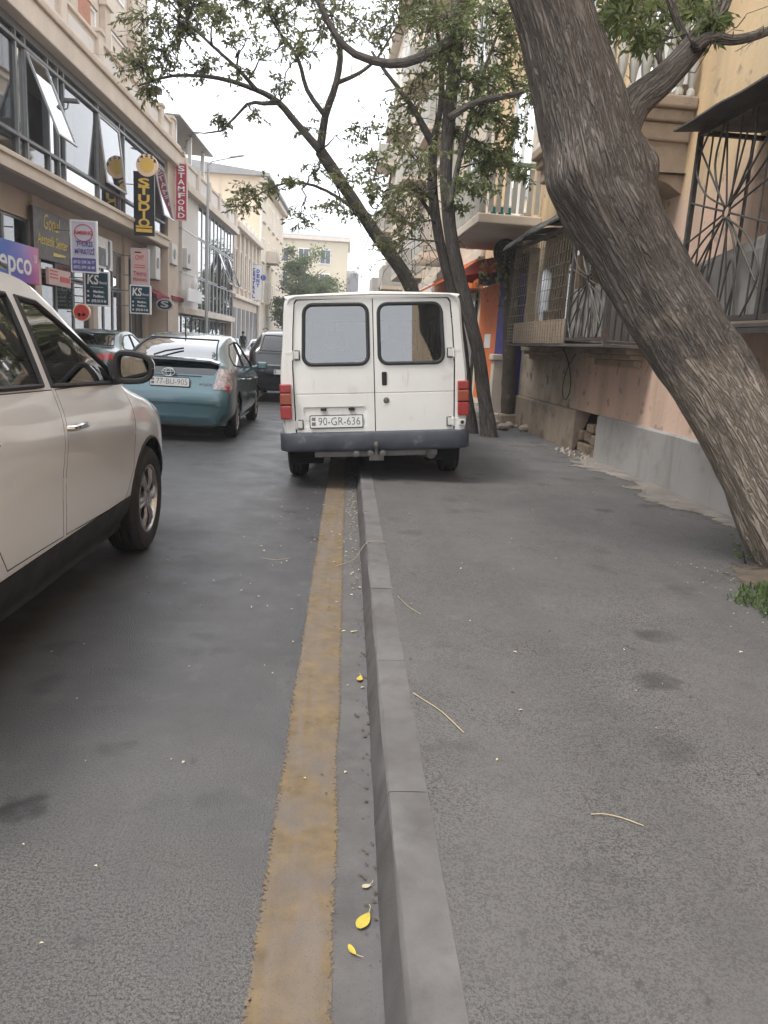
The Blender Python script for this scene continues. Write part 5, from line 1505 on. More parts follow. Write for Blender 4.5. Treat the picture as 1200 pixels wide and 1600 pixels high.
# a walker far off
def person(name, label, loc, rz, h=1.72):
    t = thing(name, label, 'person', loc, (0, 0, rz))
    me = bpy.data.meshes.new('body')
    J = [(0, 0, 0.95), (0, 0, 1.15), (0, 0, 1.38), (0, 0.01, 1.5), (0, 0.02, 1.6), (0, 0.02, 1.71), (-0.1, 0, 0.9), (-0.11, 0.1, 0.5), (-0.11, 0.06, 0.09), (-0.11, 0.2, 0.03), (0.1, 0, 0.9), (0.11, -0.02, 0.5), (0.11, -0.16, 0.1), (0.11, -0.04, 0.03),
         (-0.18, 0, 1.4), (-0.24, -0.05, 1.12), (-0.23, 0.06, 0.9), (0.18, 0, 1.4), (0.24, 0.06, 1.12), (0.23, 0.16, 0.92)]
    Rr = [0.14, 0.13, 0.15, 0.055, 0.085, 0.075, 0.085, 0.06, 0.042, 0.035, 0.085, 0.06, 0.042, 0.035, 0.06, 0.045, 0.035, 0.06, 0.045, 0.035]
    E = [(0, 1), (1, 2), (2, 3), (3, 4), (4, 5), (0, 6), (6, 7), (7, 8), (8, 9), (0, 10), (10, 11), (11, 12), (12, 13), (2, 14), (14, 15), (15, 16), (2, 17), (17, 18), (18, 19)]
    me.from_pydata(J, E, [])
    o = bpy.data.objects.new('body', me); COL.objects.link(o)
    o.modifiers.new('skin', 'SKIN')
    for i, sv in enumerate(me.skin_vertices[0].data): sv.radius = (Rr[i], Rr[i]); sv.use_root = (i == 0)
    sb = o.modifiers.new('sub', 'SUBSURF'); sb.levels = 1; sb.render_levels = 1
    dg = bpy.context.evaluated_depsgraph_get()
    m2 = bpy.data.meshes.new_from_object(o.evaluated_get(dg))
    bpy.data.objects.remove(o, do_unlink=True)
    cloth = pm('dark_clothes', (0.02, 0.021, 0.027), rough=0.9, var=0.2, bump=0.1); skin = pm('skin', (0.4, 0.24, 0.17), rough=0.6, var=0.05, bump=0)
    m2.materials.clear(); m2.materials.append(cloth); m2.materials.append(skin)
    for p in m2.polygons:
        c = p.center
        if c.z > 1.5 or (c.z < 0.95 and abs(c.x) > 0.2 and c.z > 0.8): p.material_index = 1
    m2.shade_smooth()
    b = bpy.data.objects.new('body', m2); COL.objects.link(b); b.parent = t
    MB().lathe([(0.02, 0.115), (0.08, 0.09), (0.1, 0.03), (0.095, -0.03), (0.07, -0.07)], (0, -0.012, 1.69), 'z', 12).build('hair', S_BLACK, t, smooth=True)
    return t
person('person', 'person in dark clothes walking on the far pavement', (-7.6, 57.0, 0.13), R(20))
# ================================================================== near side of the street
WROT = R(2.348)
WORG = (3.817, 0, 0)
def wallmat():
    """plaster repainted in three colours, the yellow partly painted-in light; the old paint shows where the coats end raggedly"""
    m = bpy.data.materials.new('patched_plaster'); MATS['patched_plaster'] = m
    m.use_nodes = True
    nt = m.node_tree; n, l = nt.nodes, nt.links
    b = n['Principled BSDF']; b.inputs['Roughness'].default_value = 0.9; b.inputs['Specular IOR Level'].default_value = 0.2
    tc = n.new('ShaderNodeTexCoord'); P = tc.outputs['Object']
    sx = n.new('ShaderNodeSeparateXYZ'); l.new(P, sx.inputs[0])
    def nz(s, d=6, vec=P):
        t = n.new('ShaderNodeTexNoise'); t.inputs['Scale'].default_value = s; t.inputs['Detail'].default_value = d; l.new(vec, t.inputs['Vector']); return t.outputs['Fac']
    def mr(v, a, c, lo=0.0, hi=1.0):
        t = n.new('ShaderNodeMapRange'); t.inputs['From Min'].default_value = a; t.inputs['From Max'].default_value = c; t.inputs['To Min'].default_value = lo; t.inputs['To Max'].default_value = hi
        l.new(v, t.inputs['Value']); return t.outputs['Result']
    def mix(f, a, c):
        t = n.new('ShaderNodeMix'); t.data_type = 'RGBA'
        for k, s in ((6, a), (7, c)):
            if isinstance(s, tuple): t.inputs[k].default_value = (*s, 1)
            else: l.new(s, t.inputs[k])
        l.new(f, t.inputs[0]); return t.outputs[2]
    def add(a, c):
        t = n.new('ShaderNodeMath'); t.operation = 'ADD'; l.new(a, t.inputs[0]); l.new(c, t.inputs[1]); return t.outputs[0]
    pink = mix(mr(nz(1.2), 0.3, 0.7), (0.64, 0.455, 0.36), (0.70, 0.515, 0.415))
    old = mix(mr(nz(2.2, 8), 0.35, 0.65), (0.48, 0.42, 0.34), (0.32, 0.28, 0.22))
    old = mix(mr(nz(5.0, 8), 0.58, 0.68), old, (0.11, 0.10, 0.085))
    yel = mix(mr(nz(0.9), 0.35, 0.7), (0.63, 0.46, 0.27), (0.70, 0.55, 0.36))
    c = mix(mr(add(sx.outputs['Y'], mr(nz(1.3, 7), 0, 1, -1.0, 1.0)), 10.9, 11.4), pink, old)
    c = mix(mr(add(sx.outputs['Z'], mr(nz(0.8, 7), 0, 1, -0.5, 0.5)), 3.0, 3.5), c, yel)  # yellow paint above; its tone also carries a light difference put into the colour
    mp = n.new('ShaderNodeMapping'); mp.inputs['Scale'].default_value = (2.4, 2.4, 0.3); l.new(P, mp.inputs['Vector'])
    c = mix(mr(nz(1.0, 3, mp.outputs[0]), 0.45, 0.8, 0, 0.75), c, (0.30, 0.24, 0.18))
    c = mix(mr(nz(5, 9), 0.60, 0.66, 0, 0.6), c, (0.26, 0.21, 0.165))
    l.new(c, b.inputs['Base Color'])
    bp = n.new('ShaderNodeBump'); bp.inputs['Strength'].default_value = 0.35; bp.inputs['Distance'].default_value = 0.015
    l.new(nz(18, 8), bp.inputs['Height']); l.new(bp.outputs[0], b.inputs['Normal'])
    return m
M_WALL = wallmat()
M_PLINTH = pm('grey_cement_plinth', (0.31, 0.305, 0.30), rough=0.9, var=0.08, vscale=1.2, bump=0.2, bscale=50, col2=(0.2, 0.185, 0.17), thr=(0.5, 0.72), scale2=1.8, streak=(0.22, 0.205, 0.19), sthr=(0.55, 0.75), sscale=(4, 4, 0.7), speck=(0.15, 0.14, 0.13), sp_scale=14, sp_thr=(0.02, 0.06))
M_OLDPL = pm('brown_stained_plinth', (0.25, 0.20, 0.155), rough=0.9, var=0.2, vscale=2, bump=0.4, bscale=30, col2=(0.10, 0.085, 0.07), thr=(0.52, 0.7), scale2=2.4)
M_BRICK = pm('old_limestone_brick', (0.24, 0.185, 0.135), rough=0.95, var=0.25, vscale=5, bump=0.6, bscale=25, col2=(0.09, 0.07, 0.055), thr=(0.5, 0.65), scale2=5)
M_MORTAR = pm('dark_mortar', (0.045, 0.038, 0.03), rough=1.0, var=0.3, bump=0.5, bscale=30)
M_CORBEL = pm('stone_corbel', (0.36, 0.28, 0.21), rough=0.9, var=0.15, vscale=3, bump=0.3, bscale=40, col2=(0.18, 0.15, 0.12), thr=(0.5, 0.7), scale2=3)
M_IRON = pm('painted_iron', (0.065, 0.06, 0.055), rough=0.55, var=0.25, vscale=12, bump=0.1, bscale=150, col2=(0.14, 0.075, 0.04), thr=(0.6, 0.7), scale2=9)
M_WIRE = pm('rusty_wire', (0.17, 0.14, 0.10), rough=0.6, var=0.3, vscale=15, bump=0)
M_SHEET = pm('old_roof_sheet', (0.09, 0.088, 0.085), rough=0.8, var=0.25, vscale=3, bump=0.15, bscale=30, col2=(0.17, 0.15, 0.13), thr=(0.55, 0.7), scale2=2)
M_BOARD = pm('grey_fibre_board', (0.235, 0.225, 0.21), rough=0.85, var=0.1, vscale=2, bump=0.05)
M_WOODW = pm('weathered_wood', (0.33, 0.26, 0.17), rough=0.85, var=0.2, vscale=3, bump=0.2, bscale=40, streak=(0.18, 0.14, 0.1), sthr=(0.5, 0.7), sscale=(12, 12, 1))
M_WOODG = pm('grey_painted_boards', (0.46, 0.45, 0.41), rough=0.8, var=0.12, vscale=4, bump=0.1, streak=(0.28, 0.26, 0.22), sthr=(0.55, 0.75), sscale=(14, 14, 1))
M_POST = pm('charred_post', (0.075, 0.06, 0.048), rough=0.95, var=0.35, vscale=5, bump=0.6, bscale=25, col2=(0.18, 0.15, 0.12), thr=(0.6, 0.72), scale2=4)
M_CLOTH = pm('pale_blue_cloth', (0.50, 0.53, 0.58), rough=0.9, var=0.08, vscale=9, bump=0.1, bscale=60)
M_ORANGE = pm('orange_panel', (0.68, 0.17, 0.045), rough=0.5, var=0.06, bump=0)
M_BLUE = pm('deep_blue_paint', (0.035, 0.035, 0.22), rough=0.5, var=0.1, bump=0)
M_REDAW = pm('faded_red_awning', (0.36, 0.045, 0.03), rough=0.85, var=0.12, vscale=4, bump=0.05)
M_TURQ = pm('turquoise_plastic', (0.02, 0.36, 0.42), rough=0.4, var=0.05, bump=0)
M_GREENR = pm('green_painted_rail', (0.22, 0.30, 0.2), rough=0.7, var=0.15, bump=0.05)

r1 = thing('old_apartment_house', 'old pink and yellow plastered house with grey plinth behind the leaning tree', 'building', WORG, (0, 0, WROT))
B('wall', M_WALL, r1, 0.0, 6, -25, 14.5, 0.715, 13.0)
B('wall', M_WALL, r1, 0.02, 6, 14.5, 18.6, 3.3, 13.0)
B('wall', M_MORTAR, r1, 0.2, 6, -25, 14.5, 0, 0.715)
# rendered plinth with a slightly wavy top edge
mb = MB()
for j in range(121):
    y = -25 + (10.15 + 25) * j / 120
    q = 0.012 * noise.noise(Vector((y * 1.3, 1, 0)))
    mb.v += [(-0.045, y, 0.0), (-0.045 + q * 0.4, y, 0.70 + q), (-0.02, y, 0.722 + q), (0.2, y, 0.722 + q)]
    if j:
        for k in range(3): a = (j - 1) * 4 + k; mb.f.append((a, a + 1, a + 5, a + 4)); mb.mi.append(0)
mb.f.append((480, 481, 482, 483)); mb.mi.append(0)
mb.build('plinth', M_PLINTH, r1)
mb = MB()
for j in range(41):
    y = 11.05 + 3.5 * j / 40
    q = 0.03 * noise.noise(Vector((y * 2.3, 4, 0)))
    mb.v += [(-0.06 + q, y, 0.0), (-0.05 + q * 0.6, y, 0.68 + q * 0.4), (-0.015, y, 0.705), (0.2, y, 0.712)]
    if j:
        for k in range(3): a = (j - 1) * 4 + k; mb.f.append((a, a + 1, a + 5, a + 4)); mb.mi.append(0)
mb.f.append((0, 1, 2, 3)); mb.mi.append(0)
mb.build('plinth', M_OLDPL, r1, smooth=True, label='brown stained older plinth with ragged end')
# broken opening with the bare masonry
rg = random.Random(11)
for row, (z0, z1) in enumerate(((0.10, 0.27), (0.285, 0.43), (0.445, 0.56))):
    y = 10.17 - 0.1 * (row % 2)
    while y < 11.05:
        w = rg.uniform(0.22, 0.38); y1 = min(y + w, 11.07)
        if y1 - max(y, 10.16) > 0.06 and not (row == 2 and y > 10.6):
            d = rg.uniform(-0.02, 0.07)
            B('brick', M_BRICK, r1, d, 0.22, max(y, 10.16), y1, z0, z1 - rg.uniform(0, 0.015), bevel=0.018)
        y = y1 + 0.018
# window behind the near grille and other windows
def wall_window(y0, y1, z0, z1, fm=M_WHITE, gm=G_SHOP, room=M_ROOMD, parent=r1, v=0.0):
    w = MB(); fw = 0.08
    x0, x1 = v - 0.045, v + 0.03
    w.box(x0, x1, y0, y0 + fw, z0, z1).box(x0, x1, y1 - fw, y1, z0, z1).box(x0, x1, y0 + fw, y1 - fw, z0, z0 + fw).box(x0, x1, y0 + fw, y1 - fw, z1 - fw, z1).box(x0, x1, (y0 + y1) / 2 - 0.03, (y0 + y1) / 2 + 0.03, z0 + fw, z1 - fw)
    o = w.build('window', fm, parent)
    ym = (y0 + y1) / 2
    for a, c in ((y0 + fw, ym - 0.03), (ym + 0.03, y1 - fw)):
        MB().quad((v - 0.014, a, z0 + fw), (v - 0.014, c, z0 + fw), (v - 0.014, c, z1 - fw), (v - 0.014, a, z1 - fw)).build('pane', gm, o)
        MB().quad((v - 0.006, a, z0 + fw), (v - 0.006, c, z0 + fw), (v - 0.006, c, z1 - fw), (v - 0.006, a, z1 - fw)).build('curtain', room, o)
    B('window_sill', M_CORBEL, o, v - 0.12, v + 0.02, y0 - 0.08, y1 + 0.08, z0 - 0.08, z0 - 0.002, bevel=0.01)
    return o
wall_window(4.3, 5.6, 1.95, 3.3, M_BOARD, G_SHOP, M_BOARD)
wall_window(10.9, 12.3, 1.9, 3.1, M_WOODW, G_SHOP, M_PANELW)
wall_window(8.7, 10.2, 4.3, 6.6, M_WHITE, G_SHOP, M_ROOMD)
wall_window(12.0, 13.2, 4.4, 6.6, M_WHITE, G_SHOP, M_ROOMD)
wall_window(14.9, 16.6, 4.0, 6.5, M_WHITE, G_SHOP, M_ROOMD)
wall_window(4.6, 6.0, 5.2, 7.2, M_WHITE, G_SHOP, M_ROOMD)
# stepped corbels that once carried balconies
for y0, y1 in ((9.02, 10.4), (12.05, 13.65)):
    for k, (dx, z0, z1, e) in enumerate(((0.24, 1.52, 1.60, 0.05), (0.18, 1.46, 1.518, 0.02), (0.10, 1.38, 1.458, -0.03))):
        B('corbel', M_CORBEL, r1, -dx, 0.0, y0 - e, y1 + e, z0, z1, bevel=0.008)

def rods(parent, paths, r, mat, name='bar', n=6):
    for p in paths:
        MB().tube(p, r, n).build(name, mat, parent, smooth=True)

def ray_panel(parent, x, y0, y1, z0, z1, seed=0, bars=6):
    """sunburst window grille in a plane of constant x"""
    yc, zc = (y0 + y1) / 2, (z0 + z1) / 2 + 0.05
    fr = MB(); e = 0.02
    fr.box(x - e, x + e, y0, y0 + 2 * e, z0, z1).box(x - e, x + e, y1 - 2 * e, y1, z0, z1).box(x - e, x + e, y0 + 2 * e, y1 - 2 * e, z0, z0 + 2 * e).box(x - e, x + e, y0 + 2 * e, y1 - 2 * e, z1 - 2 * e, z1)
    g = fr.build('grille_frame', M_IRON, parent)
    P = []
    for k in range(1, bars):
        y = y0 + (y1 - y0) * k / bars
        P.append([(x + 0.012, y, z0 + e), (x + 0.012, y, z1 - e)])
    W_, H_ = (y1 - y0) / 2 - e, (z1 - z0) / 2 - e
    ring = [(x - 0.012, yc + 0.05 * math.cos(2 * math.pi * k / 16), zc + 0.05 * math.sin(2 * math.pi * k / 16)) for k in range(17)]
    for k in range(12):
        a = 2 * math.pi * (k + 0.5) / 12
        ca, sa = math.cos(a), math.sin(a)
        t = min(W_ / max(1e-6, abs(ca)), ((z1 - e - zc) if sa > 0 else (zc - z0 - e)) / max(1e-6, abs(sa)))
        P.append([(x - 0.012, yc + 0.05 * ca, zc + 0.05 * sa), (x - 0.012, yc + t * ca, zc + t * sa)])
    # curved petals: bowed out and back, or fanned down to the sill
    for s_ in (-1, 1):
        for b_, top in ((0.45, 1), (0.95, 1), (0.45, -1), (0.95, -1)):
            hh = (z1 - e - zc) if top > 0 else (zc - z0 - e)
            pts = [(0.03 * s_, 0.05 * top), (b_ * W_ * 0.62 * s_, 0.28 * hh * top), (b_ * W_ * 0.98 * s_, 0.62 * hh * top), (b_ * W_ * 0.72 * s_, 0.99 * hh * top)]
            c = crom([(x - 0.02, yc + p, zc + q) for p, q in pts], 6)
            P.append([tuple(q) for q in c])
        pts = [(0.12 * s_ * W_, -0.98 * (zc - z0 - e)), (0.3 * s_ * W_, -0.45 * (zc - z0)), (0.55 * s_ * W_, -0.98 * (zc - z0 - e))]
        P.append([tuple(q) for q in crom([(x - 0.02, yc + p, zc + q) for p, q in pts], 6)])
    rods(g, P, 0.0085, M_IRON)
    MB().tube(ring, 0.01, 6, cap=False).build('ring', M_IRON, g, smooth=True)
    return g

# near window cage
nb = thing('window_cage', 'large sunburst iron window cage with flat sheet canopy on the pink wall', 'window cage', WORG, (0, 0, WROT))
ray_panel(nb, -0.60, 5.70, 7.05, 1.80, 3.40)
ray_panel(nb, -0.60, 4.33, 5.68, 1.80, 3.40)
for y in (4.33, 7.05):
    for z in (1.80, 3.40): B('side_frame', M_IRON, nb, -0.60, 0.0, y - 0.018, y + 0.018, z - 0.018, z + 0.018)
rods(nb, [[(-0.60 + 0.12 * k, 7.05, 1.8), (-0.60 + 0.12 * k, 7.05, 3.4)] for k in range(1, 5)], 0.0085, M_IRON, 'side_bar')
B('floor_tray', M_SHEET, nb, -0.63, -0.002, 4.3, 7.08, 1.745, 1.779, bevel=0.005)
MB().box(-0.63, -0.57, 4.3, 7.08, 1.70, 1.743).build('floor_beam', M_IRON, nb)
rods(nb, [[(-0.58, y, 1.72), (-0.005, y, 1.45)] for y in (4.5, 6.9)], 0.014, M_IRON, 'bracket')
mb = MB().add([(-0.56, 4.36, 1.83), (-0.56, 7.02, 1.83), (-0.56, 7.02, 2.28), (-0.50, 5.6, 2.48), (-0.52, 4.36, 2.40)], [(0, 1, 2, 3, 4)])
mb.build('backing_board', M_BOARD, nb)
# sheet canopy, edge a little buckled
mb = MB()
for j in range(31):
    y = 3.6 + 3.55 * j / 30
    q = 0.018 * noise.noise(Vector((y * 2.1, 2, 9)))
    mb.v += [(-0.80, y, 3.415 + q), (-0.4, y, 3.45 + q * 0.5), (0.0, y, 3.47), (-0.80, y, 3.43 + q), (-0.4, y, 3.465 + q * 0.5), (0.0, y, 3.485)]
    if j:
        a = (j - 1) * 6
        mb.f += [(a, a + 1, a + 7, a + 6), (a + 1, a + 2, a + 8, a + 7), (a + 3, a + 9, a + 10, a + 4), (a + 4, a + 10, a + 11, a + 5), (a, a + 6, a + 9, a + 3)]; mb.mi += [0] * 5
mb.f += [(0, 3, 4, 1), (1, 4, 5, 2), (180, 181, 184, 183), (181, 182, 185, 184)]; mb.mi += [0] * 4
mb.build('canopy', M_SHEET, nb)

# far caged balcony
fb = thing('caged_balcony', 'small caged balcony with wire mesh, sunburst panel and curved sheet roof', 'balcony', WORG, (0, 0, WROT))
X = -0.60
ray_panel(fb, X, 8.78, 10.12, 1.66, 2.98, bars=5)
fr = MB()
for y in (8.74, 10.14, 13.1):
    fr.box(X - 0.02, X + 0.02, y - 0.02, y + 0.02, 1.62, 3.16)
    fr.box(X + 0.02, 0, y - 0.016, y + 0.016, 1.622, 1.655)
fr.box(X - 0.02, X + 0.02, 8.76, 13.08, 3.10, 3.14)
fr.build('frame', M_IRON, fb)
B('floor_plate', M_SHEET, fb, X - 0.03, -0.002, 8.7, 13.14, 1.585, 1.619, bevel=0.004)
# corrugated end panel
for k in range(7):
    x0 = X + 0.03 + k * 0.082
    B('end_slat', M_SHEET, fb, x0, x0 + 0.058, 8.722, 8.744, 1.66, 2.42, bevel=0.004)
    B('end_slat', M_IRON, fb, x0 + 0.058, x0 + 0.082, 8.734, 8.75, 1.66, 2.42)
rods(fb, [[(X + 0.1 * k, 8.74, 2.42), (X + 0.1 * k, 8.74, 3.1)] for k in range(1, 6)], 0.007, M_IRON, 'bar')
B('backing_board', M_BOARD, fb, X + 0.03, X + 0.045, 8.8, 10.1, 1.68, 2.30)
# mesh: front, sagging out a little near the floor
Pm = []
for k in range(25):
    y = 10.2 + 2.86 * k / 24
    Pm.append([(X - 0.02, y, 3.12), (X - 0.035, y, 2.5), (X - 0.06, y, 2.0), (X - 0.05, y, 1.63)])
for z in (1.66, 1.71, 1.76, 1.81, 1.86, 1.92, 2.05, 2.2, 2.35, 2.5, 2.65, 2.8, 2.95, 3.08):
    dx = -0.02 - 0.04 * max(0, 1 - abs(z - 2.0) / 1.0)
    Pm.append([(X + dx - 0.005, 10.18, z), (X + dx - 0.008, 11.6, z - 0.006), (X + dx - 0.005, 13.08, z)])
rods(fb, Pm, 0.0045, M_WIRE, 'mesh_wire', 5)
B('kick_board', M_CORBEL, fb, X + 0.04, X + 0.055, 10.2, 13.05, 1.63, 1.95)
B('door_post', M_WOODW, fb, X + 0.12, X + 0.22, 12.55, 12.75, 1.63, 3.1)
B('door_post', M_WOODW, fb, X + 0.12, X + 0.2, 10.35, 10.6, 1.63, 2.75)
# roof: sheets bent down at the outer edge
rf = []
for j in range(8):
    y0 = 8.55 + 0.63 * j; y1 = y0 + 0.65
    mb = MB(); prof = [(0.0, 3.42), (-0.32, 3.41), (-0.56, 3.36), (-0.68, 3.29), (-0.74, 3.20)]
    dz = 0.01 * (j % 2); drop = 0.0 if j < 6 else 0.03 * (j - 5)
    for yy in (y0, (y0 + y1) / 2, y1):
        for k, (px_, pz_) in enumerate(prof):
            mb.v.append((px_, yy, pz_ + dz - drop + 0.012 * (yy != y0 and yy != y1)))
        for k, (px_, pz_) in enumerate(prof):
            mb.v.append((px_, yy, pz_ + dz - drop - 0.012))
    for q in range(2):
        for k in range(4):
            a = q * 10 + k
            mb.f += [(a, a + 1, a + 11, a + 10), (a + 5, a + 15, a + 16, a + 6)]; mb.mi += [0, 0]
    mb.build('roof_sheet', M_SHEET, fb)
rods(fb, [[(0.0, y, 3.36), (-0.36, y, 3.36), (-0.56, y, 3.31), (-0.68, y, 3.23)] for y in (8.7, 10.14, 11.6, 13.1)], 0.015, M_IRON, 'rafter')

# shirt hung in the cage
sh = thing('shirt', 'pale blue shirt hanging to dry inside the wire balcony', 'shirt', (2.93, 12.0, 1.98), (0, 0, R(80)))
mb = MB()
nx_, nz_ = 16, 14
for side in (0, 1):
    for j in range(nz_ + 1):
        z = 0.0 + 0.74 * j / nz_
        hw = 0.30 if z < 0.5 else 0.30 - 0.17 * ((z - 0.5) / 0.24) ** 1.6
        for i in range(nx_ + 1):
            u = -1 + 2 * i / nx_
            mb.v.append((u * hw, (0.045 * (1 - u * u) + 0.012 * math.sin(u * 11 + 2 * z)) * (1 if side else -1), z - (0.03 * abs(u) if z < 0.05 else 0)))
    o_ = side * (nx_ + 1) * (nz_ + 1)
    for j in range(nz_):
        for i in range(nx_):
            a = o_ + j * (nx_ + 1) + i; mb.f.append((a, a + 1, a + nx_ + 2, a + nx_ + 1)); mb.mi.append(0)
mb.build('body', M_CLOTH, sh, smooth=True)
for s_ in (-1, 1):
    MB().tube([(s_ * 0.16, 0, 0.68), (s_ * 0.30, 0, 0.55), (s_ * 0.36, 0.01, 0.3), (s_ * 0.37, 0, 0.12)], [0.07, 0.075, 0.065, 0.06], 10, flat=0.5).build('sleeve', M_CLOTH, sh, smooth=True)
MB().tube([(0, 0, 0.74), (0, 0, 0.80), (0.02, 0, 0.83), (0.035, 0, 0.81)], 0.006, 6).tube([(-0.2, 0, 0.66), (0, 0, 0.745), (0.2, 0, 0.66)], 0.008, 6).build('hanger', M_WIRE, sh)

# stone balcony with turned balusters on the upper floor
ba = thing('stone_balcony', 'stone balcony with pale turned balusters above a broken bracket', 'balcony', WORG, (0, 0, WROT))
y0, y1, dx = 8.45, 11.2, -1.0
B('slab', M_CORBEL, ba, dx, -0.002, y0, y1, 4.02, 4.14, bevel=0.02)
B('slab', M_CORBEL, ba, dx + 0.06, -0.002, y0 + 0.05, y1 - 0.05, 3.90, 4.018, bevel=0.02)
B('slab', M_CORBEL, ba, dx + 0.12, -0.002, y0 + 0.1, y1 - 0.1, 3.72, 3.898, bevel=0.02)
B('rail', M_CORBEL, ba, dx - 0.02, -0.002, y0 - 0.02, y0 + 0.14, 4.92, 5.02, bevel=0.02)
B('rail', M_CORBEL, ba, dx - 0.02, dx + 0.14, y0 + 0.145, y1, 4.92, 5.02, bevel=0.02)
prof = [(0.045, 0), (0.045, 0.05), (0.025, 0.08), (0.05, 0.22), (0.055, 0.32), (0.03, 0.48), (0.022, 0.60), (0.04, 0.66), (0.045, 0.70), (0.045, 0.775)]
bp_ = MB().lathe(prof, (0, 0, 4.143), 'z', 10).build('baluster', M_WOODG, ba, smooth=True)
bp_.location = (-0.08, y0 + 0.06, 0)
for k in range(1, 8): put(bp_, ba, (-0.08 - 0.125 * k, y0 + 0.06, 0))
for k in range(1, 19): put(bp_, ba, (dx + 0.06, y0 + 0.06 + 0.14 * k, 0))
# broken bracket: ragged block tapering to the wall
rg = random.Random(5)
for (ya, yb, k0) in ((8.6, 8.95, 1), (10.6, 10.95, 2)):
    mb = MB(); ring = []
    for (px_, pz_) in ((-0.62, 3.72), (-0.70, 3.62), (-0.55, 3.52), (-0.42, 3.50), (-0.30, 3.36), (-0.12, 3.30), (0.0, 3.22), (0.0, 3.72)):
        for yy in (ya, (ya + yb) / 2, yb):
            j = 0.035 if px_ < -0.05 and pz_ < 3.7 else 0
            mb.v.append((px_ + rg.uniform(-j, j), yy + rg.uniform(-j, j) * 0.5, pz_ + rg.uniform(-j, j)))
    for i in range(8):
        q = ((i + 1) % 8)
        for s_ in range(2): mb.f.append((i * 3 + s_, i * 3 + s_ + 1, q * 3 + s_ + 1, q * 3 + s_)); mb.mi.append(0)
    mb.f.append(tuple(i * 3 for i in range(8))); mb.mi.append(0); mb.f.append(tuple(i * 3 + 2 for i in range(8))); mb.mi.append(0)
    mb.build('bracket', M_CORBEL, ba)

# further balcony with board parapet
bb = thing('board_balcony', 'balcony with pale upright boards and green rail over the shop', 'balcony', WORG, (0, 0, WROT))
y0, y1, dx = 14.0, 17.6, -1.12
B('slab', M_STONE2, bb, dx, -0.002, y0, y1, 3.64, 3.80, bevel=0.02)
rg = random.Random(2)
for k in range(8):
    x0 = dx + 0.03 + k * 0.135
    B('board', M_WOODG, bb, x0, x0 + 0.085, y0 + 0.02, y0 + 0.04, 3.83, 4.55 + rg.uniform(-0.02, 0.02))
for k in range(22):
    yy = y0 + 0.08 + k * 0.158
    B('board', M_WOODG, bb, dx + 0.02, dx + 0.04, yy, yy + 0.1, 3.83, 4.55 + rg.uniform(-0.02, 0.02))
B('rail', M_GREENR, bb, dx - 0.02, 0, y0 - 0.02, y0 + 0.05, 4.58, 4.65, bevel=0.008)
B('rail', M_GREENR, bb, dx - 0.02, dx + 0.05, y0 + 0.055, y1, 4.58, 4.65, bevel=0.008)
for k in range(3):
    B('post', M_WOODG, bb, dx + 0.05, dx + 0.13, y0 + 0.06 + k * 1.7, y0 + 0.14 + k * 1.7, 3.80, 6.4)
MB().lathe([(0.035, 0), (0.035, 0.14)], (-0.5, 0, 0), 'z', 8)
for k, x_ in enumerate((2.42, 2.55, 2.68)):
    bt = thing('plastic_tub', 'turquoise plastic tub standing on the board balcony', 'tub', (x_, 14.16, 3.80), group='tubs on the board balcony')
    MB().lathe([(0.035, 0.0), (0.05, 0.02), (0.055, 0.13), (0.06, 0.14), (0.052, 0.14), (0.045, 0.03)], (0, 0, 0), 'z', 14).build('bowl', M_TURQ, bt, smooth=True)
    MB().tube([(-0.055, 0, 0.13), (-0.03, -0.03, 0.16), (0.03, -0.03, 0.16), (0.055, 0, 0.13)], 0.004, 5).build('handle', M_TURQ, bt)

# shop under the board balcony
shp = thing('corner_shop', 'small shop front with orange panel, deep blue frame and red awning', 'shop', WORG, (0, 0, WROT))
B('frame', M_BLUE, shp, -0.05, 0.12, 14.95, 16.55, 0.13, 2.95, bevel=0.01)
B('panel', M_ORANGE, shp, -0.03, 0.1, 16.6, 18.5, 0.4, 2.9)
B('notice', S_WHITE, shp, -0.04, -0.031, 17.1, 17.7, 1.55, 1.85)
B('header', S_BLACK, shp, -0.12, 0.1, 14.9, 18.55, 2.96, 3.29, bevel=0.01)
B('step', M_CONC, shp, -0.45, 0.1, 15.2, 18.5, 0.131, 0.25, bevel=0.01)
mb = MB()
for i in range(7):
    a = R(90 * i / 6)
    for j in range(13):
        ya = 15.6 + 2.9 * j / 12
        s_ = math.sqrt(max(0.0, 1 - ((j - 6) / 6.3) ** 2))
        mb.v.append((-0.02 - 0.75 * s_ * math.sin(a), ya, 3.0 + 0.42 * s_ * math.cos(a)))
for i in range(6):
    for j in range(12): a = i * 13 + j; mb.f.append((a, a + 1, a + 14, a + 13)); mb.mi.append(0)
mb.build('awning', M_REDAW, shp, smooth=True)
ac_unit('air_conditioner', 'dark grimy air conditioner hung under the board balcony', 2.80, 14.25, 3.0, 0, 0.42, 0.42, 0.3, mat=M_POST)
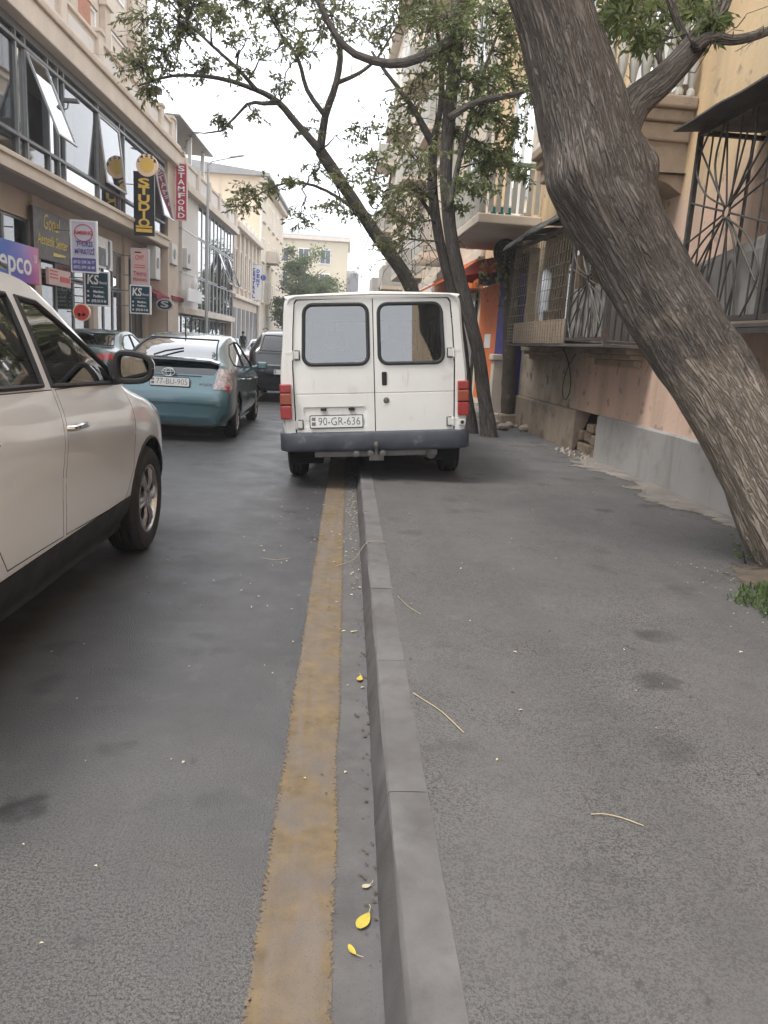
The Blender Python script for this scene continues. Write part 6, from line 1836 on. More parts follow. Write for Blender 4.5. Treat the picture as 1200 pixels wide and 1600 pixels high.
# pilaster and post where the two facades meet
ps = thing('leaning_post', 'dark charred timber post leaning against the house corner', 'post', (3.05, 14.45, 0.13))
mb = MB()
pts = [(0.0, 0, 0.0), (-0.03, 0, 0.8), (-0.09, 0, 1.7), (-0.13, 0, 2.4), (-0.19, 0, 3.2)]
mb.tube([tuple(p) for p in crom(pts, 5)], [0.13 + 0.02 * noise.noise(Vector((i * 0.7, 0, 0))) for i in range(21)], 10)
mb.build('shaft', M_POST, ps, smooth=True)
MB().box(-0.16, 0.16, -0.14, 0.14, 0, 0.22).build('foot', M_OLDPL, ps, bevel=0.04)
pl2 = thing('painted_pier', 'chipped cream painted pier with moulded cap beside the shop', 'pier', (2.93, 15.2, 0.13), (0, 0, WROT))
B('shaft', M_CREAM2, pl2, -0.11, 0.14, -0.12, 0.12, 0, 1.18, bevel=0.01)
B('cap', M_STONE2, pl2, -0.15, 0.18, -0.16, 0.16, 1.18, 1.30, bevel=0.02)
B('base', M_CREAM2, pl2, -0.16, 0.18, -0.16, 0.16, 0, 0.16, bevel=0.02)

# beige block further on
r2 = thing('apartment_block', 'tall sand coloured apartment block standing behind the street trees', 'building', WORG, (0, 0, WROT))
B('wall', M_CREAM2, r2, 0.0, 10, 18.65, 47, 3.6, 17.0)
B('wall', M_CREAM2, r2, 0.15, 10, 18.65, 47, 0, 3.6)
B('cornice', M_STONE2, r2, -0.45, 10, 18.6, 47.3, 17.0, 17.5, bevel=0.05)
for z in (3.6, 7.2, 10.6, 13.9): B('string_course', M_STONE2, r2, -0.1, 0.0, 18.65, 47.02, z, z + 0.22, bevel=0.02)
for k in range(8):
    for z in (4.5, 7.9, 11.2, 14.4):
        yw = 20.2 + 3.35 * k
        wall_window(yw, yw + 1.3, z, z + 1.9, M_WHITE, G_SKY, M_ROOMD, r2)
        if k % 2 == 1 and z < 14:
            bl = B('balcony', M_CREAM2, r2, -0.95, -0.002, yw - 0.5, yw + 1.8, z - 0.5, z - 0.32, bevel=0.02)
            B('balcony_wall', M_WOODG, bl, -0.95, -0.87, yw - 0.5, yw + 1.8, z - 0.318, z + 0.55)
            B('balcony_wall', M_WOODG, bl, -0.869, -0.05, yw - 0.5, yw - 0.42, z - 0.318, z + 0.55)
for k in range(7):
    y0 = 19.6 + 3.8 * k
    pane_w = MB().box(0.06, 0.12, y0, y0 + 2.9, 0.5, 2.9).build('shop_window', M_TEALD, r2)
for k, (ya, yb, m_) in enumerate(((19.2, 25.4, M_ORANGE), (26.0, 31.5, S_WHITE), (32.2, 38.0, M_ORANGE), (38.5, 46, S_BLUE))):
    sg = wallm = MB().box(-0.14, 0.14, ya, yb, 2.95, 3.57).build('shop_fascia', m_, r2, bevel=0.01)
aw = thing('awning', 'white and orange sloping awning over the far shop beyond the trees', 'awning', WORG, (0, 0, WROT))
MB().extr([(-0.15, 20.0, 3.5), (-1.5, 20.0, 2.75), (-1.5, 20.0, 2.6), (-1.46, 20.0, 2.6), (-1.46, 20.0, 2.72), (-0.15, 20.0, 3.44)], (0, 2.4, 0)).build('canopy', M_ORANGE, aw)
MB().extr([(-0.15, 22.45, 3.5), (-1.5, 22.45, 2.75), (-1.5, 22.45, 2.6), (-1.46, 22.45, 2.6), (-1.46, 22.45, 2.72), (-0.15, 22.45, 3.44)], (0, 2.4, 0)).build('canopy', S_WHITE, aw)

# a loop of loose cable on the wall
cb = MB().tube([tuple(q) for q in crom([(-0.02, 12.0, 1.58), (-0.03, 11.75, 1.45), (-0.03, 11.5, 1.2), (-0.03, 11.45, 0.95), (-0.03, 11.62, 0.82), (-0.03, 11.8, 0.95), (-0.03, 11.7, 1.25), (-0.02, 11.4, 1.5)], 6)], 0.006, 6)
co = cb.build('cable', M_INK, None, smooth=True); co.location = WORG; co.rotation_euler = (0, 0, WROT)
tag(co, 'loop of thin black cable hanging loose on the stained wall', 'cable')
# ================================================================== trees: limb paths and leaf clusters in metres
T2_TRUNK= [(1.89, 14.2, 0.26), (1.47, 14.2, 1.51), (1.03, 14.2, 2.55), (0.54, 14.2, 3.17), (0.17, 14.2, 3.63), (-0.3, 14.2, 4.22), (-0.65, 14.2, 4.66)]
T2_L1= [(-0.62, 13.6, 4.53), (-1.0, 13.6, 4.89), (-1.32, 13.6, 5.2), (-1.68, 13.6, 5.36), (-2.3, 13.6, 5.49), (-3.0, 13.6, 5.47), (-3.56, 13.6, 5.28)]
T2_L2= [(-1.3, 13.4, 5.14), (-1.55, 13.4, 5.11), (-1.8, 13.4, 5.08), (-2.2, 13.4, 4.66), (-2.66, 13.4, 4.61)]
T2_L3= [(-0.65, 14.2, 4.66), (-0.58, 14.2, 5.22), (-0.42, 14.2, 5.73), (-0.38, 14.2, 6.27), (-0.62, 14.2, 6.68), (-0.8, 14.2, 7.24)]
T2_L4= [(-1.63, 13.2, 5.25), (-1.94, 13.2, 5.54), (-2.33, 13.2, 5.83), (-2.82, 13.2, 6.24), (-3.2, 13.2, 6.64)]
T2_L5= [(-0.57, 13.8, 5.11), (-0.88, 13.8, 5.48), (-1.05, 13.8, 5.94), (-1.42, 13.8, 6.38), (-1.74, 13.8, 6.91)]
T2_L6= [(-0.43, 14.4, 5.79), (-0.05, 14.4, 5.97), (0.26, 14.4, 6.24), (0.55, 14.4, 6.75)]
T2_L7= [(0.17, 13.6, 3.53), (-0.27, 13.6, 3.81), (-0.7, 13.6, 3.98), (-1.13, 13.6, 4.0), (-1.54, 13.6, 3.82), (-1.85, 13.6, 3.6)]
T3A= [(2.36, 12.3, 0.05), (2.2, 12.3, 0.76), (2.06, 12.3, 1.35), (1.88, 12.3, 1.93), (1.65, 12.3, 2.59), (1.5, 12.3, 3.05), (1.41, 12.3, 3.51), (1.32, 12.3, 4.23), (1.33, 12.3, 5.11), (1.34, 12.3, 5.87), (1.28, 12.3, 6.86)]
T3A_L1= [(1.27, 12.0, 5.75), (0.81, 12.0, 5.48), (0.4, 12.0, 5.37), (-0.1, 12.0, 5.46), (-0.38, 12.0, 5.68), (-0.62, 12.0, 6.03), (-0.82, 12.0, 6.41)]
T3A_L2= [(1.25, 11.6, 4.61), (1.49, 11.6, 4.79), (1.79, 11.6, 4.9), (2.1, 11.6, 4.97), (2.36, 11.6, 5.09)]
T3A_L3= [(1.37, 12.0, 3.46), (1.5, 12.0, 4.26), (1.6, 12.0, 4.78), (1.77, 12.0, 5.47), (1.99, 12.0, 6.14)]
T3B= [(2.12, 12.7, 0.05), (1.95, 12.7, 0.93), (1.81, 12.7, 1.64), (1.56, 12.7, 2.52), (1.39, 12.7, 3.0), (1.29, 12.7, 3.37), (1.2, 12.7, 3.84), (1.14, 12.7, 4.53)]
T3B_L1= [(1.13, 12.6, 4.51), (0.9, 12.6, 4.85), (0.74, 12.6, 5.06), (0.38, 12.6, 5.43), (0.13, 12.6, 5.72)]
T3B_L2= [(1.31, 12.9, 3.41), (0.95, 12.9, 3.86), (0.74, 12.9, 3.94), (0.44, 12.9, 3.83)]
T3B_L3= [(1.16, 12.9, 4.58), (1.25, 12.9, 5.27), (1.14, 12.9, 6.07), (0.94, 12.9, 6.75)]
T2_C= [(-3.28, 12.93, 6.01, 0.5), (-3.1, 13.36, 5.74, 0.45), (-3.43, 13.12, 5.45, 0.4), (-3.32, 13.45, 5.2, 0.3), (-2.78, 13.48, 6.16, 0.4), (-2.15, 12.69, 6.09, 0.35), (-1.72, 12.62, 5.76, 0.35), (-1.42, 13.77, 6.47, 0.4), (-0.94, 12.96, 5.76, 0.3), (-1.89, 12.93, 5.42, 0.25), (-2.57, 13.99, 5.8, 0.3), (-1.24, 13.26, 5.38, 0.25), (-0.09, 13.77, 6.56, 0.4), (0.3, 13.27, 6.5, 0.5), (0.82, 13.49, 6.53, 0.45), (-1.6, 12.81, 3.68, 0.35), (-1.84, 13.49, 3.59, 0.3), (-1.46, 13.82, 3.97, 0.3), (-1.05, 13.33, 3.9, 0.3), (-0.9, 13.64, 3.47, 0.3), (-0.71, 13.54, 4.26, 0.25), (-0.17, 12.69, 3.93, 0.35), (0.06, 13.66, 3.64, 0.3), (0.09, 13.43, 4.87, 0.3), (0.56, 13.02, 3.57, 0.3), (-0.35, 12.64, 3.54, 0.3), (-0.86, 13.81, 4.9, 0.25), (-1.63, 13.26, 4.9, 0.2), (-2.24, 13.61, 4.85, 0.2), (-0.51, 13.83, 6.65, 0.4), (-2.71, 13.6, 6.58, 0.5), (-3.27, 13.89, 6.83, 0.5), (-1.85, 13.15, 6.47, 0.4), (-1.12, 13.72, 6.74, 0.4), (0.22, 13.22, 6.12, 0.3)]
T3_C= [(0.75, 12.71, 5.09, 0.4), (0.58, 12.63, 4.61, 0.4), (0.82, 11.54, 4.03, 0.4), (0.28, 11.59, 4.0, 0.35), (0.58, 11.7, 3.62, 0.35), (1.03, 12.75, 3.84, 0.3), (0.82, 12.01, 3.24, 0.3), (0.23, 12.28, 3.7, 0.3), (1.16, 11.82, 5.93, 0.55), (1.57, 12.11, 5.82, 0.55), (1.8, 11.94, 6.11, 0.55), (1.4, 11.89, 5.24, 0.45), (1.82, 12.22, 5.29, 0.45), (2.15, 12.22, 5.9, 0.5), (2.17, 12.67, 5.63, 0.4), (1.16, 12.35, 5.63, 0.4), (0.96, 12.7, 6.25, 0.45), (2.32, 12.6, 4.91, 0.3), (1.78, 12.79, 4.64, 0.3), (1.99, 12.34, 4.19, 0.35), (1.49, 11.63, 3.75, 0.25), (2.27, 12.6, 4.36, 0.3), (1.52, 12.75, 6.56, 0.5), (0.75, 12.67, 6.47, 0.4), (0.88, 12.2, 5.3, 0.35), (2.29, 12.4, 6.32, 0.4), (1.69, 11.7, 4.71, 0.35), (1.35, 12.56, 4.74, 0.25), (0.51, 12.2, 2.98, 0.25)]
BIG_C= [(1.48, 5.2, 3.6, 0.16), (1.54, 4.89, 3.4, 0.18), (2.08, 6.0, 3.92, 0.18), (2.37, 6.19, 3.99, 0.15), (2.02, 4.92, 3.43, 0.14), (1.76, 5.92, 3.74, 0.12), (1.81, 5.37, 3.47, 0.12)]
BIG_BR= [[(1.59, 5.05, 2.79), (1.67, 5.05, 2.98), (1.85, 5.05, 3.15), (2.02, 5.05, 3.36), (2.12, 5.05, 3.56), (2.18, 5.05, 3.8)], [(1.94, 4.9, 3.27), (2.03, 4.9, 3.33), (2.18, 4.9, 3.33), (2.37, 4.9, 3.39), (2.58, 4.9, 3.5)], [(2.04, 5.2, 3.39), (1.95, 5.2, 3.49), (1.86, 5.2, 3.66), (1.81, 5.2, 3.84)], [(1.9, 5.2, 3.2), (1.84, 5.2, 3.34), (1.9, 5.2, 3.49)]]
BIGT= [(3.4, 5.0, 0.02), (3.26, 5.0, 0.15), (2.85, 5.0, 0.74), (2.48, 5.0, 1.25), (2.21, 5.0, 1.57), (2.01, 5.0, 1.81), (1.84, 5.0, 2.02), (1.69, 5.0, 2.23), (1.57, 5.0, 2.39), (1.46, 5.0, 2.6), (1.37, 5.0, 2.82), (1.29, 5.0, 3.04), (1.18, 5.0, 3.3), (1.09, 5.0, 3.49), (0.99, 5.0, 3.72), (0.88, 5.0, 4.0)]
M_LEAF = leafmat('olive_leaf', (0.14, 0.16, 0.068), (0.28, 0.29, 0.14))
M_LEAFD = leafmat('green_leaf', (0.12, 0.165, 0.06), (0.24, 0.28, 0.12))
M_LEAFF = leafmat('far_leaf', (0.10, 0.14, 0.055), (0.19, 0.22, 0.10))
M_GRASS = leafmat('grass_blade', (0.055, 0.11, 0.03), (0.15, 0.21, 0.08))

def barkmat(name, base, pale, patch=None):
    m = bpy.data.materials.new(name); MATS[name] = m; m.use_nodes = True
    nt = m.node_tree; n, l = nt.nodes, nt.links
    b = n['Principled BSDF']; b.inputs['Roughness'].default_value = 0.9; b.inputs['Specular IOR Level'].default_value = 0.2
    at = n.new('ShaderNodeAttribute'); at.attribute_name = 'bark'
    P = at.outputs['Vector']
    tc = n.new('ShaderNodeTexCoord')
    def nz(s, d=6, vec=P, rg_=0.6):
        t = n.new('ShaderNodeTexNoise'); t.inputs['Scale'].default_value = s; t.inputs['Detail'].default_value = d; t.inputs['Roughness'].default_value = rg_; l.new(vec, t.inputs['Vector']); return t.outputs['Fac']
    def mr(v, a, c, lo=0.0, hi=1.0):
        t = n.new('ShaderNodeMapRange'); t.inputs['From Min'].default_value = a; t.inputs['From Max'].default_value = c; t.inputs['To Min'].default_value = lo; t.inputs['To Max'].default_value = hi
        l.new(v, t.inputs['Value']); return t.outputs['Result']
    def mix(f, a, c):
        t = n.new('ShaderNodeMix'); t.data_type = 'RGBA'
        for k, s in ((6, a), (7, c)):
            if isinstance(s, tuple): t.inputs[k].default_value = (*s, 1)
            else: l.new(s, t.inputs[k])
        l.new(f, t.inputs[0]); return t.outputs[2]
    c = mix(mr(nz(26, 6), 0.35, 0.68), base, pale)
    c = mix(mr(nz(2.5, 5, tc.outputs['Object']), 0.45, 0.7, 0, 0.6), c, tuple(v * 0.65 for v in base))
    wn_ = n.new('ShaderNodeTexNoise'); wn_.inputs['Scale'].default_value = 7; wn_.inputs['Detail'].default_value = 3; l.new(P, wn_.inputs['Vector'])
    ws = n.new('ShaderNodeVectorMath'); ws.operation = 'SCALE'; ws.inputs['Scale'].default_value = 0.035; l.new(wn_.outputs['Color'], ws.inputs[0])
    wa = n.new('ShaderNodeVectorMath'); wa.operation = 'ADD'; l.new(P, wa.inputs[0]); l.new(ws.outputs[0], wa.inputs[1])
    def fur(sc_v, d):
        x = n.new('ShaderNodeMath'); x.operation = 'SUBTRACT'; l.new(nz(sc_v, d, wa.outputs[0], 0.5), x.inputs[0]); x.inputs[1].default_value = 0.5
        y = n.new('ShaderNodeMath'); y.operation = 'ABSOLUTE'; l.new(x.outputs[0], y.inputs[0]); return y.outputs[0]
    mn = n.new('ShaderNodeMath'); mn.operation = 'MINIMUM'; l.new(fur(17, 3.0), mn.inputs[0]); l.new(fur(34, 3.0), mn.inputs[1])
    ridge_ = mr(mn.outputs[0], 0.0, 0.10)
    crack = mr(mn.outputs[0], 0.0, 0.03, 0.6, 0.0)
    if patch:
        sx = n.new('ShaderNodeSeparateXYZ'); l.new(tc.outputs['Object'], sx.inputs[0])
        ad = n.new('ShaderNodeMath'); ad.operation = 'ADD'; l.new(mr(nz(3.2, 7, tc.outputs['Object']), 0, 1, -1.3, 1.3), ad.inputs[0]); l.new(sx.outputs['Z'], ad.inputs[1])
        c = mix(mr(ad.outputs[0], 1.55, 1.15, 0, 0.85), c, patch)
    c = mix(crack, c, tuple(v_ * 0.3 for v_ in base))
    l.new(c, b.inputs['Base Color'])
    ad = n.new('ShaderNodeMath'); ad.operation = 'SUBTRACT'; l.new(ridge_, ad.inputs[0])
    cm = n.new('ShaderNodeMath'); cm.operation = 'MULTIPLY'; cm.inputs[1].default_value = -0.35; l.new(nz(48, 6), cm.inputs[0]); l.new(cm.outputs[0], ad.inputs[1])
    bp = n.new('ShaderNodeBump'); bp.inputs['Strength'].default_value = 1.0; bp.inputs['Distance'].default_value = 0.02
    l.new(ad.outputs[0], bp.inputs['Height']); l.new(bp.outputs[0], b.inputs['Normal'])
    return m
M_BARK = barkmat('furrowed_bark', (0.18, 0.155, 0.135), (0.255, 0.225, 0.20), (0.44, 0.37, 0.30))
M_BARK2 = barkmat('grey_bark', (0.14, 0.125, 0.115), (0.21, 0.19, 0.175))

def wood(name, parts, mat, parent, ridge=0.0, nseg=10, step=0.12, bulges=()):
    """one mesh from several limbs: parts = [(points, radii)]; carries the 'bark' coordinate that runs along the limb"""
    V = []; F = []; A = []
    for pi, (pts, rad) in enumerate(parts):
        L = sum((Vector(pts[i + 1]) - Vector(pts[i])).length for i in range(len(pts) - 1))
        per = max(1, int(L / step / (len(pts) - 1)))
        rr = rad if isinstance(rad, (list, tuple)) else [rad] * len(pts)
        C = crom([(*p, q) for p, q in zip(pts, rr)], per)
        n = len(C); o = len(V); up = None; s = 0.0
        for i in range(n):
            p = Vector(C[i][:3]); r_ = max(0.002, C[i][3])
            t = Vector(C[min(n - 1, i + 1)][:3]) - Vector(C[max(0, i - 1)][:3]); t.normalize()
            if up is None: up = Vector((0, 1, 0)) if abs(t.y) < 0.9 else Vector((1, 0, 0))
            u = up - t * up.dot(t); u.normalize(); w = t.cross(u); up = u
            if i: s += (p - Vector(C[i - 1][:3])).length
            for k in range(nseg):
                a = 2 * math.pi * k / nseg
                d = u * math.cos(a) + w * math.sin(a)
                q = r_
                if ridge:
                    c = Vector((math.cos(a) * r_ * 9, math.sin(a) * r_ * 9, s * 1.5 + pi * 7))
                    q += ridge * (abs(noise.noise(c)) * 2 - 0.5) + ridge * 0.6 * noise.noise(c * 3.1) + ridge * 1.6 * noise.noise(Vector((math.cos(a), math.sin(a), s * 1.1 + pi)))
                    for bc, br, bh in bulges:
                        dd = (p + d * r_ - Vector(bc)).length
                        q += bh * math.exp(-(dd / br) ** 2) * (1 + 0.5 * noise.noise(c * 2.2))
                else:
                    q *= 1 + 0.10 * noise.noise(Vector((math.cos(a) * 1.5, math.sin(a) * 1.5, s * 3 + pi * 3)))
                V.append(p + d * q)
                A += [math.cos(a) * r_ * 1.3, math.sin(a) * r_ * 1.3, s * 0.15 + pi * 3.7]
            if i:
                for k in range(nseg):
                    F.append((o + (i - 1) * nseg + k, o + (i - 1) * nseg + (k + 1) % nseg, o + i * nseg + (k + 1) % nseg, o + i * nseg + k))
        F.append(tuple(o + k for k in range(nseg))[::-1]); F.append(tuple(o + (n - 1) * nseg + k for k in range(nseg)))
    me = bpy.data.meshes.new(name); me.from_pydata([tuple(v) for v in V], [], F)
    at = me.attributes.new('bark', 'FLOAT_VECTOR', 'POINT'); at.data.foreach_set('vector', A)
    me.materials.append(mat); me.shade_smooth()
    ob = bpy.data.objects.new(name, me); COL.objects.link(ob); ob.parent = parent
    if name == 'twig_spray': ob['kind'] = 'stuff'
    return ob

class Leaves:
    def __init__(s): s.v = []; s.f = []
    def leaf(s, p, d, ln, wd, rg):
        d = Vector(d).normalized()
        u = Vector((rg.gauss(0, 1), rg.gauss(0, 1), rg.gauss(0, 1))); u -= d * u.dot(d)
        if u.length < 1e-5: u = d.orthogonal()
        u.normalize(); n_ = d.cross(u)
        p = Vector(p); o = len(s.v)
        s.v += [tuple(p), tuple(p + d * ln * 0.45 + u * wd * 0.5 + n_ * wd * 0.12), tuple(p + d * ln - n_ * wd * 0.15), tuple(p + d * ln * 0.45 - u * wd * 0.5 + n_ * wd * 0.12)]
        s.f += [(o, o + 1, o + 2), (o, o + 2, o + 3)]
    def build(s, name, mat, parent):
        me = bpy.data.meshes.new(name); me.from_pydata(s.v, [], s.f); me.materials.append(mat)
        ob = bpy.data.objects.new(name, me); COL.objects.link(ob); ob.parent = parent
        return ob

def jig(a, b, k, rg, n=4):
    a = Vector(a); b = Vector(b); L = (b - a).length
    out = [a]
    for i in range(1, n):
        out.append(a.lerp(b, i / n) + Vector((rg.gauss(0, 1), rg.gauss(0, 1), rg.gauss(0, 1) + 0.6)) * L * k)
    out.append(b)
    return [tuple(p) for p in out]

def cluster(tw, lv, nodes, c, rad, rg, leaf=(0.085, 0.034), dens=1.0, droop=0.35, tr=0.011):
    """twig from the nearest limb to the clump, side twigs through its volume, leaves along them"""
    c = Vector(c)
    nd = min(nodes, key=lambda q: (Vector(q) - c).length * (1.0 if q[2] < c.z + 0.2 else 1.35))
    path = jig(nd, c, 0.07, rg, 5)
    if (Vector(nd) - c).length > 0.05: tw.append((path, [tr * 1.5, tr * 1.3, tr, tr * 0.9, tr * 0.8, tr * 0.6]))
    m = max(4, int(22 * rad / 0.4 * dens))
    for k in range(m):
        st = Vector(path[rg.choice((2, 3, 4, 5, 5, 5))]) if len(path) > 5 else c
        while True:
            q = Vector((rg.uniform(-1, 1), rg.uniform(-1, 1), rg.uniform(-1, 1)))
            if q.length < 1: break
        e = c + Vector((q.x, q.y, q.z * 0.7 - droop * 0.3)) * rad * 1.25
        if (st - e).length > rad * 2.2: st = c
        sp = jig(st, e, 0.10, rg, 3)
        tw.append((sp, [tr * 0.5, tr * 0.42, tr * 0.34, tr * 0.2]))
        n_ = int(rg.uniform(7, 15))
        for i in range(n_):
            t = 0.3 + 0.7 * (i + rg.random()) / n_
            f = t * 3; i0 = min(2, int(f)); p = Vector(sp[i0]).lerp(Vector(sp[i0 + 1]), f - i0)
            d = (Vector(sp[i0 + 1]) - Vector(sp[i0])).normalized() * 0.5 + Vector((rg.gauss(0, 0.6), rg.gauss(0, 0.6), rg.gauss(0, 0.5) - droop))
            k_ = rg.uniform(0.65, 1.3)
            lv.leaf(p, d, leaf[0] * k_, leaf[1] * k_, rg)

def spray(tw, lv, limbs, rg, per_m=2.0, ln=(0.3, 0.9), leaves=4, tr=0.007, leaf=(0.08, 0.032), z0=0):
    """bare and half-bare twigs along the limbs"""
    for pts, rad in limbs:
        C = crom(pts, 4)
        for i in range(1, len(C)):
            a = Vector(C[i - 1]); b = Vector(C[i])
            if b.z < z0: continue
            cnt = (b - a).length * per_m
            for _ in range(int(cnt) + (rg.random() < cnt % 1)):
                d = Vector((rg.gauss(0, 1), rg.gauss(0, 1), rg.gauss(0.3, 0.8))).normalized()
                L = rg.uniform(*ln); p = a.lerp(b, rg.random())
                sp = jig(p, p + d * L, 0.12, rg, 4)
                tw.append((sp, [tr, tr * 0.8, tr * 0.6, tr * 0.45, tr * 0.25]))
                for _k in range(2):
                    j = rg.choice((1, 2, 3)); q = Vector(sp[j])
                    e2 = q + (d + Vector((rg.gauss(0, .8), rg.gauss(0, .8), rg.gauss(0, .8)))).normalized() * L * 0.5
                    tw.append((jig(q, e2, 0.1, rg, 3), [tr * 0.5, tr * 0.4, tr * 0.3, tr * 0.15]))
                for k in range(rg.randrange(leaves + 1)):
                    t = rg.uniform(0.4, 1.0); f = t * 4; i0 = min(3, int(f)); q = Vector(sp[i0]).lerp(Vector(sp[i0 + 1]), f - i0)
                    lv.leaf(q, d + Vector((rg.gauss(0, .7), rg.gauss(0, .7), rg.gauss(-.3, .6))), leaf[0] * rg.uniform(.7, 1.2), leaf[1] * rg.uniform(.7, 1.2), rg)

def tapered(a, b, n): return [a + (b - a) * i / (n - 1) for i in range(n)]
def nodes_of(limbs): return [tuple(p) for pts, r_ in limbs for p in crom(pts, 4)]

# ---------------------------------------------------------------- slim tree leaning over the road behind the van
t2 = thing('street_tree', 'slim dark tree behind the van leaning left over the road', 'tree', (0, 0, 0))
T2_TRUNK[0] = (1.84, 14.2, 0.12)
trunk = [(T2_TRUNK, tapered(0.135, 0.095, len(T2_TRUNK)))]
limbs = [(T2_L1, tapered(0.066, 0.014, len(T2_L1))), (T2_L2, tapered(0.04, 0.008, len(T2_L2))), (T2_L3, tapered(0.075, 0.03, len(T2_L3))), (T2_L4, tapered(0.035, 0.01, len(T2_L4))),
         (T2_L5, tapered(0.045, 0.012, len(T2_L5))), (T2_L6, tapered(0.04, 0.014, len(T2_L6))), (T2_L7, tapered(0.032, 0.008, len(T2_L7)))]
wood('trunk', trunk, M_BARK2, t2, 0.010, 18, 0.10)
wood('limb', limbs, M_BARK2, t2, 0.0, 9, 0.15)
rg = random.Random(21); tw = []; lv = Leaves()
nd = nodes_of(limbs)
T2_C += [(x_, 13.2 + 0.5 * math.sin(k * 2.3), z_, 0.38) for k, (x_, z_) in enumerate(((-3.3, 6.7), (-2.6, 6.5), (-2.1, 6.9), (-1.5, 6.6), (-0.9, 6.8), (-0.3, 6.6), (0.1, 7.0), (-1.2, 5.9), (-0.6, 6.1), (-2.9, 6.1), (0.5, 6.7)))]
for c in T2_C: cluster(tw, lv, nd, c[:3], c[3], rg, dens=0.95 if c[0] > -1.9 else 1.5)
spray(tw, lv, limbs, rg, 2.6, (0.3, 0.9), 5)
wood('twig_spray', tw, M_BARK2, t2, 0.0, 4, 0.3)
lv.build('crown', M_LEAF, t2)

# ---------------------------------------------------------------- pair of upright trees right of the van
rg = random.Random(22)
t3 = thing('street_tree', 'upright grey tree standing just right of the van', 'tree', (0, 0, 0))
trunk = [(T3A, tapered(0.112, 0.085, len(T3A)))]
trunk[0][1][0] = 0.145
limbs = [(T3A_L1, tapered(0.075, 0.03, len(T3A_L1))), (T3A_L2, tapered(0.05, 0.035, len(T3A_L2))), (T3A_L3, tapered(0.05, 0.014, len(T3A_L3)))]
wood('trunk', trunk, M_BARK2, t3, 0.012, 18, 0.10)
wood('limb', limbs, M_BARK2, t3, 0.0, 9, 0.15)
tw = []; lv = Leaves(); nd = nodes_of(limbs) + nodes_of(trunk)[20:]
T3_C += [(1.75, 11.9, 4.9, 0.4), (2.1, 11.7, 5.2, 0.4), (2.3, 12.0, 4.6, 0.3), (2.05, 11.8, 4.2, 0.3), (1.7, 11.8, 4.3, 0.3), (2.5, 11.6, 5.0, 0.35), (1.9, 11.6, 3.75, 0.22), (2.35, 11.7, 3.95, 0.22), (1.6, 12.2, 3.6, 0.2)]
for c in T3_C:
    if c[0] > 1.15: cluster(tw, lv, nd, c[:3], c[3], rg, (0.085, 0.032), 1.35)
spray(tw, lv, limbs, rg, 2.4, (0.3, 0.9), 4)
wood('twig_spray', tw, M_BARK2, t3, 0.0, 4, 0.3)
lv.build('crown', M_LEAFD, t3)

t4 = thing('street_tree', 'second upright tree hidden at its foot by the van side', 'tree', (0, 0, 0))
trunk = [(T3B, tapered(0.095, 0.068, len(T3B)))]
trunk[0][1][0] = 0.125
limbs = [(T3B_L1, tapered(0.06, 0.018, len(T3B_L1))), (T3B_L2, tapered(0.035, 0.01, len(T3B_L2))), (T3B_L3, tapered(0.06, 0.02, len(T3B_L3)))]
wood('trunk', trunk, M_BARK2, t4, 0.012, 16, 0.10)
wood('limb', limbs, M_BARK2, t4, 0.0, 9, 0.15)
tw = []; lv = Leaves(); nd = nodes_of(limbs) + nodes_of(trunk)[14:]
for c in T3_C:
    if c[0] <= 1.15: cluster(tw, lv, nd, c[:3], c[3], rg, (0.085, 0.034), 1.25)
spray(tw, lv, limbs + [(T3B[3:], 0.1)], rg, 3.0, (0.3, 1.0), 5)
# suckers hanging in a tangle over the shop roofs
for k in range(26):
    a = Vector((rg.uniform(0.3, 1.3), rg.uniform(12.4, 14.5), rg.uniform(2.9, 4.2))); b_ = a + Vector((rg.uniform(-0.7, 0.5), rg.uniform(-.4, .4), rg.uniform(-1.3, -0.2)))
    tw.append((jig(a, b_, 0.12, rg, 4), [0.008, 0.007, 0.006, 0.004, 0.002]))
    for q in range(5): lv.leaf(a.lerp(b_, rg.random()), (rg.gauss(0, 1), rg.gauss(0, 1), -0.5), 0.08, 0.035, rg)
wood('twig_spray', tw, M_BARK2, t4, 0.0, 4, 0.3)
lv.build('crown', M_LEAF, t4)

# ---------------------------------------------------------------- great leaning trunk
rg = random.Random(23)
bt = thing('leaning_tree', 'massive leaning tree with deeply furrowed bark by the house wall', 'tree', (0, 0, 0))
rad = [0.40, 0.33, 0.285, 0.275, 0.265, 0.262, 0.262, 0.268, 0.275, 0.27, 0.26, 0.25, 0.24, 0.235, 0.23, 0.2]
wood('trunk', [(BIGT, rad)], M_BARK, bt, 0.019, 110, 0.02, bulges=[((1.30, 4.86, 2.52), 0.17, 0.10), ((1.62, 4.75, 2.36), 0.10, 0.035), ((1.75, 5.0, 2.62), 0.16, 0.09), ((1.42, 4.75, 2.33), 0.12, 0.03)])
BIG_BR[1].append((2.9, 4.8, 3.8)); BIG_BR[2].append((1.7, 5.2, 4.3))
limbs = [(BIG_BR[0], [0.13, 0.105, 0.085, 0.075, 0.06, 0.05]), (BIG_BR[1], [0.04, 0.034, 0.03, 0.028, 0.022, 0.006]), (BIG_BR[2], [0.026, 0.022, 0.02, 0.016, 0.004]), (BIG_BR[3], [0.022, 0.016, 0.01])]
wood('limb', limbs, M_BARK, bt, 0.006, 14, 0.04)
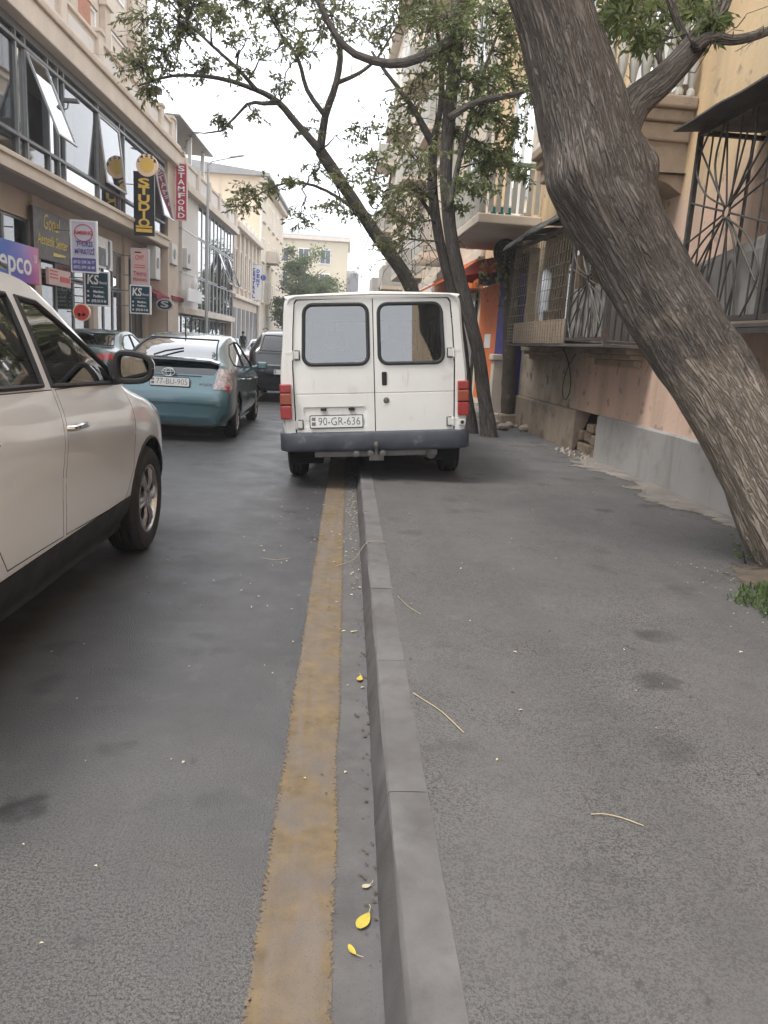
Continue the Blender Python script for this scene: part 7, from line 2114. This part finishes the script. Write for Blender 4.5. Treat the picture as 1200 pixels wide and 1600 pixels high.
top = [([(0.99, 5.0, 3.72), (0.7, 4.6, 4.6), (0.3, 3.9, 5.6), (-0.2, 3.0, 6.5)], [0.16, 0.12, 0.08, 0.04]), ([(0.88, 5.0, 3.95), (0.9, 5.4, 4.8), (0.9, 6.0, 5.8), (0.7, 6.8, 6.8)], [0.16, 0.12, 0.08, 0.04]),
       ([(0.9, 5.0, 3.9), (1.2, 4.6, 4.7), (1.7, 3.8, 5.6), (2.0, 2.6, 6.3)], [0.14, 0.1, 0.07, 0.03]), ([(0.9, 5, 3.95), (0.2, 5.4, 4.9), (-0.8, 6.2, 5.8), (-1.8, 6.8, 6.6)], [0.12, 0.09, 0.06, 0.03]), ([(2.18, 5.05, 3.8), (2.3, 5.2, 4.6), (2.4, 5.5, 5.6)], [0.05, 0.04, 0.02])]
wood('limb', top, M_BARK, bt, 0.0, 10, 0.2)
tw = []; lv = Leaves(); nd = nodes_of(limbs); nt_ = nodes_of(top)
for c in BIG_C: cluster(tw, lv, nd, c[:3], c[3], rg, (0.07, 0.022), 2.6, tr=0.005)
for k in range(22):
    q = Vector(rg.choice(nt_)) + Vector((rg.gauss(0, 0.7), rg.gauss(0, 0.8), rg.gauss(0.2, 0.5)))
    if q.z > 4.6 and q.z > 1.45 + 0.45 * q.y + 0.5: cluster(tw, lv, nt_, q, rg.uniform(0.4, 0.7), rg, (0.09, 0.035), 1.1)
spray(tw, lv, limbs, rg, 4.0, (0.15, 0.45), 2, 0.004, (0.06, 0.02), z0=2.95)
wood('twig_spray', tw, M_BARK, bt, 0.0, 4, 0.25)
lv.build('crown', M_LEAFD, bt)

# ---------------------------------------------------------------- far tree
rg = random.Random(24)
def round_tree(label, x, y, h, rx, rz, n):
    t = thing('street_tree', label, 'tree', (x, y, 0))
    tk = [([(0, 0, 0), (0.05, 0, h * 0.25), (0, 0.1, h * 0.5), (0.1, 0, h * 0.8)], [0.2, 0.16, 0.12, 0.05])]
    wood('trunk', tk, M_BARK2, t, 0.0, 10, 0.3)
    lm = []
    for k in range(9):
        a = 2 * math.pi * k / 9 + rg.uniform(-.3, .3); z = h * rg.uniform(0.3, 0.6)
        lm.append(([(0, 0, z), (rx * 0.45 * math.cos(a), rx * 0.45 * math.sin(a), z + h * 0.12), (rx * 0.85 * math.cos(a), rx * 0.85 * math.sin(a), z + h * 0.2)], [0.07, 0.05, 0.02]))
    wood('limb', lm, M_BARK2, t, 0.0, 6, 0.4)
    lv = Leaves()
    for k in range(60):
        while True:
            q = Vector((rg.uniform(-1, 1), rg.uniform(-1, 1), rg.uniform(-1, 1)))
            if q.length < 1: break
        c = Vector((q.x * rx, q.y * rx, h - rz + q.z * rz))
        rr = rg.uniform(0.4, 0.9)
        for i in range(n):
            d = Vector((rg.gauss(0, 1), rg.gauss(0, 1), rg.gauss(0, 0.8))) * rr * 0.5
            lv.leaf(c + d, (rg.gauss(0, 1), rg.gauss(0, 1), rg.gauss(-.2, .6)), rg.uniform(0.18, 0.32), 0.13, rg)
    lv.build('crown', M_LEAFF, t)
round_tree('round leafy tree in front of the pale yellow end block', -4.4, 72, 9.9, 2.7, 4.4, 230)
round_tree('small leafy tree behind the van roof near the end block', -1.9, 74, 7.2, 2.0, 2.9, 60)

# ---------------------------------------------------------------- ground cover and litter
rg = random.Random(31)
mb = MB(); mb.v.append((3.0, 4.3, 0.1362)); E = [0.0]
for ring, ed in ((0.45, 0.0), (0.75, 0.35), (1.0, 1.0)):
    for k in range(48):
        a = 2 * math.pi * k / 48; q = ring * (1 + 0.22 * noise.noise(Vector((math.cos(a) * 1.6, math.sin(a) * 1.6, 4))) + 0.08 * noise.noise(Vector((math.cos(a) * 6, math.sin(a) * 6, 4))))
        mb.v.append((3.02 + 0.62 * q * math.cos(a), 4.3 + 0.9 * q * math.sin(a), 0.1345)); E.append(ed)
for k in range(48):
    k1 = (k + 1) % 48
    mb.f.append((0, 1 + k, 1 + k1)); mb.mi.append(0)
    for r_ in (0, 1): mb.f.append((1 + r_ * 48 + k, 1 + r_ * 48 + k1, 49 + r_ * 48 + k1, 49 + r_ * 48 + k)); mb.mi.append(0)
so = mb.build('soil', M_SOIL, None, kind='structure')
so.data.attributes.new('edge', 'FLOAT', 'POINT').data.foreach_set('value', E)
mb = MB()
for k in range(9000):
    x = rg.uniform(2.2, 3.5); y = rg.uniform(3.2, 5.35)
    d_ = ((x - 2.80) / 0.52) ** 2 + ((y - 4.02) / 0.50) ** 2
    if d_ > 1 + 0.5 * noise.noise(Vector((x * 5, y * 5, 2))): continue
    if noise.noise(Vector((x * 9, y * 9, 7))) < -0.25: continue
    h = rg.uniform(0.012, 0.055); a = rg.uniform(0, 6.28); ln = rg.uniform(0.5, 1.6) * h; w = rg.uniform(0.002, 0.006)
    dx, dy = math.cos(a), math.sin(a); sx_, sy_ = -dy * w, dx * w
    mb.add([(x - sx_, y - sy_, 0.135), (x + sx_, y + sy_, 0.135), (x + dx * ln * 0.4 + sx_ * 0.8, y + dy * ln * 0.4 + sy_ * 0.8, 0.135 + h * 0.75), (x + dx * ln * 0.4 - sx_ * 0.8, y + dy * ln * 0.4 - sy_ * 0.8, 0.135 + h * 0.75), (x + dx * ln, y + dy * ln, 0.135 + h * 0.9)], [(0, 1, 2, 3), (3, 2, 4)])
mb.build('grass', M_GRASS, None, kind='stuff')
sk = thing('sapling', 'tiny green sucker sprouting at the foot of the leaning tree', 'plant', (2.78, 4.98, 0.13))
tw = []; lv = Leaves()
for k in range(5):
    e = Vector((rg.uniform(-0.16, 0.05), rg.uniform(-0.15, 0.1), rg.uniform(0.08, 0.2)))
    tw.append((jig((0.02, 0, 0.0), e, 0.1, rg, 3), [0.003, 0.0025, 0.002, 0.001]))
    for i in range(7): lv.leaf(Vector((0.02, 0, 0)).lerp(e, rg.uniform(0.3, 1)), (rg.gauss(0, 1), rg.gauss(0, 1), rg.gauss(0, .5)), 0.045, 0.016, rg)
wood('stem', tw, M_BARK2, sk, 0, 5, 0.05)
lv.build('leaves', M_GRASS, sk)
# ivy by the shop
iv = thing('creeper', 'straggling creeper with yellow green leaves hanging by the shop front', 'plant', (2.55, 14.3, 2.3))
lv = Leaves(); tw = []
for k in range(14):
    a = Vector((rg.uniform(-0.35, 0.3), rg.uniform(-.1, .1), rg.uniform(0.5, 1.0))); e = a + Vector((rg.uniform(-.2, .2), rg.uniform(-.1, .1), rg.uniform(-0.7, -0.3)))
    tw.append((jig(a, e, 0.1, rg, 3), [0.005, 0.004, 0.003, 0.002]))
    for i in range(12): lv.leaf(a.lerp(e, rg.random()), (rg.gauss(0, 1), rg.gauss(0, 1), rg.gauss(-.4, .5)), 0.07, 0.05, rg)
wood('stem', tw, M_BARK2, iv, 0, 5, 0.1)
lv.build('leaves', M_LEAFF, iv)

M_YLEAF = pm('fallen_yellow_leaf', (0.52, 0.40, 0.06), rough=0.6, var=0.2, vscale=30, bump=0.1)
M_PLEAF = pm('fallen_pale_leaf', (0.50, 0.45, 0.30), rough=0.7, var=0.2, vscale=30, bump=0.1)
M_STRAW = pm('dry_straw', (0.46, 0.38, 0.22), rough=0.7, var=0.15, vscale=20, bump=0)
M_STONEG = pm('rubble_stone', (0.30, 0.26, 0.21), rough=0.95, var=0.2, vscale=8, bump=0.5, bscale=20)
def fallen(label, x, y, z, ln, wd, rz, mat, curl=0.15):
    mb = MB(); n = 9
    for i in range(n + 1):
        t = i / n
        w = wd * 0.5 * math.sin(math.pi * min(1, t * 0.92 + 0.05)) ** 0.7 * (1.15 - 0.55 * t)
        zz = 0.004 + curl * ln * (t - 0.5) ** 2
        mb.v += [(t * ln - ln / 2, -w, zz + 0.18 * w), (t * ln - ln / 2, 0, zz), (t * ln - ln / 2, w, zz + 0.22 * w)]
        if i:
            a = (i - 1) * 3; mb.f += [(a, a + 1, a + 4, a + 3), (a + 1, a + 2, a + 5, a + 4)]; mb.mi += [0, 0]
    t = thing('fallen_leaf', label, 'leaf', (x, y, z), (0, 0, rz))
    mb.build('blade', mat, t, smooth=True)
    MB().tube([(ln / 2 - 0.004, 0, 0.006), (ln / 2 + ln * 0.25, 0.004, 0.01), (ln / 2 + ln * 0.4, 0.012, 0.008)], 0.0011, 5).build('stalk', M_STRAW, t)
    return t
fallen('large yellow leaf lying in the gutter', 0.108, 1.70, 0.006, 0.062, 0.036, R(62), M_YLEAF)
fallen('small curled yellow leaf lying between the large leaf and the yellow line', 0.078, 1.60, 0.006, 0.036, 0.016, R(-60), M_YLEAF, 0.5)
fallen('pale oval leaf lying in the gutter just past the large yellow leaf', 0.118, 1.83, 0.006, 0.026, 0.017, R(20), M_PLEAF)
fallen('olive yellow leaf curled in the gutter against the kerb foot', 0.118, 3.16, 0.006, 0.055, 0.03, R(80), M_YLEAF, 0.4)
def straw(label, pts, r=0.0019):
    o = MB().tube([tuple(q) for q in crom(pts, 6)], r, 6).build('straw', M_STRAW, None, smooth=True)
    tag(o, label, 'straw')
straw('long bent straw lying across the pavement beside the kerb', [(0.315, 2.77, 0.137), (0.35, 2.72, 0.135), (0.41, 2.62, 0.136), (0.47, 2.47, 0.135)])
straw('short curved straw lying alone on the open pavement', [(0.78, 2.0, 0.135), (0.82, 2.0, 0.137), (0.87, 1.985, 0.135), (0.92, 1.95, 0.135)], 0.0016)
straw('thin straw bridging the gutter and the kerb top', [(-0.02, 4.9, 0.014), (0.1, 4.95, 0.05), (0.19, 5.08, 0.138), (0.32, 5.12, 0.138)], 0.0013)
straw('thin straw lying on the road beside the yellow line', [(-0.52, 5.05, 0.004), (-0.42, 5.02, 0.004), (-0.33, 5.08, 0.004)], 0.0012)
straw('short straw on the pavement joint behind the kerb', [(0.33, 3.95, 0.136), (0.37, 3.8, 0.137), (0.43, 3.68, 0.136)], 0.0013)
# petals and leaf bits swept along the gutter
lv = Leaves()
def bit(x, y, z, s):
    a = rg.uniform(0, 6.28); o = len(lv.v); c, sn = math.cos(a), math.sin(a)
    w = s * rg.uniform(0.35, 0.7)
    lv.v += [(x - c * s, y - sn * s, z + 0.003), (x + sn * w, y - c * w, z + 0.006), (x + c * s, y + sn * s, z + 0.004), (x - sn * w, y + c * w, z + 0.007)]
    lv.f += [(o, o + 1, o + 2, o + 3)]
for k in range(150): bit(rg.gauss(0.10, 0.03), 8.8 - abs(rg.gauss(0, 2.2)), 0.006, rg.uniform(0.006, 0.014)) 
for k in range(120): bit(min(0.0, rg.gauss(-0.25, 0.3)), rg.uniform(4.0, 9.5), 0.007, rg.uniform(0.006, 0.014))
for k in range(40): bit(rg.uniform(-1.3, 0.1), rg.uniform(1.6, 6.5), 0.007, rg.uniform(0.003, 0.008))
for k in range(90): bit(rg.uniform(0.35, 3.2), rg.uniform(2.2, 11.5), 0.131, rg.uniform(0.004, 0.014))
for k in range(50): bit(rg.uniform(2.1, 3.3), rg.uniform(9.5, 14.2), 0.131, rg.uniform(0.006, 0.016))
for k in range(40): bit(rg.gauss(2.35, 0.12), rg.uniform(3.6, 4.9), 0.136, rg.uniform(0.004, 0.010))
o = lv.build('leaf_litter', M_PLEAF, None); o['kind'] = 'stuff'
lv = Leaves()
for k in range(160): bit(0.148 - abs(rg.gauss(0, 0.025)), rg.uniform(1.5, 8.8), 0.006, rg.uniform(0.003, 0.011))
for k in range(120): bit(rg.uniform(-1.2, 0.0), rg.uniform(2.0, 9.5), 0.007, rg.uniform(0.003, 0.009))
for k in range(200): bit(rg.uniform(0.33, 3.3), rg.uniform(1.6, 12.0), 0.131, rg.uniform(0.003, 0.011))
for k in range(140): bit(3.45 - 0.041 * 4 - abs(rg.gauss(0, 0.22)), rg.uniform(6.5, 13.8), 0.136, rg.uniform(0.005, 0.018))
M_BLEAF = pm('crushed_brown_leaf', (0.11, 0.08, 0.05), rough=0.9, var=0.4, vscale=20, bump=0)
o = lv.build('leaf_crumbs', M_BLEAF, None); o['kind'] = 'stuff'
# broken stones along the wall foot
def stone(label, x, y, s, z=0.13, group=None):
    mb = MB(); n1, n2 = 7, 5
    for j in range(n2 + 1):
        ph = math.pi * j / n2
        for i in range(n1):
            a = 2 * math.pi * i / n1
            q = 1 + 0.35 * noise.noise(Vector((math.cos(a) * 1.3 + x * 7, math.sin(a) * 1.3 + y * 5, ph)))
            mb.v.append((s * q * math.sin(ph) * math.cos(a), s * 0.8 * q * math.sin(ph) * math.sin(a), s * 0.55 * q * math.cos(ph) + s * 0.42))
    for j in range(n2):
        for i in range(n1): mb.f.append((j * n1 + i, j * n1 + (i + 1) % n1, (j + 1) * n1 + (i + 1) % n1, (j + 1) * n1 + i)); mb.mi.append(0)
    o = mb.build('rubble_stone', M_STONEG, None, bevel=0.0)
    o.location = (x, y, z); o.rotation_euler = (0, 0, rg.uniform(0, 6))
    tag(o, label, 'stone', group)
for k in range(9): stone('broken stone lying at the foot of the brown plinth by the post', rg.uniform(2.75, 3.2), rg.uniform(13.4, 14.3), rg.uniform(0.04, 0.13), group='rubble by the post')
mb = MB()
for k in range(46):
    x = rg.uniform(3.08, 3.38); y = rg.uniform(10.0, 11.15); s_ = rg.uniform(0.012, 0.04); a = rg.uniform(0, 3)
    c_, n_ = math.cos(a) * s_, math.sin(a) * s_
    mb.add([(x + c_, y + n_, 0.128), (x - n_, y + c_ * 0.7, 0.128), (x - c_ * 0.8, y - n_, 0.128), (x + n_ * 0.4, y + c_ * 0.3, 0.13 + s_ * 1.1)], [(0, 1, 2), (0, 1, 3), (1, 2, 3), (2, 0, 3)])
mb.build('masonry_crumbs', M_STONEG, None, kind='stuff')

# ---------------------------------------------------------------- bright hazy air along the street
hz = MB().box(-40, 30, -45, 150, -1.0, 18.5)
hm = bpy.data.materials.new('hazy_air'); hm.use_nodes = True
hm.node_tree.nodes.clear()
ho = hm.node_tree.nodes.new('ShaderNodeOutputMaterial'); hv = hm.node_tree.nodes.new('ShaderNodeVolumePrincipled')
hv.inputs['Color'].default_value = (0.95, 0.96, 1.0, 1); hv.inputs['Density'].default_value = 0.0016
hm.node_tree.links.new(hv.outputs[0], ho.inputs['Volume'])
hz.build('haze', hm, None, kind='stuff')
